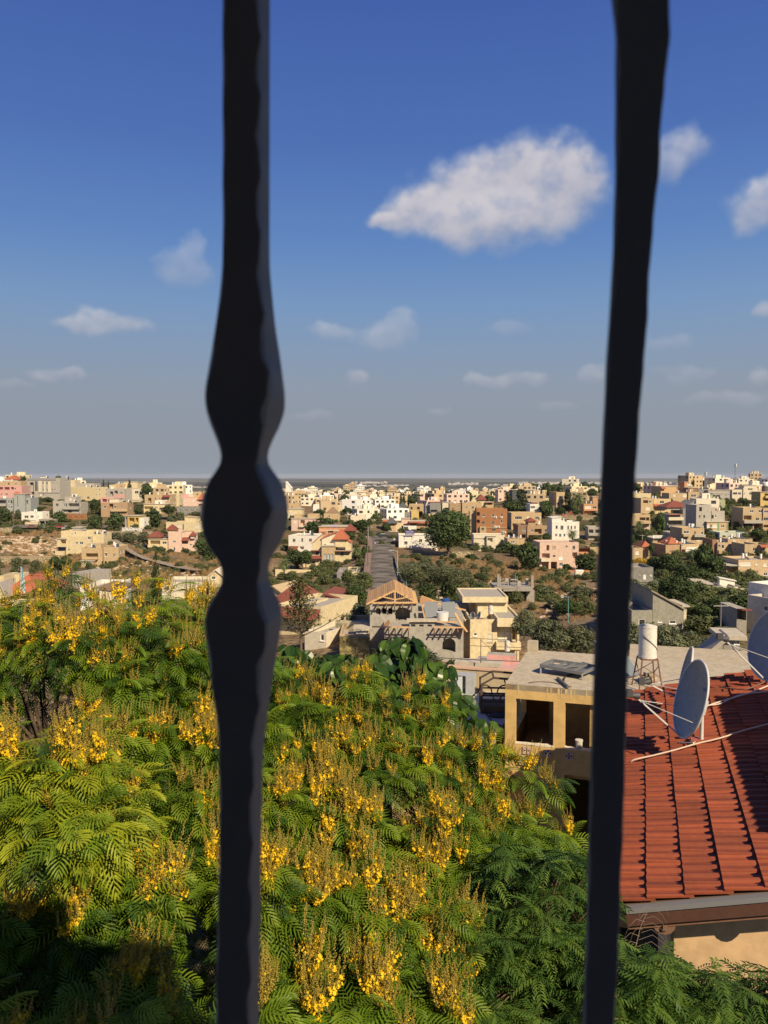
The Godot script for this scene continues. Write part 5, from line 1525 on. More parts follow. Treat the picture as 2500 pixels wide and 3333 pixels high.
func strip(pixels: Array, side_a: Vector2, lift: float, g: Geo) -> Array:   # pixels: [left x, right x, y, depth]
	var out := []
	for q in pixels:
		out.append([at(q[0], q[2], q[3]) + Vector3.UP * lift, at(q[1], q[2], q[3]) + Vector3.UP * lift])
	for i in out.size() - 1:
		g.quad(out[i][0], out[i][1], out[i + 1][1], out[i + 1][0])
	return out

func build_roads() -> void:
	var line := [[1206, 1318, 1950, 178], [1207, 1306, 1915, 196], [1206, 1294, 1880, 216], [1206, 1284, 1845, 238], [1208, 1281, 1815, 258], [1211, 1284, 1790, 276], [1213, 1288, 1772, 292], [1210, 1285, 1758, 306], [1203, 1276, 1748, 318]]
	var g := Geo.new()
	var edge := strip(line, Vector2.ZERO, 0.35, g)
	for q in line:
		for t in [-0.4, 0.0, 0.5, 1.0, 1.4]:
			sample(lerpf(q[0], q[1], t), q[3], at(q[0], q[2], q[3]).y, 3.0)
	tag(obj("road", g, mat([0.20, 0.172, 0.135], 0.9, "rough", 0.05)), "worn grey asphalt road climbing between the houses", "road", "", "structure")
	var side := Geo.new()
	for i in edge.size() - 1:
		var a: Vector3 = edge[i][0]
		var b: Vector3 = edge[i + 1][0]
		var l := Vector3(-1.9, 0, 0)
		var up := Vector3.UP * 0.14
		side.quad(a + l + up, a + up, b + up, b + l + up)
		side.quad(a - Vector3.UP * 0.3, b - Vector3.UP * 0.3, b + up, a + up)
	tag(obj("pavement", side, mat([0.36, 0.24, 0.19], 0.9, "rough", 0.4)), "reddish paved footway along the left side of the road", "pavement", "", "structure")
	# guard wall down the right side
	for part in [[0, 4]]:
		var w := Geo.new()
		for i in range(part[0], part[1]):
			var a: Vector3 = edge[i][1] + Vector3(0.3, 0, 0)
			var b: Vector3 = edge[i + 1][1] + Vector3(0.3, 0, 0)
			var up := Vector3.UP * 1.0
			var r := Vector3(0.35, 0, 0)
			var dn := Vector3.DOWN * 2.5
			w.quad(b + dn, a + dn, a + up, b + up)
			w.quad(a + dn + r, b + dn + r, b + up + r, a + up + r)
			w.quad(a + up, a + up + r, b + up + r, b + up)
			if i == part[0]:
				w.quad(a + dn, a + dn + r, a + up + r, a + up)
		tag(obj("guard_wall", w, mat([0.30, 0.27, 0.23], 0.95, "rough", 0.3)), "low concrete guard wall along the right side of the road", "wall")
	# zebra stripes by the bend
	var z := Geo.new()
	for k in 6:
		var a := lerpf(0.08, 0.9, k / 5.0)
		var p: Vector3 = edge[6][0].lerp(edge[6][1], a)
		var q: Vector3 = edge[6][0].lerp(edge[6][1], a + 0.07)
		var f := (edge[7][0] - edge[6][0]) as Vector3
		z.quad(p + Vector3.UP * 0.02, q + Vector3.UP * 0.02, q + f * 0.22 + Vector3.UP * 0.02, p + f * 0.22 + Vector3.UP * 0.02)
	tag(obj("zebra_crossing", z, mat([0.55, 0.53, 0.48], 0.8)), "worn white zebra stripes near the top of the road", "road marking", "", "structure")
	# dirt track on the left slope
	var t := Geo.new()
	var track := [[628, 668, 1862, 205], [560, 612, 1850, 225], [505, 545, 1835, 240], [462, 490, 1822, 252], [428, 448, 1806, 265], [404, 424, 1790, 280], [385, 405, 1775, 292], [352, 380, 1760, 306]]
	for q in track:
		sample((q[0] + q[1]) / 2.0, q[3], at(q[0], q[2], q[3]).y, 2.5)
	strip(track, Vector2.ZERO, 0.45, t)
	tag(obj("dirt_track", t, mat([0.46, 0.37, 0.25], 1.0, "rough", 0.3)), "pale dirt track winding down past the tan villa", "path", "", "structure")
	# street on the left ridge
	var s := Geo.new()
	var st := []
	for k in 8:
		st.append([-60 + k * 62.0, 1719.5, 357.0])
	var prev := []
	for q in st:
		var p := at(q[0], q[1], 362.0)
		var now := [p, p + Vector3(0, 0.5, -12.0)]
		sample(q[0], 366.0, p.y - 0.35, 1.5)
		if prev:
			s.quad(prev[0] + Vector3.UP * 0.2, now[0] + Vector3.UP * 0.2, now[1] + Vector3.UP * 0.2, prev[1] + Vector3.UP * 0.2)
		prev = now
	tag(obj("street", s, mat([0.17, 0.15, 0.13], 0.9, "wall", 0.1)), "grey street with parked cars along the left slope", "street", "", "structure")

func pole(called: String, label: String, cat: String, view: int, x: float, y0: float, y1: float, depth: float, r: float, c, arm := 0.0, group := "") -> void:
	var p := pix(view, x, y1)
	var q := pix(view, x, y0)
	var a := at(p.x, p.y, depth)
	var h := at(q.x, q.y, depth).y - a.y
	var t := thing(called, a, 0, label, cat, group)
	var g := Geo.new()
	g.tube([Vector3(0, -2, 0), Vector3(0, h, 0)], [r, r * 0.7], 8)
	obj("post", g, mat(c, 0.6), t)
	var b := Geo.new()
	if arm != 0.0:
		b.tube([Vector3(0, h * 0.93, 0), Vector3(arm * 0.5, h * 1.01, 0), Vector3(arm, h * 1.0, 0)], [r * 0.6, r * 0.5, r * 0.5], 6)
		obj("arm", b, mat(c, 0.6), t)
		var l := Geo.new()
		l.box(Transform3D(Basis(), Vector3(arm * 1.12, h * 1.0 - 0.06, 0)), Vector3(absf(arm) * 0.5, 0.16, 0.3))
		obj("lamp_head", l, mat([0.4, 0.45, 0.45], 0.5), t)
	else:
		b.beam(Vector3(-0.9, h - 0.5, 0), Vector3(0.9, h - 0.5, 0), 0.1, 0.1)
		obj("crossbar", b, mat(c, 0.7), t)

func build_poles() -> void:
	var teal := [0.10, 0.26, 0.28]
	pole("street_lamp", "teal street lamp at the lower end of the guard wall", "street lamp", 2, 57, 912, 1085, 190, 0.11, teal, -1.6)
	pole("street_lamp", "pale street lamp beside the long white building", "street lamp", 1, 1338, 880, 1105, 215, 0.10, [0.45, 0.47, 0.45], -1.7)
	pole("street_lamp", "teal street lamp nearest the timber roof on the road", "street lamp", 1, 1425, 1090, 1230, 172, 0.10, teal, -1.5)
	pole("street_lamp", "small teal street lamp below the concrete skeleton", "street lamp", 2, 1402, 1128, 1258, 128, 0.09, teal, -0.9)
	pole("street_lamp", "slim lamp post in front of the cream retaining wall", "street lamp", 14, 615, 150, 300, 128, 0.07, [0.3, 0.3, 0.28], -0.9)
	pole("utility_pole", "tall wooden utility pole at the left kerb of the road", "utility pole", 1, 1046, 640, 1060, 236, 0.14, [0.16, 0.12, 0.09])
	pole("utility_pole", "utility pole on the left street beside the white house", "utility pole", 8, 205, 620, 880, 356, 0.15, [0.2, 0.15, 0.11])
	pole("utility_pole", "utility pole right of the grey balcony house", "utility pole", 8, 1228, 570, 890, 356, 0.15, [0.2, 0.15, 0.11])
	pole("utility_pole", "pole in front of the pinkish brown house", "utility pole", 10, 338, 690, 925, 352, 0.13, [0.2, 0.15, 0.11])
	pole("utility_pole", "pale pole above the stepped retaining wall", "utility pole", 2, 1282, 370, 455, 402, 0.16, [0.4, 0.38, 0.34])
	pole("utility_pole", "steel pole with crossbar beside the white blank walled house", "utility pole", 10, 1100, 590, 740, 392, 0.14, [0.4, 0.38, 0.34])
	pole("utility_pole", "thin pole below the biggest dark leafy tree", "utility pole", 3, 1150, 1520, 1680, 92, 0.05, [0.3, 0.28, 0.24])
	pole("utility_pole", "pole between banner shop and hammered bar", "utility pole", 3, 300, 790, 900, 262, 0.12, [0.35, 0.32, 0.28])
	pole("utility_pole", "dark pole in front of the orange house porch", "utility pole", 10, 1418, 830, 1040, 300, 0.12, [0.3, 0.32, 0.32], 1.3)
	# two radio masts
	for q in [[985, 118, 285, 560, "shorter radio mast with antenna head on the right skyline"], [1305, 28, 300, 560, "taller lattice radio mast on the right skyline"]]:
		var p := pix(3, q[0], q[2])
		var u := pix(3, q[0], q[1])
		var a := at(p.x, p.y, q[3])
		var h := at(u.x, u.y, q[3]).y - a.y
		var t := thing("radio_mast", a, 0.4, q[4], "mast", "radio masts")
		var g := Geo.new()
		var w := 0.75
		for k in 4:
			var c := Vector3(w if k & 1 else -w, 0, w if k & 2 else -w)
			g.beam(c + Vector3.DOWN * 4, c * 0.4 + Vector3.UP * h, 0.13, 0.13)
		var n := int(h / 2.2)
		for i in n:
			var f := 1.0 - 0.6 * i / n
			var f2 := 1.0 - 0.6 * (i + 1) / n
			for k in 4:
				var c1: Vector3 = [Vector3(-w, 0, -w), Vector3(w, 0, -w), Vector3(w, 0, w), Vector3(-w, 0, w)][k]
				var c2: Vector3 = [Vector3(w, 0, -w), Vector3(w, 0, w), Vector3(-w, 0, w), Vector3(-w, 0, -w)][k]
				g.beam(c1 * f + Vector3.UP * (h * i / n), c2 * f2 + Vector3.UP * (h * (i + 1) / n), 0.07, 0.07)
		obj("lattice", g, mat([0.35, 0.36, 0.38], 0.6), t)
		var d := Geo.new()
		for k in 3:
			var b := Vector3(cos(k * 2.1), 0, sin(k * 2.1)) * 0.75 + Vector3.UP * (h - 1.4)
			d.bx(b.x - 0.18, b.y - 1.0, b.z - 0.12, b.x + 0.18, b.y + 1.2, b.z + 0.12)
			if h > 30:
				d.bx(b.x - 0.16, b.y - 9.0, b.z - 0.12, b.x + 0.16, b.y - 7.0, b.z + 0.12)
		obj("antenna_panels", d, mat([0.65, 0.65, 0.66], 0.5), t)
	# dark round tower with a white dome, right edge
	var p := pix(3, 1648, 345)
	var wt := thing("water_tower", at(p.x, p.y, 408), 0, "dark round water tower with white domed cap at the right edge", "water tower")
	var g := Geo.new()
	g.tube([Vector3(0, -14, 0), Vector3(0, 3.4, 0)], [2.6, 2.6], 20)
	obj("drum", g, mat([0.2, 0.17, 0.14], 0.9, "wall"), wt)
	var dome := Geo.new()
	dome.blob(Vector3(0, 3.4, 0), Vector3(2.3, 2.3, 2.3), 8, 16)
	obj("dome", dome, mat("wh", 0.5), wt)
	# banner on the shop and the sign on the white building
	banner("shop_banner", "long white banner with grey lettering on the shop roof", 3, 415, 805, 590, 836, 281.0, "wh", [0.2, 0.2, 0.22])
	banner("roof_sign", "blue sign with two lines of white lettering on the white building roof", 2, 47, 577, 124, 612, 285.0, [0.07, 0.05, 0.22], [0.8, 0.8, 0.82])
	banner("roof_sign", "small lilac sign on the orange house roof", 10, 855, 804, 932, 830, 332.0, [0.5, 0.42, 0.6], [0.25, 0.1, 0.4])

func banner(called: String, label: String, view: int, x0: float, y0: float, x1: float, y1: float, d: float, c, ink) -> void:
	var a := pix(view, x0, y1)
	var b := pix(view, x1, y0)
	var p := at(a.x, a.y, d)
	var q := at(b.x, b.y, d)
	var w := q.x - p.x
	var h := q.y - p.y
	var t := thing(called, p, 0, label, "sign")
	var g := Geo.new()
	g.bx(0, 0, -0.08, w, h, 0)
	obj("board", g, mat(c, 0.6), t)
	var k := Geo.new()
	rng.seed = hash(label)
	for line in 2:
		var x := w * 0.10
		var y := h * (0.58 - 0.38 * line)
		while x < w * 0.9:
			var l := w * rng.randf_range(0.025, 0.09)
			k.bx(x, y, 0.004, x + l, y + h * 0.07, 0.03)
			if rng.randf() < 0.6:
				k.bx(x + l * 0.6, y + h * 0.075, 0.004, x + l * 0.6 + w * 0.014, y + h * rng.randf_range(0.14, 0.24), 0.03)
			if rng.randf() < 0.4:
				k.bx(x, y - h * 0.09, 0.004, x + w * 0.015, y - h * 0.03, 0.03)
			x += l + w * rng.randf_range(0.004, 0.03)
	obj("lettering", k, mat(ink, 0.6), t)
	var s := Geo.new()
	for x in [0.08, 0.92]:
		s.bx(w * x - 0.05, -1.2, -0.2, w * x + 0.05, h, -0.083)
	obj("posts", s, mat([0.3, 0.3, 0.3], 0.6), t)

func car(view: int, x: float, y: float, depth: float, turn: float, c, label: String, cat := "car", s := 1.0) -> void:
	var p := pix(view, x, y)
	var t := thing("parked_car", at(p.x, p.y, depth), turn, label, cat, "cars parked on the streets")
	sample(p.x, depth, t.position.y - 0.15, 0.8)
	var g := Geo.new()
	var prof := [[-2.1, 0.35], [2.1, 0.35], [2.15, 0.75], [1.1, 0.95], [-1.9, 0.98], [-2.15, 0.7]]
	loft(g, prof, 0.85, 0.85, s)
	obj("body", g, mat(c, 0.3), t)
	var k := Geo.new()
	loft(k, [[-1.75, 0.96], [1.0, 0.96], [0.35, 1.42], [-1.2, 1.45]], 0.78, 0.62, s)
	obj("cabin", k, mat([0.04, 0.045, 0.05], 0.1), t)
	var r := Geo.new()
	loft(r, [[-1.25, 1.43], [0.38, 1.41], [0.3, 1.5], [-1.15, 1.52]], 0.62, 0.58, s)
	obj("car_roof", r, mat(c, 0.3), t)
	for q in [[-1.3, 0.8], [1.35, 0.8], [-1.3, -0.8], [1.35, -0.8]]:
		var w := Geo.new()
		w.tube([Vector3(q[0], 0.33, q[1] - 0.1) * s, Vector3(q[0], 0.33, q[1] + 0.1) * s], [0.33 * s, 0.33 * s], 12)
		obj("wheel", w, mat([0.02, 0.02, 0.02], 0.8), t)

func loft(g: Geo, prof: Array, wide: float, narrow: float, s := 1.0) -> void:   # a side outline given depth, narrower towards its top
	var top := -1e9
	var low := 1e9
	for q in prof:
		top = maxf(top, q[1])
		low = minf(low, q[1])
	var a := []
	var b := []
	for q in prof:
		var z := lerpf(wide, narrow, (q[1] - low) / maxf(top - low, 0.01))
		a.append(Vector3(q[0], q[1], z) * s)
		b.append(Vector3(q[0], q[1], -z) * s)
	var n := prof.size()
	for i in n:
		var j := (i + 1) % n
		g.quad(a[j], a[i], b[i], b[j])
	for i in range(1, n - 1):
		g.tri(a[0], a[i], a[i + 1])
		g.tri(b[0], b[i + 1], b[i])

func build_vehicles() -> void:
	car(8, 500, 895, 364, 0.15, [0.2, 0.09, 0.06], "dusty dark red pickup shaped car at the left of the street")
	car(8, 690, 885, 372, 0.1, [0.75, 0.74, 0.7], "white car under the grey carport")
	car(8, 905, 893, 366, -0.2, [0.4, 0.04, 0.03], "red and black car before the wide tree on the left street")
	car(8, 1035, 918, 360, 0.05, [0.55, 0.56, 0.57], "silver car nearest the large cream house on the left street")
	car(1, 1205, 752, 300, 0.2, [0.03, 0.03, 0.035], "dark car parked at the top of the road")
	# a red digger above the retaining wall
	var p := pix(2, 1382, 468)
	var t := thing("digger", at(p.x, p.y, 402), 0.2, "small red digger standing above the stepped retaining wall", "digger")
	var g := Geo.new()
	g.bx(-2.2, 0.5, -0.9, 1.4, 1.4, 0.9)
	obj("body", g, mat([0.5, 0.07, 0.03], 0.5), t)
	var c := Geo.new()
	c.bx(-0.5, 1.4, -0.7, 1.0, 2.9, 0.7)
	obj("cab", c, mat([0.12, 0.12, 0.12], 0.3), t)
	var a := Geo.new()
	a.beam(Vector3(1.4, 1.2, 0), Vector3(3.0, 3.0, 0), 0.3, 0.35)
	a.beam(Vector3(3.0, 3.0, 0), Vector3(3.6, 1.4, 0), 0.25, 0.3)
	obj("boom", a, mat([0.5, 0.07, 0.03], 0.5), t)
	var b := Geo.new()
	b.bx(-3.6, 0.15, -1.0, -2.6, 1.1, 1.0)
	obj("bucket", b, mat([0.45, 0.08, 0.04], 0.5), t)
	for q in [[-1.5, 0.9], [1.0, 0.9], [-1.5, -0.9], [1.0, -0.9]]:
		var w := Geo.new()
		w.tube([Vector3(q[0], 0.55, q[1] - 0.2), Vector3(q[0], 0.55, q[1] + 0.2)], [0.6, 0.6], 12)
		obj("wheel", w, mat([0.02, 0.02, 0.02], 0.8), t)
	# small white cabinet on the field edge
	var cb := pix(2, 1493, 976)
	var k := thing("utility_cabinet", at(cb.x, cb.y, 215), 0, "small white cabinet on the brown field edge", "cabinet")
	var kg := Geo.new()
	kg.bx(-1.1, 0, -0.6, 1.1, 2.3, 0.6)
	obj("case", kg, mat("wh", 0.5), k)
	var kd := Geo.new()
	kd.bx(-0.9, 0.2, 0.603, -0.03, 2.1, 0.65)
	kd.bx(0.03, 0.2, 0.603, 0.9, 2.1, 0.65)
	obj("door", kd, mat("cw", 0.5), k)

# ---------------------------------------------------------------- the barred window
func build_window() -> void:
	var room := Geo.new()       # the house the view is taken from: a wall with an opening, and the room behind it
	var x0 := -1.62
	var x1 := 1.66
	var y0 := 39.3
	var y1 := 40.86
	var zf := -0.34
	var zb := -0.16
	for q in [[-4.5, 28.0, x0, 40.95], [x1, 28.0, 4.0, 40.95], [x0, 28.0, x1, y0], [x0, y1, x1, 40.95]]:
		room.bx(q[0], q[1], zf, q[2], q[3], zb)
	for q in [[-4.5, -2.2, 42.55], [-2.2, -0.9, 43.05], [-0.9, 0.7, 42.7], [0.7, 1.7, 42.95], [1.7, 2.9, 42.5]]:
		room.bx(q[0], 41.153, zf, q[1], q[2], zb)
	tag(obj("house_wall", room, mat([0.52, 0.44, 0.31], 0.95, "wall", 0.4)), "outer wall with the window opening that the bars stand in", "wall", "", "structure")
	var inner := Geo.new()
	inner.bx(-2.2, 40.953, zf, 2.2, 41.15, 2.2)
	inner.bx(-2.2, 38.2, zb + 0.002, 2.2, 38.4, 2.2)
	inner.bx(-2.2, 38.403, 2.0, 2.2, 40.95, 2.2)
	inner.bx(-2.2, 38.403, zb + 0.002, -2.0, 40.95, 1.998)
	inner.bx(2.0, 38.403, zb + 0.002, 2.2, 40.95, 1.998)
	inner.bx(-2.0, 38.403, zb + 0.002, x0, 40.95, zb + 0.01)
	inner.bx(x1, 38.403, zb + 0.002, 2.0, 40.95, zb + 0.01)
	tag(obj("room", inner, mat([0.78, 0.76, 0.72], 0.9)), "dim room behind the barred window", "room", "", "structure")
	var sill := Geo.new()
	sill.bx(x0 - 0.05, y0 + 0.002, zf - 0.08, x1 + 0.05, y0 + 0.04, zb + 0.02)
	tag(obj("window_sill", sill, mat([0.5, 0.47, 0.42], 0.6)), "stone window sill below the bars", "sill", "", "structure")
	var t := thing("window_grille", Vector3(0, y0 + 0.04, -0.4), 0, "dark wrought iron window grille with one turned and one hammered bar", "window grille")
	var iron := mat([0.17, 0.17, 0.18], 0.6, "plain")
	iron.metallic_specular = 0.45
	# left bar: photo row, centre, half width
	var left := [[-700, 803, 68], [0, 803, 68], [600, 803, 68], [860, 803, 69], [960, 803, 77], [1060, 803, 87], [1150, 803, 100], [1230, 802, 111], [1288, 802, 117], [1340, 802, 114], [1390, 800, 100], [1430, 798, 84], [1465, 797, 72], [1500, 797, 69], [1525, 798, 80], [1560, 799, 102], [1610, 799, 122], [1666, 799, 130], [1720, 799, 125], [1770, 799, 108], [1805, 799, 88], [1831, 799, 74], [1870, 799, 70], [1900, 798, 73], [1930, 797, 90], [1970, 796, 107], [2013, 796, 114], [2070, 795, 111], [2130, 794, 102], [2204, 792, 93], [2270, 791, 84], [2328, 790, 77], [2420, 788, 68], [2494, 786, 65], [2742, 783, 63], [3000, 779, 65], [3333, 773, 66], [4000, 765, 66]]
	var right := [[-700, 2100, 112], [0, 2079, 104], [180, 2083, 95], [380, 2072, 84], [560, 2068, 79], [760, 2056, 71], [960, 2045, 68], [1090, 2037, 70], [1260, 2025, 67], [1450, 2014, 64], [1650, 2004, 64], [1820, 1998, 65], [2020, 1990, 63], [2270, 1981, 64], [2450, 1975, 64], [2620, 1971, 65], [2820, 1964, 63], [3060, 1957, 62], [3333, 1943, 60], [4000, 1925, 60]]
	obj("bar", grille_bar(left, 0.40, 0.40, t.position, 0.9, 0.10), iron, t).set_meta("label", "turned bar with a round knob between two bulges")
	obj("bar", grille_bar(right, 0.315, 0.415, t.position, 0.5, 0.025), iron, t).set_meta("label", "plain bar with hammered wavy edges")
	var rail := Geo.new()
	rail.bx(x0, 0.0, -0.02, x1, 0.012, 0.02)
	rail.bx(x0, 1.49, -0.02, x1, 1.502, 0.02)
	obj("rail", rail, iron, t)
	# neighbouring bars outside the picture
	var shapes: Array = t.get_children().slice(0, 2)
	for k in [-4, -3, -2, -1, 1, 2, 3, 4]:
		for s in 2:
			if absf(k * 0.39 + (0.12 if s else -0.07)) < 1.6:
				obj("bar", (shapes[s] as MeshInstance3D).mesh, iron, t).position.x = k * 0.39

func grille_bar(prof: Array, d0: float, d1: float, o: Vector3, rear: float, amp: float) -> Geo:
	var g := Geo.new()
	var rings := []
	var n := 190
	for i in n + 1:
		var y := lerpf(-640.0, 3900.0, float(i) / n)
		var k := 0
		while k < prof.size() - 2 and prof[k + 1][0] < y:
			k += 1
		var a: Array = prof[k]
		var b: Array = prof[k + 1]
		var a0: Array = prof[maxi(k - 1, 0)]
		var b1: Array = prof[mini(k + 2, prof.size() - 1)]
		var t: float = clampf((y - a[0]) / (b[0] - a[0]), 0, 1)
		var c := cubic_interpolate(a[1], b[1], a0[1], b1[1], t)
		var w := cubic_interpolate(a[2], b[2], a0[2], b1[2], t)
		var d := lerpf(d0, d1, clampf(y / 3333.0, -0.2, 1.2))
		var p := at(c, y, d) - o
		var r := w * d / F
		var s := r * (0.34 + amp * sin(y * 0.0295 + 0.5 * sin(y * 0.004)) + amp * 0.35 * sin(y * 0.071))
		var s2 := r * (0.09 + 0.04 * sin(y * 0.027 + 1.0))
		var ring := []
		for q in [[-r * rear, -r * 0.5], [-r, r * 0.7 - s2], [-r + s2, r * 0.78], [r - s, r * 0.80], [r - s * 0.72, r * 0.62], [r, -r * 0.55], [r * 0.9, -r * 0.9], [-r * 0.85 * rear, -r * 0.9]]:
			ring.append(p + Vector3(q[0], 0, q[1]))
		rings.append(ring)
	for i in n:
		for j in 8:
			var k := (j + 1) % 8
			g.quad(rings[i + 1][j], rings[i + 1][k], rings[i][k], rings[i][j])
	for q in [0, n]:
		for j in range(1, 7):
			if q == 0:
				g.tri(rings[q][0], rings[q][j], rings[q][j + 1])
			else:
				g.tri(rings[q][0], rings[q][j + 1], rings[q][j])
	return g

# ---------------------------------------------------------------- houses on the near slope
func build_near_houses() -> void:
	var c := house("unfinished_house", "grey concrete block house under construction with open timber roof", "house", 15, 88, 0, [[75, 185, 556, 820, 0, 9, "co", "", [["a", 330, 237, 476, 374], ["v", 137, 245, 178, 304], ["v", 197, 245, 239, 304], ["v", 258, 245, 299, 306]]], [215, 432, 1010, 830, 3.2, 3.2, "co", "", [["a", 799, 545, 931, 684], ["a", 310, 545, 405, 700]]], [470, 377, 722, 432, 3.1, 0.4, "co", "n", [["v", 485, 405, 528, 430], ["v", 567, 408, 611, 430], ["v", 650, 408, 693, 430]]], [556, 310, 1010, 432, -0.5, 8, "co", ""]], "", false)
	timber(c, 88.0)
	house("cream_house", "cream flat roofed house with white boiler tank beside the block house", "house", 15, 95, 0, [[1075, 358, 1348, 800, 0, 10, "cy", "f", [["w", 1110, 490, 1148, 522], ["s", 1250, 500, 1301, 582]]], [1348, 345, 1585, 430, 0.9, 10, "cy", "f"], [1348, 430, 1545, 800, -0.8, 8, "cy", "", [["s", 1352, 472, 1490, 560], ["v", 1495, 440, 1542, 585]]], [1340, 590, 1585, 660, 0.9, 2.0, "cy", "f"], [1545, 430, 1568, 800, 0.7, 0.5, "cy", ""], [1150, 185, 1448, 400, -4.5, 6, "cy", "", [["v", 1200, 200, 1204, 204]]], [1070, 190, 1150, 400, -7.5, 4, "cy", ""], [1000, 132, 1457, 188, -3.9, 8, "cy", "f"], [1012, 358, 1075, 800, -2.0, 8, "cy", "f"], [760, 208, 1075, 400, -9, 3, "cr", ""]], "", false)
	house("cream_villa", "cream villa with dark red tiled skirt roof and gazebo behind the large leaved tree", "house", 14, 106, -24, [[215, 400, 806, 720, 0, 11, "cr", "f", [["A", 215, 436, 806, 510, "dr"], ["w", 300, 540, 360, 600]]], [400, 330, 720, 402, -5, 4, "cr", "f"], [235, 330, 480, 395, -7, 6, "cw", ["h", 2.2, 0.9, "dr"]], [60, 190, 275, 330, -12, 6, "cr", ["g", 0.8, 0.4, "tn"]]], "", false)
	house("garden_pavilion", "open porch with wide dark red roof at the right end of the cream villa", "pavilion", 14, 116, -10, [[1072, 400, 1170, 540, 0, 5, "cr", ["s", 0.2, 0.2, "dr"], [["a", 1080, 395, 1102, 445]]], [860, 318, 1215, 330, 1.5, 7, "dr", ["s", 0.9, -0.2, "dr"]]], "", false)
	house("cream_house", "low cream house with curved parapet and air conditioners on its roof", "house", 14, 90, -26, [[590, 745, 880, 960, 0, 8, "cw", "f", [["w", 800, 770, 850, 850]]]], "", false)
	wall_thing("garden_wall", "cream garden wall with curved crest left of the block house", "wall", 14, 1000, 575, 1460, 615, 650, 92, 90, 0.4, "cr")
	wall_thing("garden_wall", "olive yellow boundary wall at the foot of the block house", "wall", 14, 1060, 800, 1465, 815, 935, 84, 84, 0.4, [0.30, 0.25, 0.10])
	house("white_shed", "white roof cabinet on the flat roof left of the block house", "cabinet", 14, 87, 0, [[1283, 712, 1430, 790, 0, 2, "wh", "n"]], "", false)
	house("flat_roof_house", "flat asphalt roof house between curved garden wall and olive yellow wall", "house", 14, 86, 0, [[1060, 765, 1460, 860, 0, 12, "tn", "f"]], "", false)
	house("pink_roof_house", "low house with pink roof room and pink tiled terrace in front of the cream house", "house", 15, 47, -14, [[978, 826, 1342, 1000, 0, 0.4, [0.42, 0.36, 0.27], "n"], [985, 915, 1640, 1000, -0.45, 3.6, [0.42, 0.36, 0.27], ["t", "pk"]], [1243, 722, 1527, 850, -3.2, 0.8, "pk", ""], [1120, 778, 1243, 850, -3.5, 0.8, "co", "", [["v", 1128, 784, 1238, 846]]], [1345, 868, 1640, 1000, -0.2, 0.22, [0.50, 0.44, 0.32], ""]], "", false)
	var tk := thing("water_tank", at(1651, 2118, 80), 0, "white upright boiler tank behind the pink roof room", "water tank")
	boiler(tk, 0.27, 1.0)
	boiler(thing("water_tank", at(1597, 1997, 97), 0, "white boiler tank on the flat roof of the cream house", "water tank"), 0.3, 0.95)
	dish("left of two small dishes on the cream flat roofed house", 1537, 2006, 95.5, 0.5, Vector3(-0.8, 0.3, 0.5), at(1538, 2016, 95.5), Vector2(1532, 2006), false)
	dish("right of two small dishes on the cream flat roofed house", 1559, 2004, 95.5, 0.5, Vector3(-0.92, 0.3, 0.2), at(1560, 2014, 95.5), Vector2(1553, 2004), false)
	house("stair_hut", "grey concrete stair hut with sloped roof behind the dishes", "hut", 6, 40, -10, [[1110, 700, 1250, 1000, 0, 1.2, [0.33, 0.31, 0.27], ["s", 0.1, 1.2, [0.40, 0.36, 0.30]]], [1250, 500, 1400, 1000, -0.3, 1.6, [0.33, 0.31, 0.27], "n", [["w", 1362, 500, 1386, 535]]], [1095, 615, 1160, 1000, -1.0, 0.5, [0.40, 0.37, 0.32], "f"]], "", false)
	house("flat_roof_house", "low flat roof with pale cracked edge under the large dish", "house", 6, 30, -14, [[1230, 845, 1720, 1000, 0, 3.5, [0.45, 0.42, 0.36], "f"]], "", false)
	flag()
	wires()

func boiler(t: Node3D, r: float, h: float) -> void:
	var g := Geo.new()
	var n := 24
	g.tube([Vector3(0, 0.0, 0), Vector3(0, h, 0)], [r, r], n, false)
	g.tube([Vector3(0, -0.02, 0), Vector3(0, 0.05, 0)], [r * 1.03, r * 1.03], n)
	g.tube([Vector3(0, h - 0.05, 0), Vector3(0, h, 0), Vector3(0, h + r * 0.16, 0)], [r * 1.03, r * 1.02, r * 0.4], n)
	obj("drum", g, mat([0.72, 0.70, 0.64], 0.4, "wall", 1.5), t)
	var b := Geo.new()
	var p := []
	for k in 15:
		var a := -0.9 + k * 0.16
		p.append(Vector3(sin(a) * (r + 0.01), h * (0.75 - k * 0.04), cos(a) * (r + 0.01)))
	var w := []
	w.resize(15)
	w.fill(0.012)
	b.tube(p, w, 5)
	obj("pipe", b, mat([0.08, 0.07, 0.06], 0.7), t)

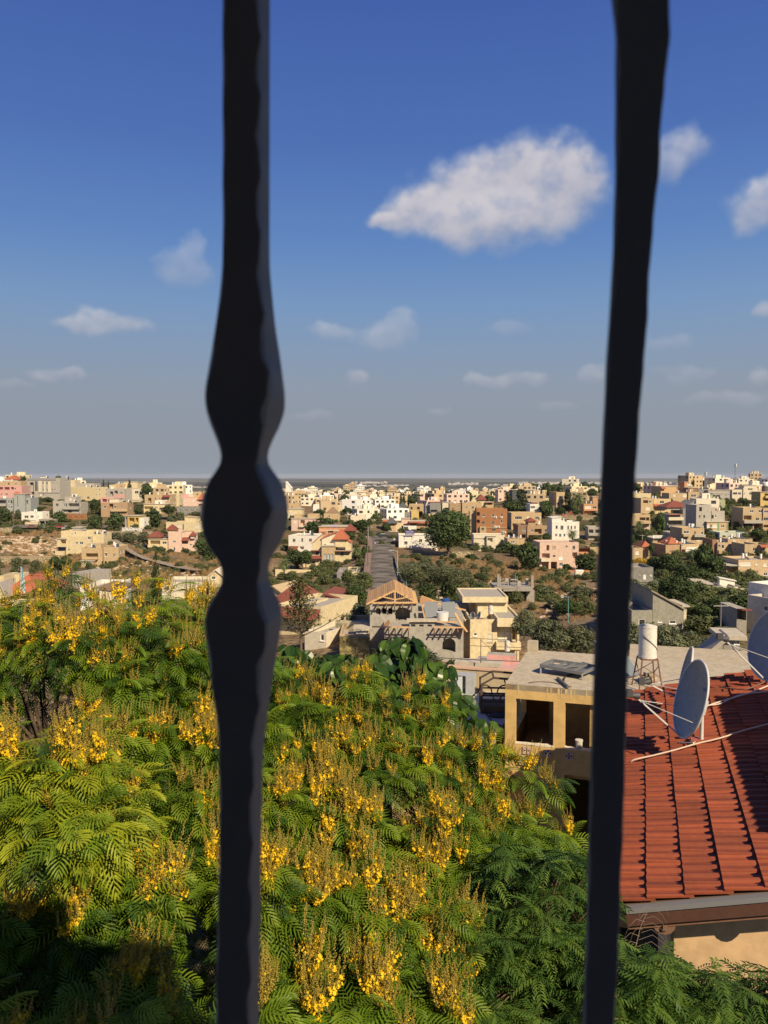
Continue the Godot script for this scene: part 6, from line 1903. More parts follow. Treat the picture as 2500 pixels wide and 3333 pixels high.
func timber(root: Node3D, depth: float) -> void:
	var wood := mat([0.64, 0.41, 0.20], 0.8, "wall", 0.8)
	var old := mat([0.30, 0.17, 0.09], 0.85, "wall", 0.8)
	var loc := func(x: float, y: float, off: float) -> Vector3:
		var p := pix(15, x, y)
		return root.to_local(at(p.x, p.y, depth - off))
	var ridge: Vector3 = loc.call(325, 66, 0.3)
	var le: Vector3 = loc.call(38, 205, 0.3)
	var re: Vector3 = loc.call(552, 190, 0.3)
	var back := Vector3(0, 0, -8.5)
	# open gable truss and rafters carried back
	var front := Geo.new()
	front.beam(le, ridge, 0.14, 0.2)
	front.beam(ridge, re, 0.14, 0.2)
	front.beam(le + Vector3(0.9, 0.12, 0), re, 0.12, 0.14)
	front.beam(ridge, Vector3(ridge.x, re.y - 0.1, ridge.z), 0.16, 0.16)
	var mid := Vector3(ridge.x, lerpf(ridge.y, re.y, 0.75), ridge.z)
	front.beam(mid, le.lerp(ridge, 0.55), 0.1, 0.12)
	front.beam(mid, re.lerp(ridge, 0.45), 0.1, 0.12)
	obj("roof_truss", front, wood, root)
	for k in range(1, 8):
		var f := Geo.new()
		var z := back * (k / 8.0)
		f.beam(le + z, ridge + z, 0.09, 0.16)
		f.beam(ridge + z, re + z, 0.09, 0.16)
		obj("rafter", f, wood, root)
	for side in 2:
		var e := le if side == 0 else re
		var dn := (e - ridge)
		for k in 15:
			var a := ridge + dn * (k / 15.0 + 0.005) + Vector3.UP * 0.10
			var b := ridge + dn * ((k + 0.86) / 15.0) + Vector3.UP * 0.10
			if side == 1 and k > 12:
				continue
			var g := Geo.new()
			g.box(slab(a, a + back, b + back), Vector3(8.5 + 0.3 * sin(k * 2.3), 0.035, a.distance_to(b)))
			obj("roof_plank", g, mat([0.60 + 0.06 * sin(k * 1.7), 0.37 + 0.04 * sin(k * 1.7), 0.17], 0.8, "wall", 0.8), root)
	# the torn roof piece to the right, and the props
	for k in 7:
		var a: Vector3 = loc.call(600 + k * 18, 128 + k * 9, -5.0)
		var b: Vector3 = loc.call(590 + k * 24, 195 + k * 9, -2.0)
		var g := Geo.new()
		g.beam(a, b, 0.42, 0.05)
		obj("roof_plank", g, mat([0.50, 0.28, 0.13], 0.8, "wall", 0.8), root)
	var props := [[610, 200, 620, 330, 0.3, 0.2], [595, 215, 622, 345, 1.2, 0.14], [690, 165, 745, 240, -3.0, 0.16], [750, 195, 1035, 265, -4.0, 0.16], [590, 120, 745, 180, -5.2, 0.12], [905, 225, 990, 270, -4.0, 0.1]]
	for q in props:
		var g := Geo.new()
		g.beam(loc.call(q[0], q[1], q[4]), loc.call(q[2], q[3], q[4]), q[5], q[5])
		obj("timber_prop", g, wood, root)
	# brackets that will carry the eaves
	for q in [[155, 190, 0.0], [240, 188, 0.0], [320, 188, 0.0], [400, 188, 0.0], [490, 188, 0.0], [262, 438, 3.2], [325, 438, 3.2], [392, 438, 3.2], [458, 438, 3.2], [712, 440, 3.2], [770, 440, 3.2], [830, 440, 3.2], [888, 440, 3.2], [945, 440, 3.2]]:
		var a: Vector3 = loc.call(q[0], q[1], q[2])
		var g := Geo.new()
		g.beam(a + Vector3(0, 0, -0.2), a + Vector3(0, -0.12, 1.25), 0.12, 0.17)
		g.beam(a + Vector3(0, -1.05, 0.02), a + Vector3(0, -0.14, 0.95), 0.09, 0.09)
		obj("eave_bracket", g, old, root)
	for q in [[95, 430, 462, 436, 4.3], [712, 434, 1005, 438, 4.3], [715, 380, 945, 384, 3.2], [85, 190, 555, 186, 1.2]]:
		var g := Geo.new()
		g.beam(loc.call(q[0], q[1], q[4]), loc.call(q[2], q[3], q[4]), 0.1, 0.13)
		obj("eave_beam", g, wood, root)
	for k in 6:       # planks leaning at the right corner
		var a: Vector3 = loc.call(925 + k * 6, 292 + k * 12, 2.0)
		var b: Vector3 = loc.call(1000 + k * 9, 430 + k * 10, 4.3)
		var g := Geo.new()
		g.beam(a, b, 0.22, 0.05)
		obj("roof_plank", g, wood, root)
	for k in 4:
		var g := Geo.new()
		g.beam(loc.call(170 + k * 14, 470 - k * 6, 4.0), loc.call(262 + k * 3, 360 + k * 10, 2.0), 0.16, 0.05)
		obj("roof_plank", g, old, root)
	# grey panels, barrel and bucket on the terrace roof
	var pa: Vector3 = loc.call(770, 368, 0.5)
	var pn := Geo.new()
	for k in 2:
		pn.box(Transform3D(Basis(Vector3.UP, 0.15) * Basis(Vector3.RIGHT, -0.6), pa + Vector3(-0.95 + k * 2.0, 1.2, 0)), Vector3(1.5, 1.9, 0.1))
	var sp := obj("solar_array", pn, mat([0.13, 0.145, 0.155], 0.3), self)
	sp.global_transform = root.global_transform
	tag(sp, "pair of grey solar panels leaning on the terrace of the block house", "solar panel")
	var bb := Geo.new()
	var ba: Vector3 = loc.call(832, 290, -2.0)
	bb.tube([ba, ba + Vector3(0, 1.6, 0)], [0.48, 0.48], 14)
	var barrel := obj("barrel", bb, mat([0.02, 0.07, 0.28], 0.4), self)
	barrel.global_transform = root.global_transform
	tag(barrel, "blue plastic barrel behind the solar panels of the block house", "barrel")
	var wb := Geo.new()
	var wa: Vector3 = loc.call(800, 370, 2.3)
	wb.tube([wa, wa + Vector3(0, 0.95, 0)], [0.62, 0.68], 16)
	var tub := obj("tub", wb, mat([0.62, 0.62, 0.58], 0.5), self)
	tub.global_transform = root.global_transform
	tag(tub, "white round tub in front of the solar panels of the block house", "tub")

func build_skeleton() -> void:      # the concrete frame going up on the right of the field
	var p := pix(2, 800, 1165)
	var o := at(p.x, p.y, 158)
	var t := thing("building_skeleton", o, 0, "grey concrete house skeleton with props and upright boards on the field", "building site")
	for x in [800, 960, 1125]:
		var q := pix(2, x, 1165)
		sample(q.x, 158, o.y - 0.3, 0.8)
	var u := F * VIEWS[2][2] / 158.0      # view pixels per metre
	var con := mat([0.33, 0.31, 0.28], 0.95, "wall", 0.4)
	var m := func(x: float, y: float) -> Vector3:
		return Vector3((x - 800) / u, (1165 - y) / u, 0)
	rng.seed = 5
	for q in [[790, 1045, 1095, 1072, 0.6], [855, 1055, 1100, 1075, 1.2]]:
		var g := Geo.new()
		var a: Vector3 = m.call(q[0], q[3])
		var b: Vector3 = m.call(q[2], q[1])
		g.bx(a.x, a.y, -6.5, b.x, b.y, q[4])
		obj("floor_slab", g, con, t)
	for q in [[800, 860], [1060, 1125]]:
		var g := Geo.new()
		var a: Vector3 = m.call(q[0], 1165)
		var b: Vector3 = m.call(q[1], 1076)
		g.bx(a.x, -3, -6, b.x, b.y - 0.02, -0.2)
		obj("wall", g, con, t)
	var back := Geo.new()
	var ba: Vector3 = m.call(862, 1165)
	var bb: Vector3 = m.call(1058, 1076)
	back.bx(ba.x, -3, -6.3, bb.x, bb.y, -5.5)
	obj("back_wall", back, mat([0.24, 0.23, 0.21], 0.95), t)
	for k in 15:
		var x := 868 + k * 13.5
		var g := Geo.new()
		var a: Vector3 = m.call(x, 1165)
		var b: Vector3 = m.call(x, 1076)
		var z := rng.randf_range(-3.0, 0.0)
		g.beam(Vector3(a.x, -2, z), Vector3(b.x + rng.randf_range(-0.2, 0.2), b.y, z), 0.11, 0.11)
		obj("prop", g, mat([0.38, 0.34, 0.27], 0.9), t)
	for q in [[826, 946, 1045, 0.45], [1112, 955, 1060, 0.5], [843, 965, 1045, 0.3], [968, 945, 1045, 0.08], [985, 960, 1045, 0.08]]:
		var g := Geo.new()
		var a: Vector3 = m.call(q[0], q[2])
		var b: Vector3 = m.call(q[0], q[1])
		g.bx(a.x - q[3] / 2, a.y, -1.2, a.x + q[3] / 2, b.y, -0.8)
		obj("column", g, con, t)
	for q in [[895, 988, 922, 1012], [1000, 1010, 1024, 1045], [1068, 990, 1090, 1040], [918, 1010, 936, 1048], [940, 995, 1000, 1003]]:
		var g := Geo.new()
		var a: Vector3 = m.call(q[0], q[3])
		var b: Vector3 = m.call(q[2], q[1])
		g.bx(a.x, a.y, -3.0, b.x, b.y, -2.4)
		obj("formwork_board", g, mat([0.36, 0.35, 0.33], 0.9), t)
	for q in [[1060, 1110, 1105, 1170], [770, 1052, 1000, 1048], [975, 985, 1000, 1030], [820, 985, 860, 970], [840, 1000, 900, 990]]:
		var g := Geo.new()
		g.beam(m.call(q[0], q[1]) + Vector3(0, 0, 1.25), m.call(q[2], q[3]) + Vector3(0, 0, 1.25), 0.16, 0.1)
		obj("plank", g, mat([0.36, 0.30, 0.22], 0.9), t)

func flag() -> void:
	var p := pix(13, 330, 700)
	var t := thing("flag", at(p.x, p.y + 60, 100), 0, "light blue and white patterned flag hanging limp above the blossoms", "flag")
	var u := F * VIEWS[13][2] / 100.0
	var pg := Geo.new()
	pg.tube([Vector3(0, -3, 0), Vector3(0, 500.0 / u, 0)], [0.05, 0.035], 6)
	obj("pole", pg, mat([0.5, 0.5, 0.48], 0.5), t)
	var a := Geo.new()
	var b := Geo.new()
	var h0 := 85.0 / u
	var h1 := 490.0 / u
	for i in 24:
		for j in 8:
			var pt := func(ii: int, jj: int) -> Vector3:
				var v := ii / 24.0
				var w := lerpf(0.1, 100.0 / u, pow(1.0 - v, 1.25)) * jj / 8.0
				return Vector3(0.04 + w - 18.0 / u * pow(1 - v, 2), lerpf(h0, h1, v) + 0.25 * sin(jj * 0.6) * (1 - v), 0.16 * sin(jj * 1.7 + v * 6.0))
			var g := b if (i % 3 == 1 and j % 3 != 2) or (j == 6) or ((i + j) % 7 == 0) else a
			g.quad(pt.call(i, j), pt.call(i, j + 1), pt.call(i + 1, j + 1), pt.call(i + 1, j))
	var cl := obj("cloth", a, mat([0.62, 0.70, 0.74], 0.9, "leaf"), t)
	obj("printed_pattern", b, mat([0.17, 0.35, 0.50], 0.9, "leaf"), cl)

func cable(called: String, label: String, pts3: Array, r: float, c, sag := 0.0, cat := "cable") -> void:
	var p := []
	var w := []
	for i in pts3.size() - 1:
		var a: Vector3 = pts3[i]
		var b: Vector3 = pts3[i + 1]
		var n := 10
		for k in n + (1 if i == pts3.size() - 2 else 0):
			var t := k / float(n)
			var a0: Vector3 = pts3[maxi(i - 1, 0)]
			var b1: Vector3 = pts3[mini(i + 2, pts3.size() - 1)]
			p.append(a.cubic_interpolate(b, a0, b1, t) + Vector3.DOWN * sag * 4.0 * t * (1 - t))
			w.append(r)
	var g := Geo.new()
	g.tube(p, w, 6)
	tag(obj(called, g, mat(c, 0.7)), label, cat)

func wires() -> void:
	for q in [[["utility_cable", "upper of two thin wires before the cream flat roofed house"], [[1010, 545], [1185, 550], [1640, 566]], 46.0], [["utility_cable", "lower of two thin wires before the cream flat roofed house"], [[1010, 612], [1185, 624], [1640, 640]], 46.0], [["utility_cable", "thick dark cable crossing before the pink roof room"], [[740, 738], [1100, 758], [1659, 780]], 40.0]]:
		var p := []
		for k in q[1]:
			var w := pix(15, k[0], k[1])
			p.append(at(w.x, w.y, q[2]))
		cable(q[0][0], q[0][1], p, 0.016 if q[2] > 45 else 0.02, [0.05, 0.045, 0.04])
	var a := pix(15, 1183, 690)
	var t := thing("wire_post", at(a.x, a.y, 46), 0, "thin metal post with slanting stays before the cream flat roofed house", "post")
	var g := Geo.new()
	var u := F * 3.072 / 46.0
	g.tube([Vector3(0, -0.6, 0), Vector3(0, 140.0 / u, 0)], [0.03, 0.025], 6)
	obj("post", g, mat([0.16, 0.13, 0.1], 0.7), t)
	var s := Geo.new()
	s.tube([Vector3(0, 130.0 / u, 0), Vector3(130.0 / u, 10.0 / u, 0)], [0.014, 0.014], 5)
	s.tube([Vector3(118.0 / u, 0, 0), Vector3(118.0 / u, 70.0 / u, 0)], [0.02, 0.02], 5)
	obj("stay", s, mat([0.16, 0.13, 0.1], 0.7), t)

# ---------------------------------------------------------------- the ochre house and its roof
const TURN := -0.315       # both near houses are turned this far

func build_ochre() -> void:
	var A := at(1645, 2225, 25.2)
	var top := A.y
	var t := thing("ochre_house", Vector3(A.x, 26.0, A.z), TURN, "ochre yellow house with two open window holes and a flat concrete roof", "house")
	var H := top - 26.0
	var W := 8.2
	var L := 5.2
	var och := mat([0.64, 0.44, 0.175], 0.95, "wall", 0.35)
	var inv := t.global_transform.affine_inverse()
	var n := t.global_basis.z
	var on := func(px: float, py: float) -> Vector3:
		var d := ray(px, py)
		return inv * (EYE + d * ((A - EYE).dot(n) / d.dot(n)))
	var hole := func(x0: float, y0: float, x1: float, y1: float) -> Array:
		var a: Vector3 = on.call(x0, y1)
		var b: Vector3 = on.call(x1, y0)
		return [a.x, a.y, b.x, b.y, 0.16, 0.0, false]
	var ops := [hole.call(1678, 2284, 1802, 2418), hole.call(1838, 2300, 1968, 2440), hole.call(1832, 2537, 1975, 2900)]
	ops[1][1] = ops[0][1]
	ops[1][3] = ops[0][3]
	var sill: float = ops[0][1]
	var g := Geo.new()
	facade(g, Vector3.ZERO, Vector3.RIGHT, W, H, ops.duplicate(true))
	# inside faces of the front wall, an open left side with a corner pier, closed back and right
	facade(g, Vector3(W - 0.2, 0, -0.16), Vector3.LEFT, W - 0.4, H - 0.2, [[W - 0.2 - ops[1][2], sill, W - 0.2 - ops[1][0], ops[0][3], 0.002, 0.0, false], [W - 0.2 - ops[0][2], sill, W - 0.2 - ops[0][0], ops[0][3], 0.002, 0.0, false], [W - 0.2 - ops[2][2], 0, W - 0.2 - ops[2][0], ops[2][3], 0.002, 0.0, false]])
	facade(g, Vector3(0, 0, -L), Vector3(0, 0, 1), L, H, [[1.75, sill, L - 0.25, ops[0][3], 0.2, 0.0, false]])
	facade(g, Vector3(W, 0, 0), Vector3(0, 0, -1), L, H, [])
	facade(g, Vector3(W, 0, -L), Vector3.LEFT, W, H, [])
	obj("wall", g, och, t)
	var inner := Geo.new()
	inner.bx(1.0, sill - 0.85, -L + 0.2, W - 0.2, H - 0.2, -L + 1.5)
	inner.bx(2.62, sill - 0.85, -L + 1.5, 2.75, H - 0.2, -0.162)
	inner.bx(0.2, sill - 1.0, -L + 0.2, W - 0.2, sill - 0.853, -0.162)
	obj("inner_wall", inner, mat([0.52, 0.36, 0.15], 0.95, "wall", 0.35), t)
	var r := Geo.new()
	r.bx(0.0, H - 0.18, -L, W, H + 0.002, 0.0)
	r.box(Transform3D(Basis(), Vector3(0.22, H + 0.2, -L + 0.25)), Vector3(0.36, 0.4, 0.36))
	obj("roof", r, mat([0.47, 0.41, 0.31], 0.95, "wall", 0.5), t)
	var ext := Geo.new()        # the roof runs on behind the boiler
	ext.bx(W * 0.45, H - 0.3, -L - 2.6, W + 3.0, H - 0.06, -L - 0.003)
	obj("rear_roof", ext, mat([0.47, 0.40, 0.29], 0.95, "wall", 0.5), t)
	var rim := Geo.new()
	rng.seed = 12
	for q in [ops[0], ops[1]]:
		var x: float = q[0] - 0.02
		while x < q[2]:
			var w := rng.randf_range(0.05, 0.14)
			rim.bx(x, sill - rng.randf_range(0.015, 0.04), -0.15, minf(x + w, q[2] + 0.02), sill + rng.randf_range(0.008, 0.03), rng.randf_range(0.005, 0.02))
			x += w
	obj("chipped_sill", rim, mat([0.66, 0.58, 0.44], 0.95), t).set_meta("kind", "stuff")
	var drip := Geo.new()
	for k in 16:
		var x := rng.randf_range(0.2, 3.6)
		var w := rng.randf_range(0.02, 0.07)
		drip.bx(x, H - rng.randf_range(0.1, 0.34), 0.001, x + w, H - 0.02, 0.006)
	obj("lime_stains", drip, mat([0.58, 0.43, 0.21], 0.95), t).set_meta("kind", "stuff")
	# square cut-out blocks with a four petal pattern
	for q in [[1714, 2442], [1784, 2451], [1852, 2460]]:
		var c: Vector3 = on.call(q[0], q[1])
		var fr := Geo.new()
		var s := 0.115
		fr.bx(c.x - s, c.y - s, 0.002, c.x + s, c.y + s, 0.02)
		var v := obj("vent_block", fr, mat([0.13, 0.05, 0.045], 0.95), t)
		var pt := Geo.new()
		for b in [[-s, -s, -s + 0.018, s], [s - 0.018, -s, s, s], [-s + 0.018, -s, s - 0.018, -s + 0.018], [-s + 0.018, s - 0.018, s - 0.018, s]]:
			pt.bx(c.x + b[0], c.y + b[1], 0.021, c.x + b[2], c.y + b[3], 0.04)
		for k in 4:
			var dir := Vector3(cos(PI / 4 + k * PI / 2), sin(PI / 4 + k * PI / 2), 0)
			var side := Vector3(-dir.y, dir.x, 0)
			var o := c + Vector3(0, 0, 0.032)
			o.z = 0.032
			pt.quad(o + dir * 0.015, o + dir * 0.07 - side * 0.034, o + dir * 0.135, o + dir * 0.07 + side * 0.034)
		obj("petals", pt, mat([0.62, 0.47, 0.40], 0.95), v)
	# white paint bucket on the sill
	var bp: Vector3 = on.call(1884, 2434)
	var bk := thing("paint_bucket", t.global_transform * Vector3(bp.x, sill + 0.03, -0.09), 0, "dirty white paint bucket on the right window sill of the ochre house", "bucket")
	var bg := Geo.new()
	bg.tube([Vector3.ZERO, Vector3(0, 0.24, 0)], [0.095, 0.115], 16)
	obj("pail", bg, mat([0.55, 0.52, 0.45], 0.6, "wall", 2.0), bk)
	var bl := Geo.new()
	bl.tube([Vector3(0, 0.22, 0), Vector3(0, 0.25, 0)], [0.122, 0.122], 16)
	obj("rim", bl, mat([0.6, 0.57, 0.5], 0.6), bk)
	# what lies on the roof
	var roof := func(px: float, py: float, up: float) -> Vector3:
		var d := ray(px, py)
		return EYE + d * ((top + up - EYE.y) / d.y)
	var fa: Vector3 = roof.call(1760, 2166, 0.28)
	var fb: Vector3 = roof.call(1895, 2192, 0.22)
	var fc: Vector3 = roof.call(1945, 2170, 0.25)
	var fd: Vector3 = roof.call(1800, 2150, 0.3)
	var sf := thing("old_solar_collector", (fa + fc) / 2, 0, "old empty solar panel frame lying raised on the concrete roof", "solar frame")
	var sg := Geo.new()
	var o: Vector3 = (fa + fc) / 2
	for q in [[fa, fb], [fb, fc], [fc, fd], [fd, fa]]:
		sg.beam(q[0] - o, q[1] - o, 0.07, 0.1)
	for k in [0.3, 0.5, 0.75]:
		sg.beam(fa.lerp(fb, k) - o, fd.lerp(fc, k) - o, 0.05, 0.06)
	sg.beam(fa.lerp(fb, 0.3) - o, fd.lerp(fc, 0.75) - o, 0.16, 0.03)
	obj("frame", sg, mat([0.16, 0.165, 0.165], 0.5), sf)
	var st := Geo.new()
	st.quad(fa - o + Vector3(0, -0.04, 0), fb - o + Vector3(0, -0.04, 0), fc.lerp(fb, 0.3) - o + Vector3(0, -0.04, 0), fd.lerp(fa, 0.3) - o + Vector3(0, -0.04, 0))
	obj("panel_sheet", st, mat([0.12, 0.125, 0.13], 0.4), sf)
	var lg := Geo.new()
	for q in [fa, fb, fc, fd]:
		lg.beam(q - o, Vector3(q.x - o.x, top - o.y, q.z - o.z), 0.05, 0.05)
	obj("leg", lg, mat([0.25, 0.25, 0.24], 0.6), sf)
	var br := Geo.new()
	br.beam(roof.call(1815, 2207, 0.06), roof.call(1848, 2236, 0.06), 0.07, 0.08)
	tag(obj("steel_bar", br, mat([0.10, 0.10, 0.10], 0.6)), "dark steel bar lying on the front of the concrete roof", "steel bar")
	cable("roof_cable", "dark cable curling over the concrete roof", [roof.call(1835, 2216, 0.03), roof.call(1838, 2206, 0.03), roof.call(1850, 2198, 0.03), roof.call(1870, 2190, 0.03), roof.call(1900, 2180, 0.05)], 0.025, [0.04, 0.04, 0.04])
	cable("roof_cable", "thin rusty wire along the front edge of the concrete roof", [roof.call(1720, 2222, 0.02), roof.call(1760, 2218, 0.06), roof.call(1800, 2222, 0.02), roof.call(1860, 2236, 0.03)], 0.012, [0.12, 0.08, 0.05])
	# boiler on its rusty stand
	var b0: Vector3 = roof.call(2106, 2238, 0.0)
	var bo := thing("water_tank", b0 + Vector3(0, 0.98, 0), 0, "white upright water tank on a rusty stand beside the hammered bar", "water tank")
	boiler(bo, 0.275, 0.98)
	var stand := thing("tank_stand", b0, 0, "rusty four legged steel stand under the white water tank", "stand")
	var sl := [[-0.24, -0.24], [0.24, -0.24], [0.24, 0.24], [-0.24, 0.24]]
	for q in sl:
		var l := Geo.new()
		l.beam(Vector3(q[0] * 1.5, 0, q[1] * 1.5), Vector3(q[0], 0.94, q[1]), 0.035, 0.035)
		obj("leg", l, mat([0.17, 0.075, 0.045], 0.9), stand)
	var ring := Geo.new()
	for k in 4:
		var a: Array = sl[k]
		var b: Array = sl[(k + 1) % 4]
		ring.beam(Vector3(a[0], 0.94, a[1]), Vector3(b[0], 0.94, b[1]), 0.04, 0.05)
		ring.beam(Vector3(a[0] * 1.3, 0.4, a[1] * 1.3), Vector3(b[0] * 1.1, 0.75, b[1] * 1.1), 0.02, 0.02)
	obj("ring", ring, mat([0.17, 0.075, 0.045], 0.9), stand)
	var rub := Geo.new()
	var r0: Vector3 = roof.call(2108, 2222, 0.0)
	rub.bx(r0.x - 0.2, r0.y, r0.z - 0.16, r0.x + 0.25, r0.y + 0.22, r0.z + 0.16)
	rub.bx(r0.x - 0.1, r0.y + 0.222, r0.z - 0.12, r0.x + 0.22, r0.y + 0.33, r0.z + 0.12)
	tag(obj("concrete_block", rub, mat([0.45, 0.38, 0.27], 0.95, "rough", 0.8)), "pale concrete block between the legs of the tank stand", "concrete block")
	var sp := thing("solar_collector", roof.call(2040, 2200, 0.0), 0.5, "tilted solar collector left of the water tank", "solar panel")
	var pg := Geo.new()
	pg.box(Transform3D(Basis(Vector3.RIGHT, -0.8), Vector3(-0.3, 0.6, -0.2)), Vector3(1.0, 1.5, 0.07))
	obj("collector", pg, mat([0.16, 0.19, 0.21], 0.25), sp)
	var pf := Geo.new()
	pf.beam(Vector3(0.1, 0, -0.7), Vector3(0.1, 1.1, -0.68), 0.04, 0.04)
	pf.beam(Vector3(-0.7, 0, -0.7), Vector3(-0.7, 1.1, -0.68), 0.04, 0.04)
	obj("support", pf, mat([0.4, 0.4, 0.4], 0.6), sp)
	# meter box and insulator on the corner
	var mb: Vector3 = on.call(2052, 2275)
	var box := thing("junction_box", t.global_transform * Vector3(mb.x, mb.y - 0.2, 0.003), TURN, "grey junction box with white cable ends on the ochre corner", "junction box")
	var jb := Geo.new()
	jb.bx(-0.14, 0, 0, 0.14, 0.36, 0.12)
	obj("case", jb, mat([0.42, 0.36, 0.24], 0.6), box)
	var ins := Geo.new()
	ins.tube([Vector3(0.12, 0.26, 0.12), Vector3(0.12, 0.26, 0.3)], [0.07, 0.05], 10)
	obj("insulator", ins, mat([0.7, 0.68, 0.62], 0.3), box)

func build_terrace() -> void:
	var floor_y := 31.0
	var onf := func(px: float, py: float) -> Vector3:
		var d := ray(px, py)
		return EYE + d * ((floor_y - EYE.y) / d.y)
	var root := thing("terrace_house", Vector3(1.6, 26, -31), TURN, "lower flat terrace roof with concrete parapets left of the ochre house", "house")
	var g := Geo.new()
	g.bx(0.4, 0, -2.6, 3.4, 5.0, 6.6)
	obj("wall", g, mat([0.46, 0.33, 0.15], 0.95, "wall", 0.35), root)
	var f := Geo.new()
	f.bx(0.6, 5.002, -2.4, 3.38, 5.03, 6.4)
	obj("terrace_floor", f, mat([0.50, 0.49, 0.47], 0.9, "wall", 0.5), root)
	var p := Geo.new()
	p.bx(0.4, 5.002, -2.6, 3.4, 5.9, -2.403)
	p.bx(0.4, 5.002, -2.4, 0.597, 5.7, 6.4)
	p.bx(0.4, 5.002, 6.403, 3.4, 5.45, 6.6)
	obj("parapet", p, mat([0.50, 0.42, 0.28], 0.95, "wall", 0.35), root)
	var c := Geo.new()
	c.bx(0.35, 5.902, -2.65, 3.4, 5.98, -2.35)
	obj("coping", c, mat([0.55, 0.36, 0.24], 0.9), root)
	# pale steel cabinet without its door
	var a: Vector3 = onf.call(1512, 2262)
	var k := thing("steel_cabinet", a, TURN, "pale open steel cabinet standing on the lower terrace", "cabinet")
	var w := 0.75
	var h := 0.82
	var kg := Geo.new()
	kg.bx(-w / 2, 0, -0.5, w / 2, 0.04, 0.0)
	kg.bx(-w / 2, h - 0.04, -0.5, w / 2, h, 0.0)
	kg.bx(-w / 2, 0.04, -0.5, -w / 2 + 0.12, h - 0.04, 0.0)
	kg.bx(w / 2 - 0.33, 0.04, -0.5, w / 2, h - 0.04, 0.0)
	kg.bx(-w / 2 + 0.12, 0.04, -0.5, w / 2 - 0.33, h - 0.04, -0.46)
	obj("case", kg, mat([0.42, 0.45, 0.48], 0.5, "wall", 1.0), k)
	var kd := Geo.new()
	kd.box(Transform3D(Basis(Vector3.UP, -0.7), Vector3(-w / 2 + 0.2, h / 2, 0.12)), Vector3(0.02, h - 0.1, 0.26))
	obj("door", kd, mat([0.38, 0.42, 0.45], 0.5), k)
	# rusty frame like a stripped buggy
	var b: Vector3 = onf.call(1612, 2312)
	var r := thing("cage_trolley", b, TURN + 0.25, "rusty dark steel cage frame with hoops on the lower terrace", "steel frame")
	var m := mat([0.075, 0.05, 0.035], 0.85)
	var q := [Vector3(-0.55, 0, -0.55), Vector3(0.6, 0, -0.55), Vector3(0.6, 0, 0.55), Vector3(-0.55, 0, 0.55)]
	var fr := Geo.new()
	for i in 4:
		fr.beam(q[i], q[i] + Vector3.UP * 1.15, 0.07, 0.07)
		for y in [0.04, 0.5, 0.72]:
			fr.beam(q[i] + Vector3.UP * y, q[(i + 1) % 4] + Vector3.UP * y, 0.06, 0.06)
	obj("cage", fr, m, r)
	var tp := Geo.new()
	tp.beam(Vector3(-0.55, 1.12, -0.5), Vector3(-0.1, 1.38, -0.5), 0.06, 0.06)
	tp.beam(Vector3(-0.1, 1.38, -0.5), Vector3(0.75, 1.32, -0.5), 0.07, 0.07)
	tp.beam(Vector3(-0.55, 1.12, 0.5), Vector3(-0.1, 1.38, 0.5), 0.06, 0.06)
	tp.beam(Vector3(-0.1, 1.38, 0.5), Vector3(0.75, 1.32, 0.5), 0.07, 0.07)
	tp.beam(Vector3(0.75, 1.32, 0.5), Vector3(1.05, 1.08, 0.5), 0.09, 0.09)
	tp.beam(Vector3(0.75, 1.32, -0.5), Vector3(1.05, 1.08, -0.5), 0.09, 0.09)
	tp.beam(Vector3(-0.1, 1.38, -0.5), Vector3(-0.1, 1.38, 0.5), 0.06, 0.06)
	tp.beam(Vector3(0.3, 1.3, 0.5), Vector3(0.5, 0.5, 0.5), 0.05, 0.05)
	obj("roll_bars", tp, m, r)
	for z in [-0.55, 0.55]:
		for x in [-0.35, 0.38]:
			var hp := []
			var hw := []
			for i in 11:
				var an := PI * i / 10.0
				hp.append(Vector3(x + cos(an) * 0.26, 0.52 + sin(an) * 0.3, z * 1.05))
				hw.append(0.028)
			var hg := Geo.new()
			hg.tube(hp, hw, 6)
			obj("hoop", hg, m, r)
	var pl := Geo.new()
	pl.bx(-0.5, 0.05, -0.5, 0.55, 0.3, 0.5)
	obj("load_bed", pl, mat([0.12, 0.085, 0.05], 0.9), r)
	cable("hose", "black hose snaking over the lower terrace floor", [onf.call(1555, 2255) + Vector3.UP * 0.05, onf.call(1530, 2280) + Vector3.UP * 0.05, onf.call(1540, 2300) + Vector3.UP * 0.05, onf.call(1580, 2325) + Vector3.UP * 0.05, onf.call(1600, 2350) + Vector3.UP * 0.05, onf.call(1640, 2372) + Vector3.UP * 0.05], 0.03, [0.025, 0.025, 0.03])
	var sk := Geo.new()
	var s: Vector3 = onf.call(1620, 2335)
	sk.blob(s + Vector3(0, 0.06, 0), Vector3(0.35, 0.1, 0.25), 6, 10)
	tag(obj("tarpaulin_heap", sk, mat([0.035, 0.035, 0.04], 0.7)), "dark crumpled sheet heap on the lower terrace floor", "heap")

# ---------------------------------------------------------------- the red tiled roof
var NEAR_EAVE := Vector3(3.3, 33.92, -11.0)
const SLOPE := 0.268

func roof_point(t: float, u: float, up := 0.0) -> Vector3:
	var x := Vector3(0.951, SLOPE, 0.309)
	var z := Vector3(0.309, 0, -0.951)
	return NEAR_EAVE + x * t + z * u + Vector3.UP * up

func on_roof(px: float, py: float, up := 0.0) -> Vector3:
	var n := Vector3(0.309, 0, -0.951).cross(Vector3(0.951, SLOPE, 0.309)).normalized()
	var d := ray(px, py)
	var o := NEAR_EAVE + Vector3.UP * up
	return EYE + d * ((o - EYE).dot(n) / d.dot(n))

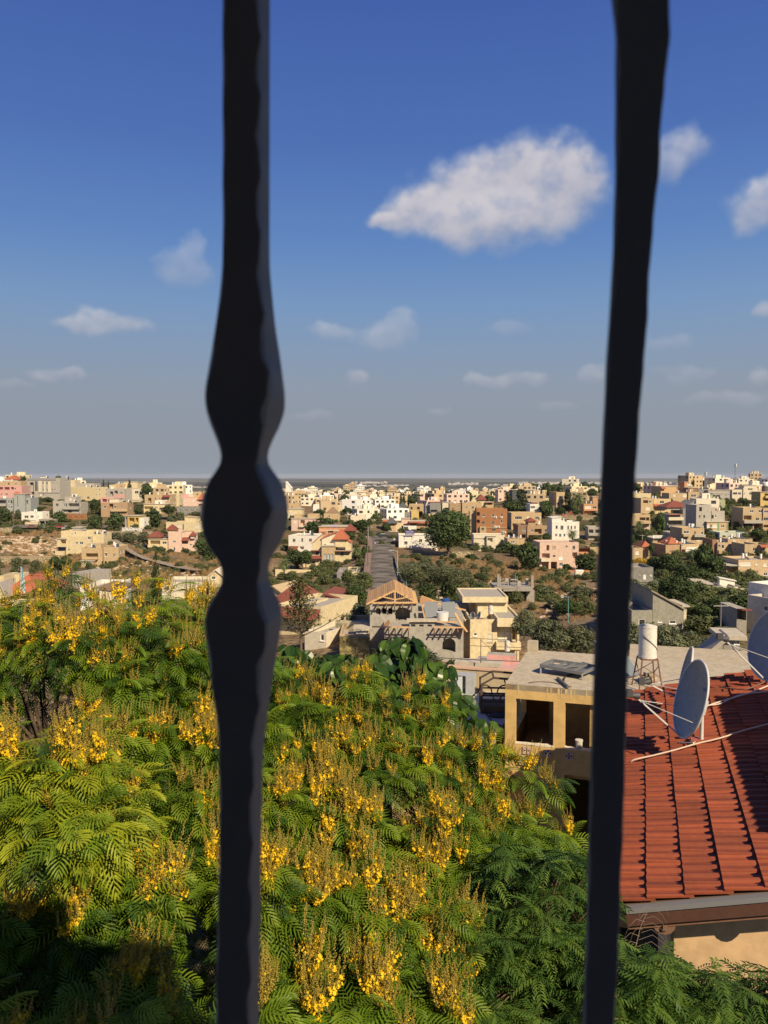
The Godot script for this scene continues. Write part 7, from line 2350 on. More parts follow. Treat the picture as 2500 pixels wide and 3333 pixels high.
func build_red_roof() -> void:
	var t := thing("red_roof_house", Vector3(NEAR_EAVE.x, 26, NEAR_EAVE.z), TURN, "near house with red corrugated tile roof under the satellite dishes", "house")
	var inv := t.global_transform.affine_inverse()
	var long := 11.5
	var rows := 8
	# boards under the tiles
	var deck := Geo.new()
	var a := inv * roof_point(0.02, 0.02, -0.05)
	var b := inv * roof_point(4.3, 0.02, -0.05)
	var c := inv * roof_point(4.3, long, -0.05)
	deck.box(slab(a, b, c), Vector3(a.distance_to(b), 0.05, b.distance_to(c)))
	var roof := obj("roof", deck, mat([0.16, 0.1, 0.07], 0.95), t)
	# one tile: a double wave across, lifted at its lower lip
	var variants := []
	rng.seed = 3
	for v in 5:
		var g := Geo.new()
		var pitch := 0.25
		var seg := 10
		for i in seg:
			var p := []
			for k in 2:
				var s := (i + k) / float(seg)
				var h := 0.022 * sin(TAU * s) + 0.014 * sin(TAU * s * 2.0 + 0.6)
				p.append([s * pitch, h])
			var low := 0.092 + 0.008 * (v - 2)
			var A := Vector3(-0.085, low + p[0][1], -p[0][0])
			var B := Vector3(-0.085, low + p[1][1], -p[1][0])
			var C := Vector3(0.50, 0.022 + p[1][1], -p[1][0])
			var D := Vector3(0.50, 0.022 + p[0][1], -p[0][0])
			g.quad(A, D, C, B)
			g.quad(A + Vector3(0.0, -0.03, 0), A, B, B + Vector3(0.0, -0.03, 0))
			g.quad(B + Vector3(0, -0.03, 0), C + Vector3(0, -0.02, 0), D + Vector3(0, -0.02, 0), A + Vector3(0, -0.03, 0))
			if i == 0:
				g.quad(A + Vector3(0, -0.03, 0), D + Vector3(0, -0.02, 0), D, A)
			if i == seg - 1:
				g.quad(C + Vector3(0, -0.02, 0), B + Vector3(0, -0.03, 0), B, C)
		variants.append(g.mesh())
	var bas := Basis(Vector3(0.951, SLOPE, 0.309).normalized(), Vector3.ZERO, Vector3(-0.309, 0, 0.951))
	bas.y = bas.z.cross(bas.x)
	var stretch := Vector3(0.951, SLOPE, 0.309).length()
	var n := 0
	var rest := []
	for j in int(long / 0.25):
		for i in rows:
			var at_ := roof_point(i * 0.5, j * 0.25)
			var tr := inv * Transform3D(bas * Basis.from_scale(Vector3(stretch * 1.03, 1, 1)), at_)
			tr.basis = tr.basis * Basis(Vector3.UP, rng.randf_range(-0.006, 0.006))
			if i < 6 and n < 276:
				n += 1
				var o := MeshInstance3D.new()
				o.name = "roof_tile"
				o.mesh = variants[rng.randi() % 5]
				var k := rng.randf_range(0.70, 1.14)
				k = roundf(k * 16) / 16
				o.material_override = mat([0.285 * k, 0.062 * k, 0.022 * k], 0.72, "wall", 0.9)
				o.transform = tr
				roof.add_child(o, true)
			else:
				rest.append(tr)
	var st := Geo.new()
	var vg := []
	for v in variants:
		var ar: Array = v.surface_get_arrays(0)
		var gg := Geo.new()
		gg.v = ar[Mesh.ARRAY_VERTEX]
		gg.n = ar[Mesh.ARRAY_NORMAL]
		gg.ix = ar[Mesh.ARRAY_INDEX]
		vg.append(gg)
	for tr in rest:
		st.add(vg[rng.randi() % 5], tr)
	obj("roof_tiles", st, mat([0.285, 0.062, 0.022], 0.72, "wall", 0.9), roof).set_meta("kind", "stuff")
	# rake board with metal capping on the near edge, rafters, walls below
	var f := Geo.new()
	f.beam(inv * roof_point(0.12, -0.06, -0.19), inv * roof_point(4.3, -0.06, -0.19), 0.05, 0.17)
	obj("fascia_board", f, mat([0.095, 0.042, 0.028], 0.7, "wall", 1.5), t)
	var cap := Geo.new()
	cap.beam(inv * roof_point(0.12, -0.05, -0.05), inv * roof_point(4.3, -0.05, -0.05), 0.12, 0.07)
	obj("metal_capping", cap, mat([0.20, 0.20, 0.21], 0.5), t)
	var lowb := Geo.new()
	lowb.beam(inv * roof_point(0.15, 0.0, -0.31), inv * roof_point(4.3, 0.0, -0.31), 0.04, 0.09)
	obj("lower_board", lowb, mat([0.24, 0.125, 0.07], 0.8, "wall", 1.5), t)
	for k in 9:
		var rr := Geo.new()
		var u := 0.35 + k * 1.3
		rr.beam(inv * roof_point(0.03, u, -0.13), inv * roof_point(4.2, u, -0.13), 0.08, 0.11)
		obj("rafter", rr, mat([0.22, 0.12, 0.07], 0.85), t)
	for s in [0.62, 2.05, 3.2]:
		var sg := Geo.new()
		var q := inv * roof_point(s, 0.02, -0.32)
		sg.tube([q + Vector3(0, 0, -0.02), q + Vector3(0, 0, 0.02)], [0.16, 0.16], 14)
		sg.beam(q + Vector3(0.02, -0.05, -0.3), q + Vector3(0.02, -0.05, 0.06), 0.06, 0.07)
		obj("bracket", sg, mat([0.2, 0.11, 0.07], 0.85), t)
	var w := Geo.new()
	var p0 := inv * roof_point(0.78, 0.5)
	var p1 := inv * roof_point(4.2, 0.5)
	var back := -10.6
	w.quad(Vector3(p0.x, 0, p0.z), Vector3(p1.x, 0, p0.z), Vector3(p1.x, p1.y - 0.12, p0.z), Vector3(p0.x, p0.y - 0.12, p0.z))
	w.quad(Vector3(p0.x, 0, p0.z + back), Vector3(p0.x, 0, p0.z), Vector3(p0.x, p0.y - 0.12, p0.z), Vector3(p0.x, p0.y - 0.12, p0.z + back))
	w.quad(Vector3(p1.x, 0, p0.z + back), Vector3(p0.x, 0, p0.z + back), Vector3(p0.x, p0.y - 0.12, p0.z + back), Vector3(p1.x, p1.y - 0.12, p0.z + back))
	w.quad(Vector3(p1.x, 0, p0.z), Vector3(p1.x, 0, p0.z + back), Vector3(p1.x, p1.y - 0.12, p0.z + back), Vector3(p1.x, p1.y - 0.12, p0.z))
	obj("wall", w, mat([0.68, 0.47, 0.27], 0.95, "wall", 0.5), t)
	var dp := Geo.new()
	dp.bx(p0.x - 0.42, 0, p0.z - 1.0, p0.x - 0.2, p0.y - 0.25, p0.z - 0.7)
	obj("corner_post", dp, mat([0.05, 0.06, 0.09], 0.6), t)
	# upper storey wall that shades the right of the roof
	var up := Geo.new()
	var u0 := inv * roof_point(4.32, -0.2)
	up.bx(u0.x, 0, u0.z - 7.8, u0.x + 4.0, u0.y + 1.85, u0.z)
	obj("upper_storey", up, mat([0.60, 0.46, 0.30], 0.95, "wall", 0.5), t)
	# dishes
	dish("white satellite dish standing at the middle of the red roof", 2247, 2274, 16.3, 0.77, Vector3(-0.95, 0.26, -0.03), on_roof(2283, 2421), Vector2(2062, 2290), true)
	dish("edge on satellite dish behind the middle one at the far roof edge", 2230, 2192, 19.0, 0.62, Vector3(-0.90, 0.22, -0.26), on_roof(2225, 2268), Vector2(2095, 2262), false)
	dish("large satellite dish cut by the right edge of the view", 2520, 2098, 19.6, 0.86, Vector3(-0.90, 0.28, 0.25), on_roof(2540, 2215), Vector2(2345, 2095), true)
	# cables across the tiles
	cable("cable", "cream cable lying across the red tiles under the middle dish", [on_roof(2054, 2490, 0.02), on_roof(2062, 2474, 0.13), on_roof(2130, 2458, 0.13), on_roof(2200, 2440, 0.13), on_roof(2270, 2420, 0.13), on_roof(2345, 2402, 0.13), on_roof(2420, 2378, 0.13), on_roof(2505, 2356, 0.13)], 0.018, [0.62, 0.47, 0.36])
	cable("cable", "loose cream cables draped behind the middle dish", [on_roof(2292, 2301, 0.3), on_roof(2340, 2285, 0.14), on_roof(2400, 2268, 0.14), on_roof(2450, 2252, 0.14), on_roof(2505, 2230, 0.14)], 0.018, [0.66, 0.52, 0.40])
	cable("cable", "thin second cable beside the loose cream cables", [on_roof(2295, 2296, 0.3), on_roof(2345, 2290, 0.14), on_roof(2410, 2262, 0.14), on_roof(2505, 2250, 0.14)], 0.015, [0.60, 0.5, 0.42])
	cable("cable", "dark thin cable near the far edge of the red roof", [on_roof(2340, 2235, 0.13), on_roof(2400, 2243, 0.13), on_roof(2440, 2240, 0.13), on_roof(2505, 2212, 0.13)], 0.018, [0.2, 0.1, 0.07])
	cable("cable", "white cable hanging from the ochre corner to the middle dish", [at(2046, 2312, 22.5), at(2058, 2345, 21.5), at(2100, 2360, 20.0), at(2160, 2400, 18.5), at(2200, 2415, 17.0), on_roof(2258, 2418, 0.15)], 0.016, [0.7, 0.66, 0.55])
	cable("cable", "second white cable looping below the junction box", [at(2050, 2312, 22.5), at(2065, 2335, 21.5), at(2105, 2335, 20.5), at(2180, 2385, 18.6), on_roof(2262, 2415, 0.15)], 0.012, [0.68, 0.64, 0.5])

func dish(label: String, px: float, py: float, depth: float, r: float, axis: Vector3, foot: Vector3, lnb: Vector2, logo: bool) -> void:
	axis = axis.normalized()
	var c := at(px, py, depth)
	var t := thing("satellite_dish", c, 0, label, "satellite dish", "")
	var x := Vector3.UP.cross(axis).normalized()
	var y := axis.cross(x)
	var b := Basis(x, y, axis)
	var g := Geo.new()
	var bk := Geo.new()
	var n := 40
	var rings := 7
	var depth_of := func(f: float) -> float: return 0.22 * r * (f * f - 1.0)
	for i in rings:
		var f0 := i / float(rings)
		var f1 := (i + 1) / float(rings)
		for j in n:
			var a0 := TAU * j / n
			var a1 := TAU * (j + 1) / n
			var p := [Vector3(cos(a0) * f0 * r, sin(a0) * f0 * r * 1.06, depth_of.call(f0)), Vector3(cos(a0) * f1 * r, sin(a0) * f1 * r * 1.06, depth_of.call(f1)), Vector3(cos(a1) * f1 * r, sin(a1) * f1 * r * 1.06, depth_of.call(f1)), Vector3(cos(a1) * f0 * r, sin(a1) * f0 * r * 1.06, depth_of.call(f0))]
			var q := [p[0] - Vector3(0, 0, 0.02), p[1] - Vector3(0, 0, 0.02), p[2] - Vector3(0, 0, 0.02), p[3] - Vector3(0, 0, 0.02)]
			if i == 0:
				g.tri(b * p[0], b * p[1], b * p[2])
				bk.tri(b * q[0], b * q[2], b * q[1])
			else:
				g.quad(b * p[0], b * p[1], b * p[2], b * p[3])
				bk.quad(b * q[3], b * q[2], b * q[1], b * q[0])
	obj("reflector", g, mat([0.29, 0.31, 0.33], 0.45, "wall", 1.2), t)
	obj("back_shell", bk, mat([0.50, 0.51, 0.52], 0.5), t)
	var rim := []
	var rw := []
	for j in n + 1:
		var a := TAU * j / n
		rim.append(b * Vector3(cos(a) * r, sin(a) * r * 1.06, -0.005))
		rw.append(0.024)
	var rg := Geo.new()
	rg.tube(rim, rw, 6, false)
	obj("rim", rg, mat([0.55, 0.55, 0.53], 0.5), t)
	var fp := EYE + ray(lnb.x, lnb.y) * (depth * 0.99) - c
	fp = axis * fp.dot(axis) + (fp - axis * fp.dot(axis)) * 0.6
	if fp.length() < r:
		fp = axis * r * 1.5
	var low := b * Vector3(0, -r * 1.04, 0)
	var arm := Geo.new()
	arm.beam(low, fp, 0.032, 0.032)
	arm.beam(b * Vector3(r * 0.85, -r * 0.45, 0), fp.lerp(low, 0.12), 0.013, 0.013)
	arm.beam(b * Vector3(-r * 0.85, -r * 0.45, 0), fp.lerp(low, 0.12), 0.013, 0.013)
	obj("feed_arm", arm, mat([0.55, 0.54, 0.52], 0.45), t)
	var head := Geo.new()
	var dir := -fp.normalized()
	head.tube([fp - dir * 0.12, fp, fp + dir * 0.02, fp + dir * 0.10], [0.05, 0.05, 0.075, 0.07], 12)
	head.box(Transform3D(Basis(), fp - dir * 0.12 + Vector3(0, 0.05, 0)), Vector3(0.14, 0.14, 0.12))
	obj("feed_horn", head, mat([0.06, 0.06, 0.065], 0.6), t)
	var pole_ := Geo.new()
	var hub := b * Vector3(0, -r * 0.1, -0.22 * r - 0.14)
	var f := foot - c
	pole_.tube([f + Vector3(0, -0.1, 0), Vector3(f.x, hub.y - 0.1, f.z), hub], [0.04, 0.04, 0.04], 10)
	obj("mast", pole_, mat([0.62, 0.62, 0.60], 0.35), t)
	var br := Geo.new()
	br.box(Transform3D(b, b * Vector3(0, -r * 0.1, -0.22 * r - 0.08)), Vector3(0.3, 0.3, 0.14))
	obj("bracket", br, mat([0.45, 0.45, 0.44], 0.5), t)
	var ft := Geo.new()
	ft.box(Transform3D(Basis(Vector3.UP, TURN), f + Vector3(0, 0.04, 0)), Vector3(0.42, 0.12, 0.34))
	obj("foot_plate", ft, mat([0.34, 0.10, 0.06], 0.7), t)
	if logo:
		var lg := Geo.new()
		var on := func(u: float, v: float) -> Vector3:
			var ff := sqrt(u * u + v * v)
			return b * Vector3(u * r, v * r * 1.06, depth_of.call(ff) + 0.006)
		if r < 0.85:
			for k in 5:
				var u := 0.18 + 0.10 * k
				var hgt := [0.10, 0.06, 0.06, 0.1, 0.06][k] as float
				lg.quad(on.call(u, 0.30 + k * 0.02), on.call(u + 0.055, 0.31 + k * 0.02), on.call(u + 0.055, 0.31 + hgt + k * 0.02), on.call(u, 0.30 + hgt + k * 0.02))
		else:
			for k in 12:
				var a0 := 0.6 + k * 0.42
				var a1 := a0 + 0.42
				var w := 0.05 * (1.0 - k / 14.0)
				lg.quad(on.call(-0.12 + cos(a0) * 0.15, 0.34 + sin(a0) * 0.18), on.call(-0.12 + cos(a0) * (0.15 + w), 0.34 + sin(a0) * (0.18 + w)), on.call(-0.12 + cos(a1) * (0.15 + w), 0.34 + sin(a1) * (0.18 + w)), on.call(-0.12 + cos(a1) * 0.15, 0.34 + sin(a1) * 0.18))
		obj("printed_mark", lg, mat([0.10, 0.17, 0.32], 0.6), t)
	var hl := Geo.new()
	for q in [[0.25, -0.35], [0.4, -0.42], [0.1, -0.62], [0.28, -0.7]]:
		var ff: float = sqrt(q[0] * q[0] + q[1] * q[1])
		hl.blob(b * Vector3(q[0] * r, q[1] * r * 1.06, depth_of.call(ff)), Vector3.ONE * 0.012, 4, 6)
	obj("bolts", hl, mat([0.04, 0.04, 0.04], 0.6), t)

# ---------------------------------------------------------------- the flowering tree before the window
func comb_leaf(v: int) -> ArrayMesh:      # a leaf made of paired narrow combs, one metre long along x
	var key := "comb %d" % v
	if meshes.has(key):
		return meshes[key]
	rng.seed = 40 + v
	var g := Geo.new()
	var droop := [0.30, 0.46, 0.18, 0.60][v % 4] as float
	var n := 8
	var spine := func(s: float) -> Vector3: return Vector3(s * (1.0 - 0.12 * droop * s), 0.10 * s - droop * s * s, 0.03 * sin(s * 3.0 + v))
	for i in n:
		var s := lerpf(0.10, 0.985, i / (n - 1.0))
		var o: Vector3 = spine.call(s)
		var fwd: Vector3 = (spine.call(s + 0.02) - o).normalized()
		var up := fwd.cross(Vector3(0, 0, 1)).normalized()
		if up.y < 0:
			up = -up
		var l := 0.52 * pow(sin(PI * clampf(0.22 + 0.66 * s, 0, 1)), 0.7) * rng.randf_range(0.93, 1.07)
		for q in [-1.0, 1.0]:
			var sweep := lerpf(0.30, 1.2, s * s) + rng.randf_range(-0.05, 0.05)
			var side := Vector3(0, 0, q)
			var d0 := (side * cos(sweep) + fwd * sin(sweep)).normalized()
			var w := 0.0235
			var last := o
			var dir := d0 + up * 0.16
			var across := fwd * cos(sweep) - side * sin(sweep)
			var pl := o - across * w * 0.5
			var pr := o + across * w * 0.5
			for k in 3:
				dir = (dir + Vector3.DOWN * 0.20 + fwd * 0.13).normalized()
				var p := last + dir * l / 3.0
				var ww: float = w * [1.0, 0.95, 0.35][k]
				var a := p - across * ww + up * 0.012 * (k + 1)
				var b := p + across * ww
				if q > 0:
					g.quad(pl, pr, b, a)
				else:
					g.quad(pr, pl, a, b)
				pl = a
				pr = b
				last = p
	g.tube([spine.call(-0.12), spine.call(0.4), spine.call(0.99)], [0.012, 0.009, 0.004], 3, false)
	for i in g.n.size():
		if g.n[i].y < 0:
			g.n[i] = g.n[i]
	meshes[key] = g.mesh()
	return meshes[key]

func spike_mesh(v: int) -> ArrayMesh:      # an upright spray of buds with open flowers low down, one metre tall
	var key := "spike %d" % v
	if meshes.has(key):
		return meshes[key]
	rng.seed = 70 + v
	var stem := Geo.new()
	var bud := Geo.new()
	var petal := Geo.new()
	var open := [0.40, 0.62, 0.16, 0.5, 0.06, 0.75][v] as float
	var arms := 11 + v % 4
	for k in arms + 1:
		var main := k == arms
		var a := k * 2.4 + rng.randf() * 0.5
		var out := Vector3(cos(a), 0, sin(a))
		var y0 := 0.0 if main else rng.randf_range(0.02, 0.34)
		var l := 1.0 if main else rng.randf_range(0.45, 0.85)
		var p := Vector3(0, y0, 0)
		var lean := 0.0 if main else rng.randf_range(0.5, 1.0)
		var path := [p]
		var seg := 9
		for i in seg:
			p += (out * sin(lean) + Vector3.UP * cos(lean)) * l / seg
			lean *= 0.80
			path.append(p + Vector3(rng.randf_range(-1, 1), 0, rng.randf_range(-1, 1)) * 0.008)
		var rr := []
		for i in seg + 1:
			rr.append(lerpf(0.009, 0.003, i / float(seg)))
		stem.tube(path, rr, 3, false)
		var num := int(40 * l) + 12
		for i in num:
			var s := lerpf(0.22, 1.0, i / float(num))
			var f := s * seg
			var c: Vector3 = (path[int(f)] as Vector3).lerp(path[mini(int(f) + 1, seg)], f - int(f))
			var d := Vector3(rng.randf_range(-1, 1), rng.randf_range(-0.2, 0.8), rng.randf_range(-1, 1)).normalized()
			var off := lerpf(0.05, 0.010, s)
			if s < 0.5 and k % 3 != 2 and rng.randf() < open * 2.0:
				for h in 2:
					var dd := (d + Vector3(rng.randf_range(-1, 1), rng.randf_range(-1, 1), rng.randf_range(-1, 1)) * 0.9 * h).normalized()
					var o := c + dd * (off + 0.015 + 0.025 * h)
					var x := dd.cross(Vector3(0.3, 1, 0.2)).normalized()
					var y := dd.cross(x)
					var r := rng.randf_range(0.018, 0.031)
					for j in 5:
						var b := TAU * j / 5 + i
						var e := x * cos(b) + y * sin(b)
						var w := dd.cross(e) * r * 0.42
						petal.quad(o, o + e * r * 0.6 - w + dd * r * 0.2, o + e * r * 1.1 + dd * r * rng.randf_range(-0.5, 0.6), o + e * r * 0.6 + w + dd * r * 0.2)
			else:
				var o := c + d * off
				var r := lerpf(0.0165, 0.0085, s)
				var tips := [o + Vector3.UP * r * 1.3, o + Vector3.RIGHT * r, o + Vector3.BACK * r, o - Vector3.RIGHT * r, o - Vector3.BACK * r, o - Vector3.UP * r * 1.3]
				for j in 4:
					bud.tri(tips[0], tips[1 + (j + 1) % 4], tips[1 + j])
					bud.tri(tips[5], tips[1 + j], tips[1 + (j + 1) % 4])
	var m := bud.mesh()
	stem.into(m)
	petal.into(m)
	meshes[key] = m
	return m

const BLOOMS := [
	[0, 1850, 2.37, [130, 240, 250, 380, 300, 760, 130, 660, 490, 600, 570, 560, 780, 740, 1050, 640, 985, 745, 860, 450, 930, 500, 1150, 460, 1330, 690, 1500, 680, 1480, 780, 1390, 800, 1250, 900, 1560, 950, 1640, 920, 1640, 230, 1560, 225, 1440, 290, 1300, 200, 1060, 165, 920, 300, 670, 250, 780, 330, 370, 110, 500, 75, 350, 310, 440, 420, 200, 560, 945, 1310, 740, 1520, 560, 1540, 490, 1430, 1170, 1370, 1290, 1390, 1250, 1280, 1550, 1230, 1620, 1330, 1640, 1410, 20, 1530, 70, 1490, 30, 1640, 1560, 1960, 640, 1190, 420, 1560, 870, 1600]],
	[0, 2400, 2.074, [1380, 570, 1380, 730, 1440, 890, 820, 950, 920, 920, 1090, 1060, 1030, 1150, 280, 1275, 180, 1230, 100, 1250, 520, 1280, 1000, 1400, 970, 1650, 1030, 1715, 910, 1700, 1120, 1880, 60, 200]],
	[800, 2050, 1.508, [245, 250, 160, 370, 350, 340, 290, 355, 380, 385, 530, 240, 590, 240, 500, 330, 680, 360, 855, 300, 980, 370, 770, 460, 905, 430, 300, 570, 430, 600, 470, 520, 570, 510, 640, 540, 600, 620, 740, 630, 840, 640, 950, 600, 980, 730, 1130, 600, 1150, 720, 1160, 775, 180, 680, 350, 670, 390, 710, 230, 800, 440, 780, 360, 840, 430, 860, 170, 850, 440, 920, 540, 940, 640, 960, 940, 940, 1270, 930, 1370, 920, 1160, 960, 1490, 760, 1230, 800, 1110, 610, 1200, 560, 1250, 640, 1380, 700, 1030, 560]],
	[800, 2600, 1.508, [100, 370, 190, 360, 110, 450, 310, 450, 290, 550, 350, 510, 390, 250, 520, 260, 590, 290, 630, 150, 530, 100, 440, 100, 440, 450, 600, 470, 840, 340, 915, 240, 970, 320, 960, 375, 830, 530, 690, 650, 710, 720, 830, 600, 830, 760, 930, 720, 920, 790, 1010, 830, 1110, 680, 1050, 650, 520, 830, 570, 850, 600, 790, 330, 820, 300, 930, 100, 980, 80, 1050, 410, 1070, 650, 970, 620, 1010, 930, 1060, 980, 1075, 1165, 210, 1590, 180, 730, 560, 760, 610, 880, 660]],
]
const DEPTHS := [[0, 1880, 13.2], [700, 1880, 13.6], [1000, 2230, 12.9], [1350, 2280, 13.0], [1800, 2600, 12.6], [0, 2200, 11.8], [600, 2250, 12.2], [1000, 2400, 12.0], [1500, 2450, 12.6], [300, 2330, 11.0], [250, 2480, 8.9], [250, 2700, 8.2], [30, 2500, 9.0], [650, 2650, 10.2], [560, 2450, 11], [1000, 2700, 10.6], [1350, 2750, 11.0], [1700, 2750, 11.6], [100, 3000, 8.3], [500, 3000, 8.9], [850, 2950, 9.0], [1150, 2950, 9.4], [1500, 3050, 9.8], [0, 3400, 7.1], [400, 3400, 7.3], [800, 3400, 7.6], [1200, 3400, 8.0], [1500, 3400, 8.6]]

func crown_depth(px: float, py: float) -> float:
	var s := 0.0
	var t := 0.0
	for q in DEPTHS:
		var k := 1.0 / pow(Vector2(px - q[0], (py - q[1]) * 1.2).length_squared() / 10000.0 + 0.15, 1.5)
		s += k
		t += k * q[2]
	return t / s

func aim(d: Vector3, up: Vector3) -> Basis:      # x along d, y as near up as it gets
	var x := d.normalized()
	var z := x.cross(up).normalized()
	return Basis(x, z.cross(x), z)

func build_flame_tree() -> void:
	var foot := Vector3(-1.6, ground_at(Vector3(-1.6, 0, -10.5)), -10.5)
	var t := thing("flowering_tree", foot, 0, "big tree with feathery green leaves and upright yellow flower sprays filling the lower left", "tree")
	var bark := mat([0.11, 0.075, 0.045], 0.95, "rough", 1.5)
	var crown := PackedVector2Array([Vector2(-560, 2080), Vector2(-120, 1990), Vector2(120, 1950), Vector2(260, 2010), Vector2(420, 1990), Vector2(700, 1985), Vector2(880, 2190), Vector2(1000, 2300), Vector2(1330, 2330), Vector2(1460, 2420), Vector2(1600, 2530), Vector2(1730, 2650), Vector2(1840, 2750), Vector2(1830, 2800), Vector2(1600, 2800), Vector2(1490, 2880), Vector2(1500, 3010), Vector2(1520, 3120), Vector2(1500, 3520), Vector2(-560, 3520)])
	var gaps := [[100, 2330, 110], [220, 2300, 90], [130, 2400, 90], [60, 2900, 80], [640, 2960, 90], [650, 3120, 120], [720, 3260, 110], [600, 3240, 70], [1250, 2660, 90], [1330, 2640, 70], [1180, 2700, 60], [420, 2760, 60], [1420, 2870, 70], [60, 3250, 120], [620, 2500, 50], [960, 2590, 60], [1010, 3080, 50], [1060, 2840, 50]]
	var wob := FastNoiseLite.new()
	wob.seed = 21
	wob.frequency = 0.006
	var tips := []
	rng.seed = 100
	for view in BLOOMS:
		var list: Array = view[3]
		for k in list.size() / 2:
			var px: float = float(view[0]) + list[k * 2] / float(view[2])
			var py: float = view[1] + list[k * 2 + 1] / float(view[2]) + 14.0
			tips.append([px, py, 1])
	var tries := 0
	while tips.size() < 620 and tries < 12000:
		tries += 1
		var p := Vector2(rng.randf_range(-560, 1860), rng.randf_range(1950, 3520))
		if not Geometry2D.is_point_in_polygon(p, crown):
			continue
		var ok := true
		for q in gaps:
			if p.distance_to(Vector2(q[0], q[1])) < q[2] * 1.15:
				ok = false
		var near := 470.0 / crown_depth(p.x, p.y)
		for q in tips:
			if ok and absf(q[0] - p.x) < near and absf(q[1] - p.y) < near * 0.85:
				ok = false
		if ok:
			tips.append([p.x, p.y, 0])
	var leaves := []       # [transform, tint, nearness]
	var sprays := []
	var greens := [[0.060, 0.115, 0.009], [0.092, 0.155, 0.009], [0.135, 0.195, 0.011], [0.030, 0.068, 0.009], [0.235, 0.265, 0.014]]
	for q in tips:
		var d := crown_depth(q[0], q[1]) + 0.55 * wob.get_noise_2d(q[0], q[1])
		var p := at(q[0], q[1], d)
		q.append(p)
		var axis := (Vector3.UP + Vector3(rng.randf_range(-0.25, 0.25), 0, rng.randf_range(0.0, 0.45))).normalized()
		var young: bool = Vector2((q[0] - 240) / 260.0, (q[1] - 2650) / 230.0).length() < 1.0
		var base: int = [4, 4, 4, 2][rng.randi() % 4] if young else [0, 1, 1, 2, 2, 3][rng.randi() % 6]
		var num := rng.randi_range(11, 15)
		var turn := rng.randf() * TAU
		for k in num:
			var a := turn + k * 2.39996
			var lift := lerpf(0.55, -0.65, k / float(num)) + rng.randf_range(-0.12, 0.12)
			var x := axis.cross(Vector3(0, 0, 1)).normalized()
			var z := axis.cross(x)
			var dir := (x * cos(a) + z * sin(a)) * cos(lift) + axis * sin(lift)
			var size := rng.randf_range(0.27, 0.40) * (1.05 if young else 1.0)
			var o := p + dir * 0.05 + axis * (0.02 * (num - k) - 0.12) + Vector3.DOWN * 0.02
			var b := aim(dir, axis + dir.cross(Vector3.UP) * rng.randf_range(-0.3, 0.3))
			b = b * Basis.from_scale(Vector3(size, size, size * rng.randf_range(0.85, 1.1)))
			leaves.append([Transform3D(b, o), base if rng.randf() < 0.75 else rng.randi() % 4, o.distance_to(EYE) + (2.0 if k > num * 0.7 else 0.0)])
		if q[2] == 1:
			var s := rng.randf_range(0.55, 0.84) * (0.62 if d > 12.4 else 0.8 if d > 11.4 else 1.0)
			var low := 0.04
			var bb := Basis(Vector3.UP, rng.randf() * TAU).rotated(Vector3.RIGHT, rng.randf_range(-0.12, 0.22)).rotated(Vector3.BACK, rng.randf_range(-0.22, 0.12))
			sprays.append([Transform3D(bb * Basis.from_scale(Vector3(s * 0.92, s, s * 0.92)), p + axis * low), rng.randi() % 6])
			for more in [1.0, 0.45]:
				if rng.randf() > more:
					continue
				var s2 := s * rng.randf_range(0.6, 0.85)
				var off := Vector3(rng.randf_range(-0.22, 0.22), rng.randf_range(-0.1, 0.1), rng.randf_range(-0.1, 0.25))
				sprays.append([Transform3D(bb.rotated(Vector3.UP, 1.0) * Basis.from_scale(Vector3.ONE * s2), p + off), rng.randi() % 6])
		elif rng.randf() < 0.3:
			sprays.append([Transform3D(Basis(Vector3.UP, rng.randf() * TAU) * Basis.from_scale(Vector3.ONE * rng.randf_range(0.35, 0.55)), p), [2, 4][rng.randi() % 2]])
	# the inside of the crown: leaves further back that close it
	var fill := 0
	while fill < 6000:
		var p := Vector2(rng.randf_range(-600, 1860), rng.randf_range(1990, 3560))
		if not Geometry2D.is_point_in_polygon(p + Vector2(0, -20), crown):
			continue
		fill += 1
		var deep := rng.randf_range(0.6, 2.6)
		for q in gaps:
			if p.distance_to(Vector2(q[0], q[1])) < q[2] * 1.25:
				deep = rng.randf_range(2.0, 3.6)
		var o := at(p.x, p.y, crown_depth(p.x, p.y) + deep)
		var a := rng.randf() * TAU
		var dir := Vector3(cos(a), rng.randf_range(-0.7, 0.35), sin(a))
		var size := rng.randf_range(0.26, 0.36)
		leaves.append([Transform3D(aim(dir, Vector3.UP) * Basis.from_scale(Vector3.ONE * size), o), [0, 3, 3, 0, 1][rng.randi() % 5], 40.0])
	leaves.sort_custom(func(a, b): return a[2] < b[2])
	var mats_of := []
	for c in greens:
		mats_of.append(mat(c, 0.5, "leaf"))
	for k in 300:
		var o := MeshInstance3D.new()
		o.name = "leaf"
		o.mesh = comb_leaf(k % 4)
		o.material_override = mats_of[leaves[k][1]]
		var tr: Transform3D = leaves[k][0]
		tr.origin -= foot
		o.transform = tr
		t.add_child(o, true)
	var mm := MultiMesh.new()
	mm.transform_format = MultiMesh.TRANSFORM_3D
	mm.use_colors = true
	mm.mesh = comb_leaf(1)
	mm.instance_count = leaves.size() - 300
	for k in range(300, leaves.size()):
		var tr: Transform3D = leaves[k][0]
		tr.origin -= foot
		mm.set_instance_transform(k - 300, tr)
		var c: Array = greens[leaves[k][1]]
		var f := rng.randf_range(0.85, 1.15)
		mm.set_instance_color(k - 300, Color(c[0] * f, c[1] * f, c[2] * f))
	var fm := leaf_mat([1.0, 1.0, 1.0], 0.5).duplicate() as StandardMaterial3D
	fm.backlight = Color(0.62, 0.68, 0.3)
	var mi := MultiMeshInstance3D.new()
	mi.name = "foliage"
	mi.multimesh = mm
	mi.material_override = fm
	mi.set_meta("kind", "stuff")
	t.add_child(mi, true)
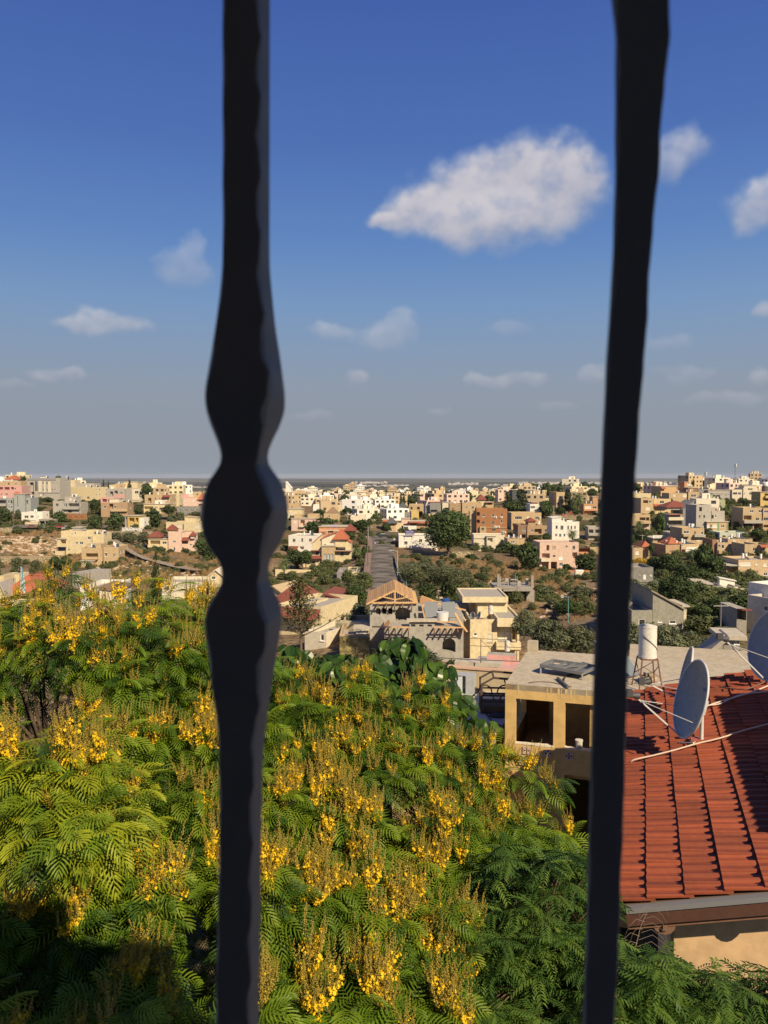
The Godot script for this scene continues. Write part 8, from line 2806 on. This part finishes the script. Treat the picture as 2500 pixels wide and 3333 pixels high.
	var bloom := [mat([0.33, 0.235, 0.024], 0.7), mat([0.16, 0.14, 0.03], 0.8), mat([0.86, 0.54, 0.016], 0.6, "leaf")]
	for k in mini(sprays.size(), 300):
		var tr: Transform3D = sprays[k][0]
		tr.origin -= foot
		obj("flower_spray", spike_mesh(sprays[k][1]), bloom, t).transform = tr
	for v in 6:
		var rest := []
		for k in range(300, sprays.size()):
			if sprays[k][1] == v:
				rest.append(sprays[k][0])
		if rest.is_empty():
			continue
		var sm := (spike_mesh(v) as ArrayMesh).duplicate() as ArrayMesh
		for i in 3:
			sm.surface_set_material(i, bloom[i])
		var fm2 := MultiMesh.new()
		fm2.transform_format = MultiMesh.TRANSFORM_3D
		fm2.mesh = sm
		fm2.instance_count = rest.size()
		for i in rest.size():
			var tr: Transform3D = rest[i]
			tr.origin -= foot
			fm2.set_instance_transform(i, tr)
		var fi := MultiMeshInstance3D.new()
		fi.name = "flower_sprays"
		fi.multimesh = fm2
		fi.set_meta("kind", "stuff")
		t.add_child(fi, true)
	# trunk and limbs
	var fork := Vector3(-1.5, foot.y + 3.2, -10.7)
	var tr_ := Geo.new()
	tr_.tube([Vector3(0, -0.5, 0), (fork - foot) * 0.5 + Vector3(0.1, 0, 0), fork - foot], [0.30, 0.24, 0.20], 12)
	obj("trunk", tr_, bark, t)
	var hubs := [[150, 2350], [550, 2250], [250, 2850], [700, 2700], [1050, 2400], [1050, 2800], [1450, 2600], [1300, 3000], [1700, 2700], [500, 3150], [900, 3150], [150, 3200]]
	for h in hubs:
		var c := at(h[0], h[1], crown_depth(h[0], h[1]) + 1.3) + Vector3.DOWN * 0.5
		var g := Geo.new()
		var midp := fork.lerp(c, 0.5) + Vector3.DOWN * 0.35
		g.tube([fork - foot, midp - foot, c - foot], [0.15, 0.10, 0.06], 8)
		for q in tips:
			if Vector2(q[0] - h[0], q[1] - h[1]).length() < 260.0:
				var e: Vector3 = q[3] + Vector3.DOWN * 0.1
				g.tube([c - foot, c.lerp(e, 0.5) - foot + Vector3(0, -0.12, 0), e - foot], [0.04, 0.026, 0.012], 5, false)
		obj("limb", g, bark, t)

# ---------------------------------------------------------------- other near foliage
func broad_leaf(v: int) -> ArrayMesh:     # a large pointed oval leaf, one metre long along x
	var key := "broad leaf %d" % v
	if meshes.has(key):
		return meshes[key]
	var g := Geo.new()
	var n := 7
	var droop := [0.35, 0.6, 0.2][v] as float
	var last := []
	for i in n + 1:
		var s := i / float(n)
		var w := 0.27 * pow(sin(PI * pow(s, 0.85)), 0.8) + 0.004
		var c := Vector3(s, -droop * s * s, 0)
		var ripple := 0.02 * sin(s * 17.0 + v)
		var now := [c + Vector3(0, 0.08 + ripple, -w), c, c + Vector3(0, 0.08 - ripple, w)]
		if i:
			g.quad(last[0], last[1], now[1], now[0])
			g.quad(last[1], last[2], now[2], now[1])
		last = now
	g.tube([Vector3(-0.22, 0.02, 0), Vector3(0, 0, 0), Vector3(0.5, -droop * 0.25 - 0.01, 0)], [0.012, 0.012, 0.006], 4, false)
	meshes[key] = g.mesh()
	return meshes[key]

func feather_leaf(v: int) -> ArrayMesh:   # a drooping leaf of slim paired leaflets, one metre long along x
	var key := "feather %d" % v
	if meshes.has(key):
		return meshes[key]
	rng.seed = 55 + v
	var g := Geo.new()
	var droop := [0.35, 0.6, 0.15][v] as float
	var n := 8
	for i in n:
		var s := lerpf(0.18, 1.0, i / (n - 1.0))
		var o := Vector3(s, 0.1 * s - droop * s * s, 0)
		for q in [-1.0, 1.0]:
			var l := 0.34 * (1.0 - 0.35 * absf(s - 0.5)) * rng.randf_range(0.85, 1.15)
			var d := Vector3(0.55 + 0.5 * s, rng.randf_range(-0.35, -0.05), q).normalized()
			var w := d.cross(Vector3.UP).normalized() * 0.038
			var m := o + d * l * 0.45 + Vector3.UP * 0.015
			var e := o + d * l + Vector3.DOWN * l * 0.25
			if q > 0:
				g.quad(o, m + w, e, m - w)
			else:
				g.quad(o, m + w, e, m - w)
	g.tube([Vector3(-0.1, 0, 0), Vector3(0.5, 0.05 - droop * 0.25, 0), Vector3(1, 0.1 - droop, 0)], [0.008, 0.007, 0.004], 3, false)
	meshes[key] = g.mesh()
	return meshes[key]

# many leaves on one plant: the 300 nearest are parts, the rest one joined part
func leafy(t: Node3D, leaves: Array, tints: Array, shine: float, of: Callable) -> void:
	leaves.sort_custom(func(a, b): return a[2] < b[2])
	var ms := []
	for c in tints:
		ms.append(mat(c, shine, "leaf"))
	var inv := t.transform.affine_inverse()
	for k in mini(300, leaves.size()):
		var o := MeshInstance3D.new()
		o.name = "leaf"
		o.mesh = of.call(k % 3)
		o.material_override = ms[leaves[k][1]]
		o.transform = inv * (leaves[k][0] as Transform3D)
		t.add_child(o, true)
	if leaves.size() <= 300:
		return
	var mm := MultiMesh.new()
	mm.transform_format = MultiMesh.TRANSFORM_3D
	mm.use_colors = true
	mm.mesh = of.call(0)
	mm.instance_count = leaves.size() - 300
	for k in range(300, leaves.size()):
		mm.set_instance_transform(k - 300, inv * (leaves[k][0] as Transform3D))
		var c: Array = tints[leaves[k][1]]
		mm.set_instance_color(k - 300, Color(c[0], c[1], c[2]))
	var mi := MultiMeshInstance3D.new()
	mi.name = "foliage"
	mi.multimesh = mm
	mi.material_override = leaf_mat([1.0, 1.0, 1.0], shine)
	mi.set_meta("kind", "stuff")
	t.add_child(mi, true)

func build_near_plants() -> void:
	# the tree with large dark leaves
	rng.seed = 200
	var foot := Vector3(0.0, 26.5, -15.0)
	var t := thing("large_leaved_tree", foot, 0, "tree with large glossy dark leaves behind the yellow blossoms", "tree")
	var region := PackedVector2Array([Vector2(880, 2120), Vector2(960, 2075), Vector2(1080, 2130), Vector2(1190, 2110), Vector2(1230, 2075), Vector2(1320, 2075), Vector2(1390, 2100), Vector2(1450, 2160), Vector2(1480, 2260), Vector2(1440, 2360), Vector2(1300, 2420), Vector2(1080, 2380), Vector2(900, 2300)])
	var ends := []
	while ends.size() < 165:
		var p := Vector2(rng.randf_range(860, 1500), rng.randf_range(2060, 2430))
		if Geometry2D.is_point_in_polygon(p, region):
			ends.append(at(p.x, p.y, 13.7 + rng.randf_range(0, 2.4) + 0.5 * sin(p.x * 0.02)))
	for q in [[1490, 2262], [1515, 2290], [1545, 2330], [1580, 2340], [1470, 2300], [1490, 2390], [1530, 2400], [1450, 2420], [1390, 2440], [1560, 2420]]:
		ends.append(at(q[0], q[1], 13.9))
	var leaves := []
	for e in ends:
		var turn := rng.randf() * TAU
		for k in rng.randi_range(6, 9):
			var a := turn + k * 2.4
			var dir := Vector3(cos(a), rng.randf_range(-1.9, -0.1), sin(a) + 0.25)
			var s := rng.randf_range(0.24, 0.37)
			leaves.append([Transform3D(aim(dir, Vector3.UP + Vector3(0, 0, 0.6)) * Basis.from_scale(Vector3.ONE * s), e + dir.normalized() * 0.09), [0, 0, 1, 1, 2][rng.randi() % 5], e.distance_to(EYE)])
	leafy(t, leaves, [[0.016, 0.040, 0.010], [0.026, 0.060, 0.012], [0.055, 0.105, 0.015]], 0.28, broad_leaf)
	var g := Geo.new()
	var hub := Vector3(0.0, 34.2, -15.2)
	g.tube([Vector3(0, -1, 0), hub * 0.5 + foot * 0.5 - foot + Vector3(0.2, 0, 0), hub - foot], [0.22, 0.17, 0.12], 10)
	obj("trunk", g, mat([0.12, 0.10, 0.075], 0.95), t)
	var tw := Geo.new()
	for e in ends:
		tw.tube([hub - foot, hub.lerp(e, 0.6) + Vector3.DOWN * 0.15 - foot, e - foot], [0.035, 0.022, 0.01], 5, false)
	obj("branches", tw, mat([0.14, 0.11, 0.06], 0.9), t).set_meta("kind", "stuff")
	# two trees with slim drooping leaflets, lower right
	for which in 2:
		rng.seed = 300 + which
		var poly := PackedVector2Array([Vector2(1470, 3420), Vector2(1480, 3000), Vector2(1545, 2850), Vector2(1640, 2750), Vector2(1760, 2760), Vector2(1900, 2790), Vector2(1990, 2900), Vector2(1990, 3420)]) if which == 0 else PackedVector2Array([Vector2(1960, 3420), Vector2(2000, 3095), Vector2(2090, 3120), Vector2(2140, 3085), Vector2(2200, 3150), Vector2(2300, 3140), Vector2(2380, 3200), Vector2(2440, 3190), Vector2(2540, 3160), Vector2(2800, 3180), Vector2(2800, 3420)])
		var fx := Vector3(1.9, 28.0, -9.6) if which == 0 else Vector3(2.9, 28.4, -8.6)
		var tt := thing("feathery_tree", fx, 0, ["round tree with slim drooping leaflets between the blossoms and the hammered bar", "bushy tree with slim leaflets below the red roof at bottom right"][which], "tree")
		var tips := []
		while tips.size() < (230 if which == 0 else 215):
			var p := Vector2(rng.randf_range(1460, 2800), rng.randf_range(2730, 3420))
			if not Geometry2D.is_point_in_polygon(p, poly):
				continue
			var d := (10.2 - (p.y - 2750) * 0.0019) if which == 0 else (8.9 - (p.y - 3100) * 0.002)
			tips.append(at(p.x, p.y, d + rng.randf_range(-0.1, 1.2)))
		var lv := []
		for e in tips:
			var turn := rng.randf() * TAU
			for k in rng.randi_range(5, 8):
				var a := turn + k * 2.4
				var dir := Vector3(cos(a), rng.randf_range(-0.5, 0.5), sin(a) + 0.2)
				var s := rng.randf_range(0.22, 0.36)
				lv.append([Transform3D(aim(dir, Vector3.UP) * Basis.from_scale(Vector3.ONE * s), e), [0, 0, 1, 1, 2][rng.randi() % 5], e.distance_to(EYE)])
		leafy(tt, lv, [[0.038, 0.082, 0.018], [0.062, 0.118, 0.024], [0.10, 0.165, 0.03]], 0.36, feather_leaf)
		var c := Vector3.ZERO
		for e in tips:
			c += e / tips.size()
		c += Vector3(0, -0.6, -0.5)
		var tg := Geo.new()
		tg.tube([Vector3(0, -0.5, 0), (c - fx) * 0.6, c - fx], [0.13, 0.1, 0.06], 8)
		obj("trunk", tg, mat([0.12, 0.09, 0.06], 0.95), tt)
		var bg := Geo.new()
		for e in tips:
			bg.tube([c - fx, e - fx], [0.018, 0.006], 4, false)
		obj("branches", bg, mat([0.15, 0.11, 0.06], 0.9), tt).set_meta("kind", "stuff")
	# a dry branch over the gutter end
	var b0 := at(2062, 3110, 9.6)
	var dry := thing("dry_branch", b0, 0, "bare grey twig reaching up before the gutter of the red roof", "branch")
	var dg := Geo.new()
	var top := at(2122, 2930, 9.7) - b0
	dg.tube([Vector3.ZERO, top * 0.5 + Vector3(-0.03, 0, 0), top], [0.007, 0.005, 0.002], 5)
	rng.seed = 9
	for k in 13:
		var o := top * (0.15 + 0.065 * k)
		var s := -1.0 if k % 2 else 1.0
		var l := rng.randf_range(0.16, 0.34) * (1.1 - k * 0.05)
		dg.tube([o, o + Vector3(s * l * 0.5, l * 0.25, 0.03), o + Vector3(s * l, -l * 0.15 + 0.02, 0.08), o + Vector3(s * l * 1.3, -l * 0.7, 0.1)], [0.0035, 0.003, 0.002, 0.001], 4)
	obj("twig", dg, mat([0.20, 0.15, 0.12], 0.9), dry)
	# a thin young conifer rising over the big leaves
	var f0 := pix(14, 560, 820)
	var base := at(f0.x, f0.y, 22.0)
	var yc := thing("young_conifer", base, 0, "thin straggly young conifer before the cream villa", "tree")
	var yg := Geo.new()
	var tip := at(970, 1885, 22.0) - base
	yg.tube([Vector3(0, -3, 0), tip * 0.5, tip], [0.06, 0.035, 0.01], 6)
	var ng := Geo.new()
	ng.tint = true
	rng.seed = 14
	for k in 46:
		var f := 0.04 + 0.94 * k / 46.0
		var a := k * 2.4
		var l := lerpf(1.1, 0.12, pow(f, 0.6)) * rng.randf_range(0.6, 1.2)
		var o := tip * f
		var e := o + Vector3(cos(a) * l, l * 0.55, sin(a) * l)
		yg.tube([o, o.lerp(e, 0.5) + Vector3.DOWN * 0.04, e], [0.018, 0.012, 0.006], 4, false)
		for j in 26:
			var s := rng.randf_range(0.25, 1.05)
			var sh := rng.randf_range(0.7, 1.3)
			ng.col = Color(sh, sh, sh)
			leaf_card(ng, o.lerp(e, s) + Vector3(rng.randfn(), rng.randfn(), rng.randfn()) * 0.05, Vector3(rng.randfn(), rng.randfn(), rng.randfn()).normalized(), 0.055, 0.3)
	obj("stem", yg, mat([0.13, 0.10, 0.06], 0.95), yc)
	obj("needles", ng, leaf_mat([0.105, 0.105, 0.04]), yc).set_meta("kind", "stuff")

func _ready() -> void:
	rng.seed = 1
	build_view()
	build_left_ridge()
	build_centre()
	build_right_ridge()
	build_near_houses()
	build_skeleton()
	build_roads()
	build_vehicles()
	build_trees()
	build_poles()
	build_ground()
	build_far_town()
	build_scrub()
	build_ochre()
	build_terrace()
	build_red_roof()
	build_flame_tree()
	build_near_plants()
	build_window()
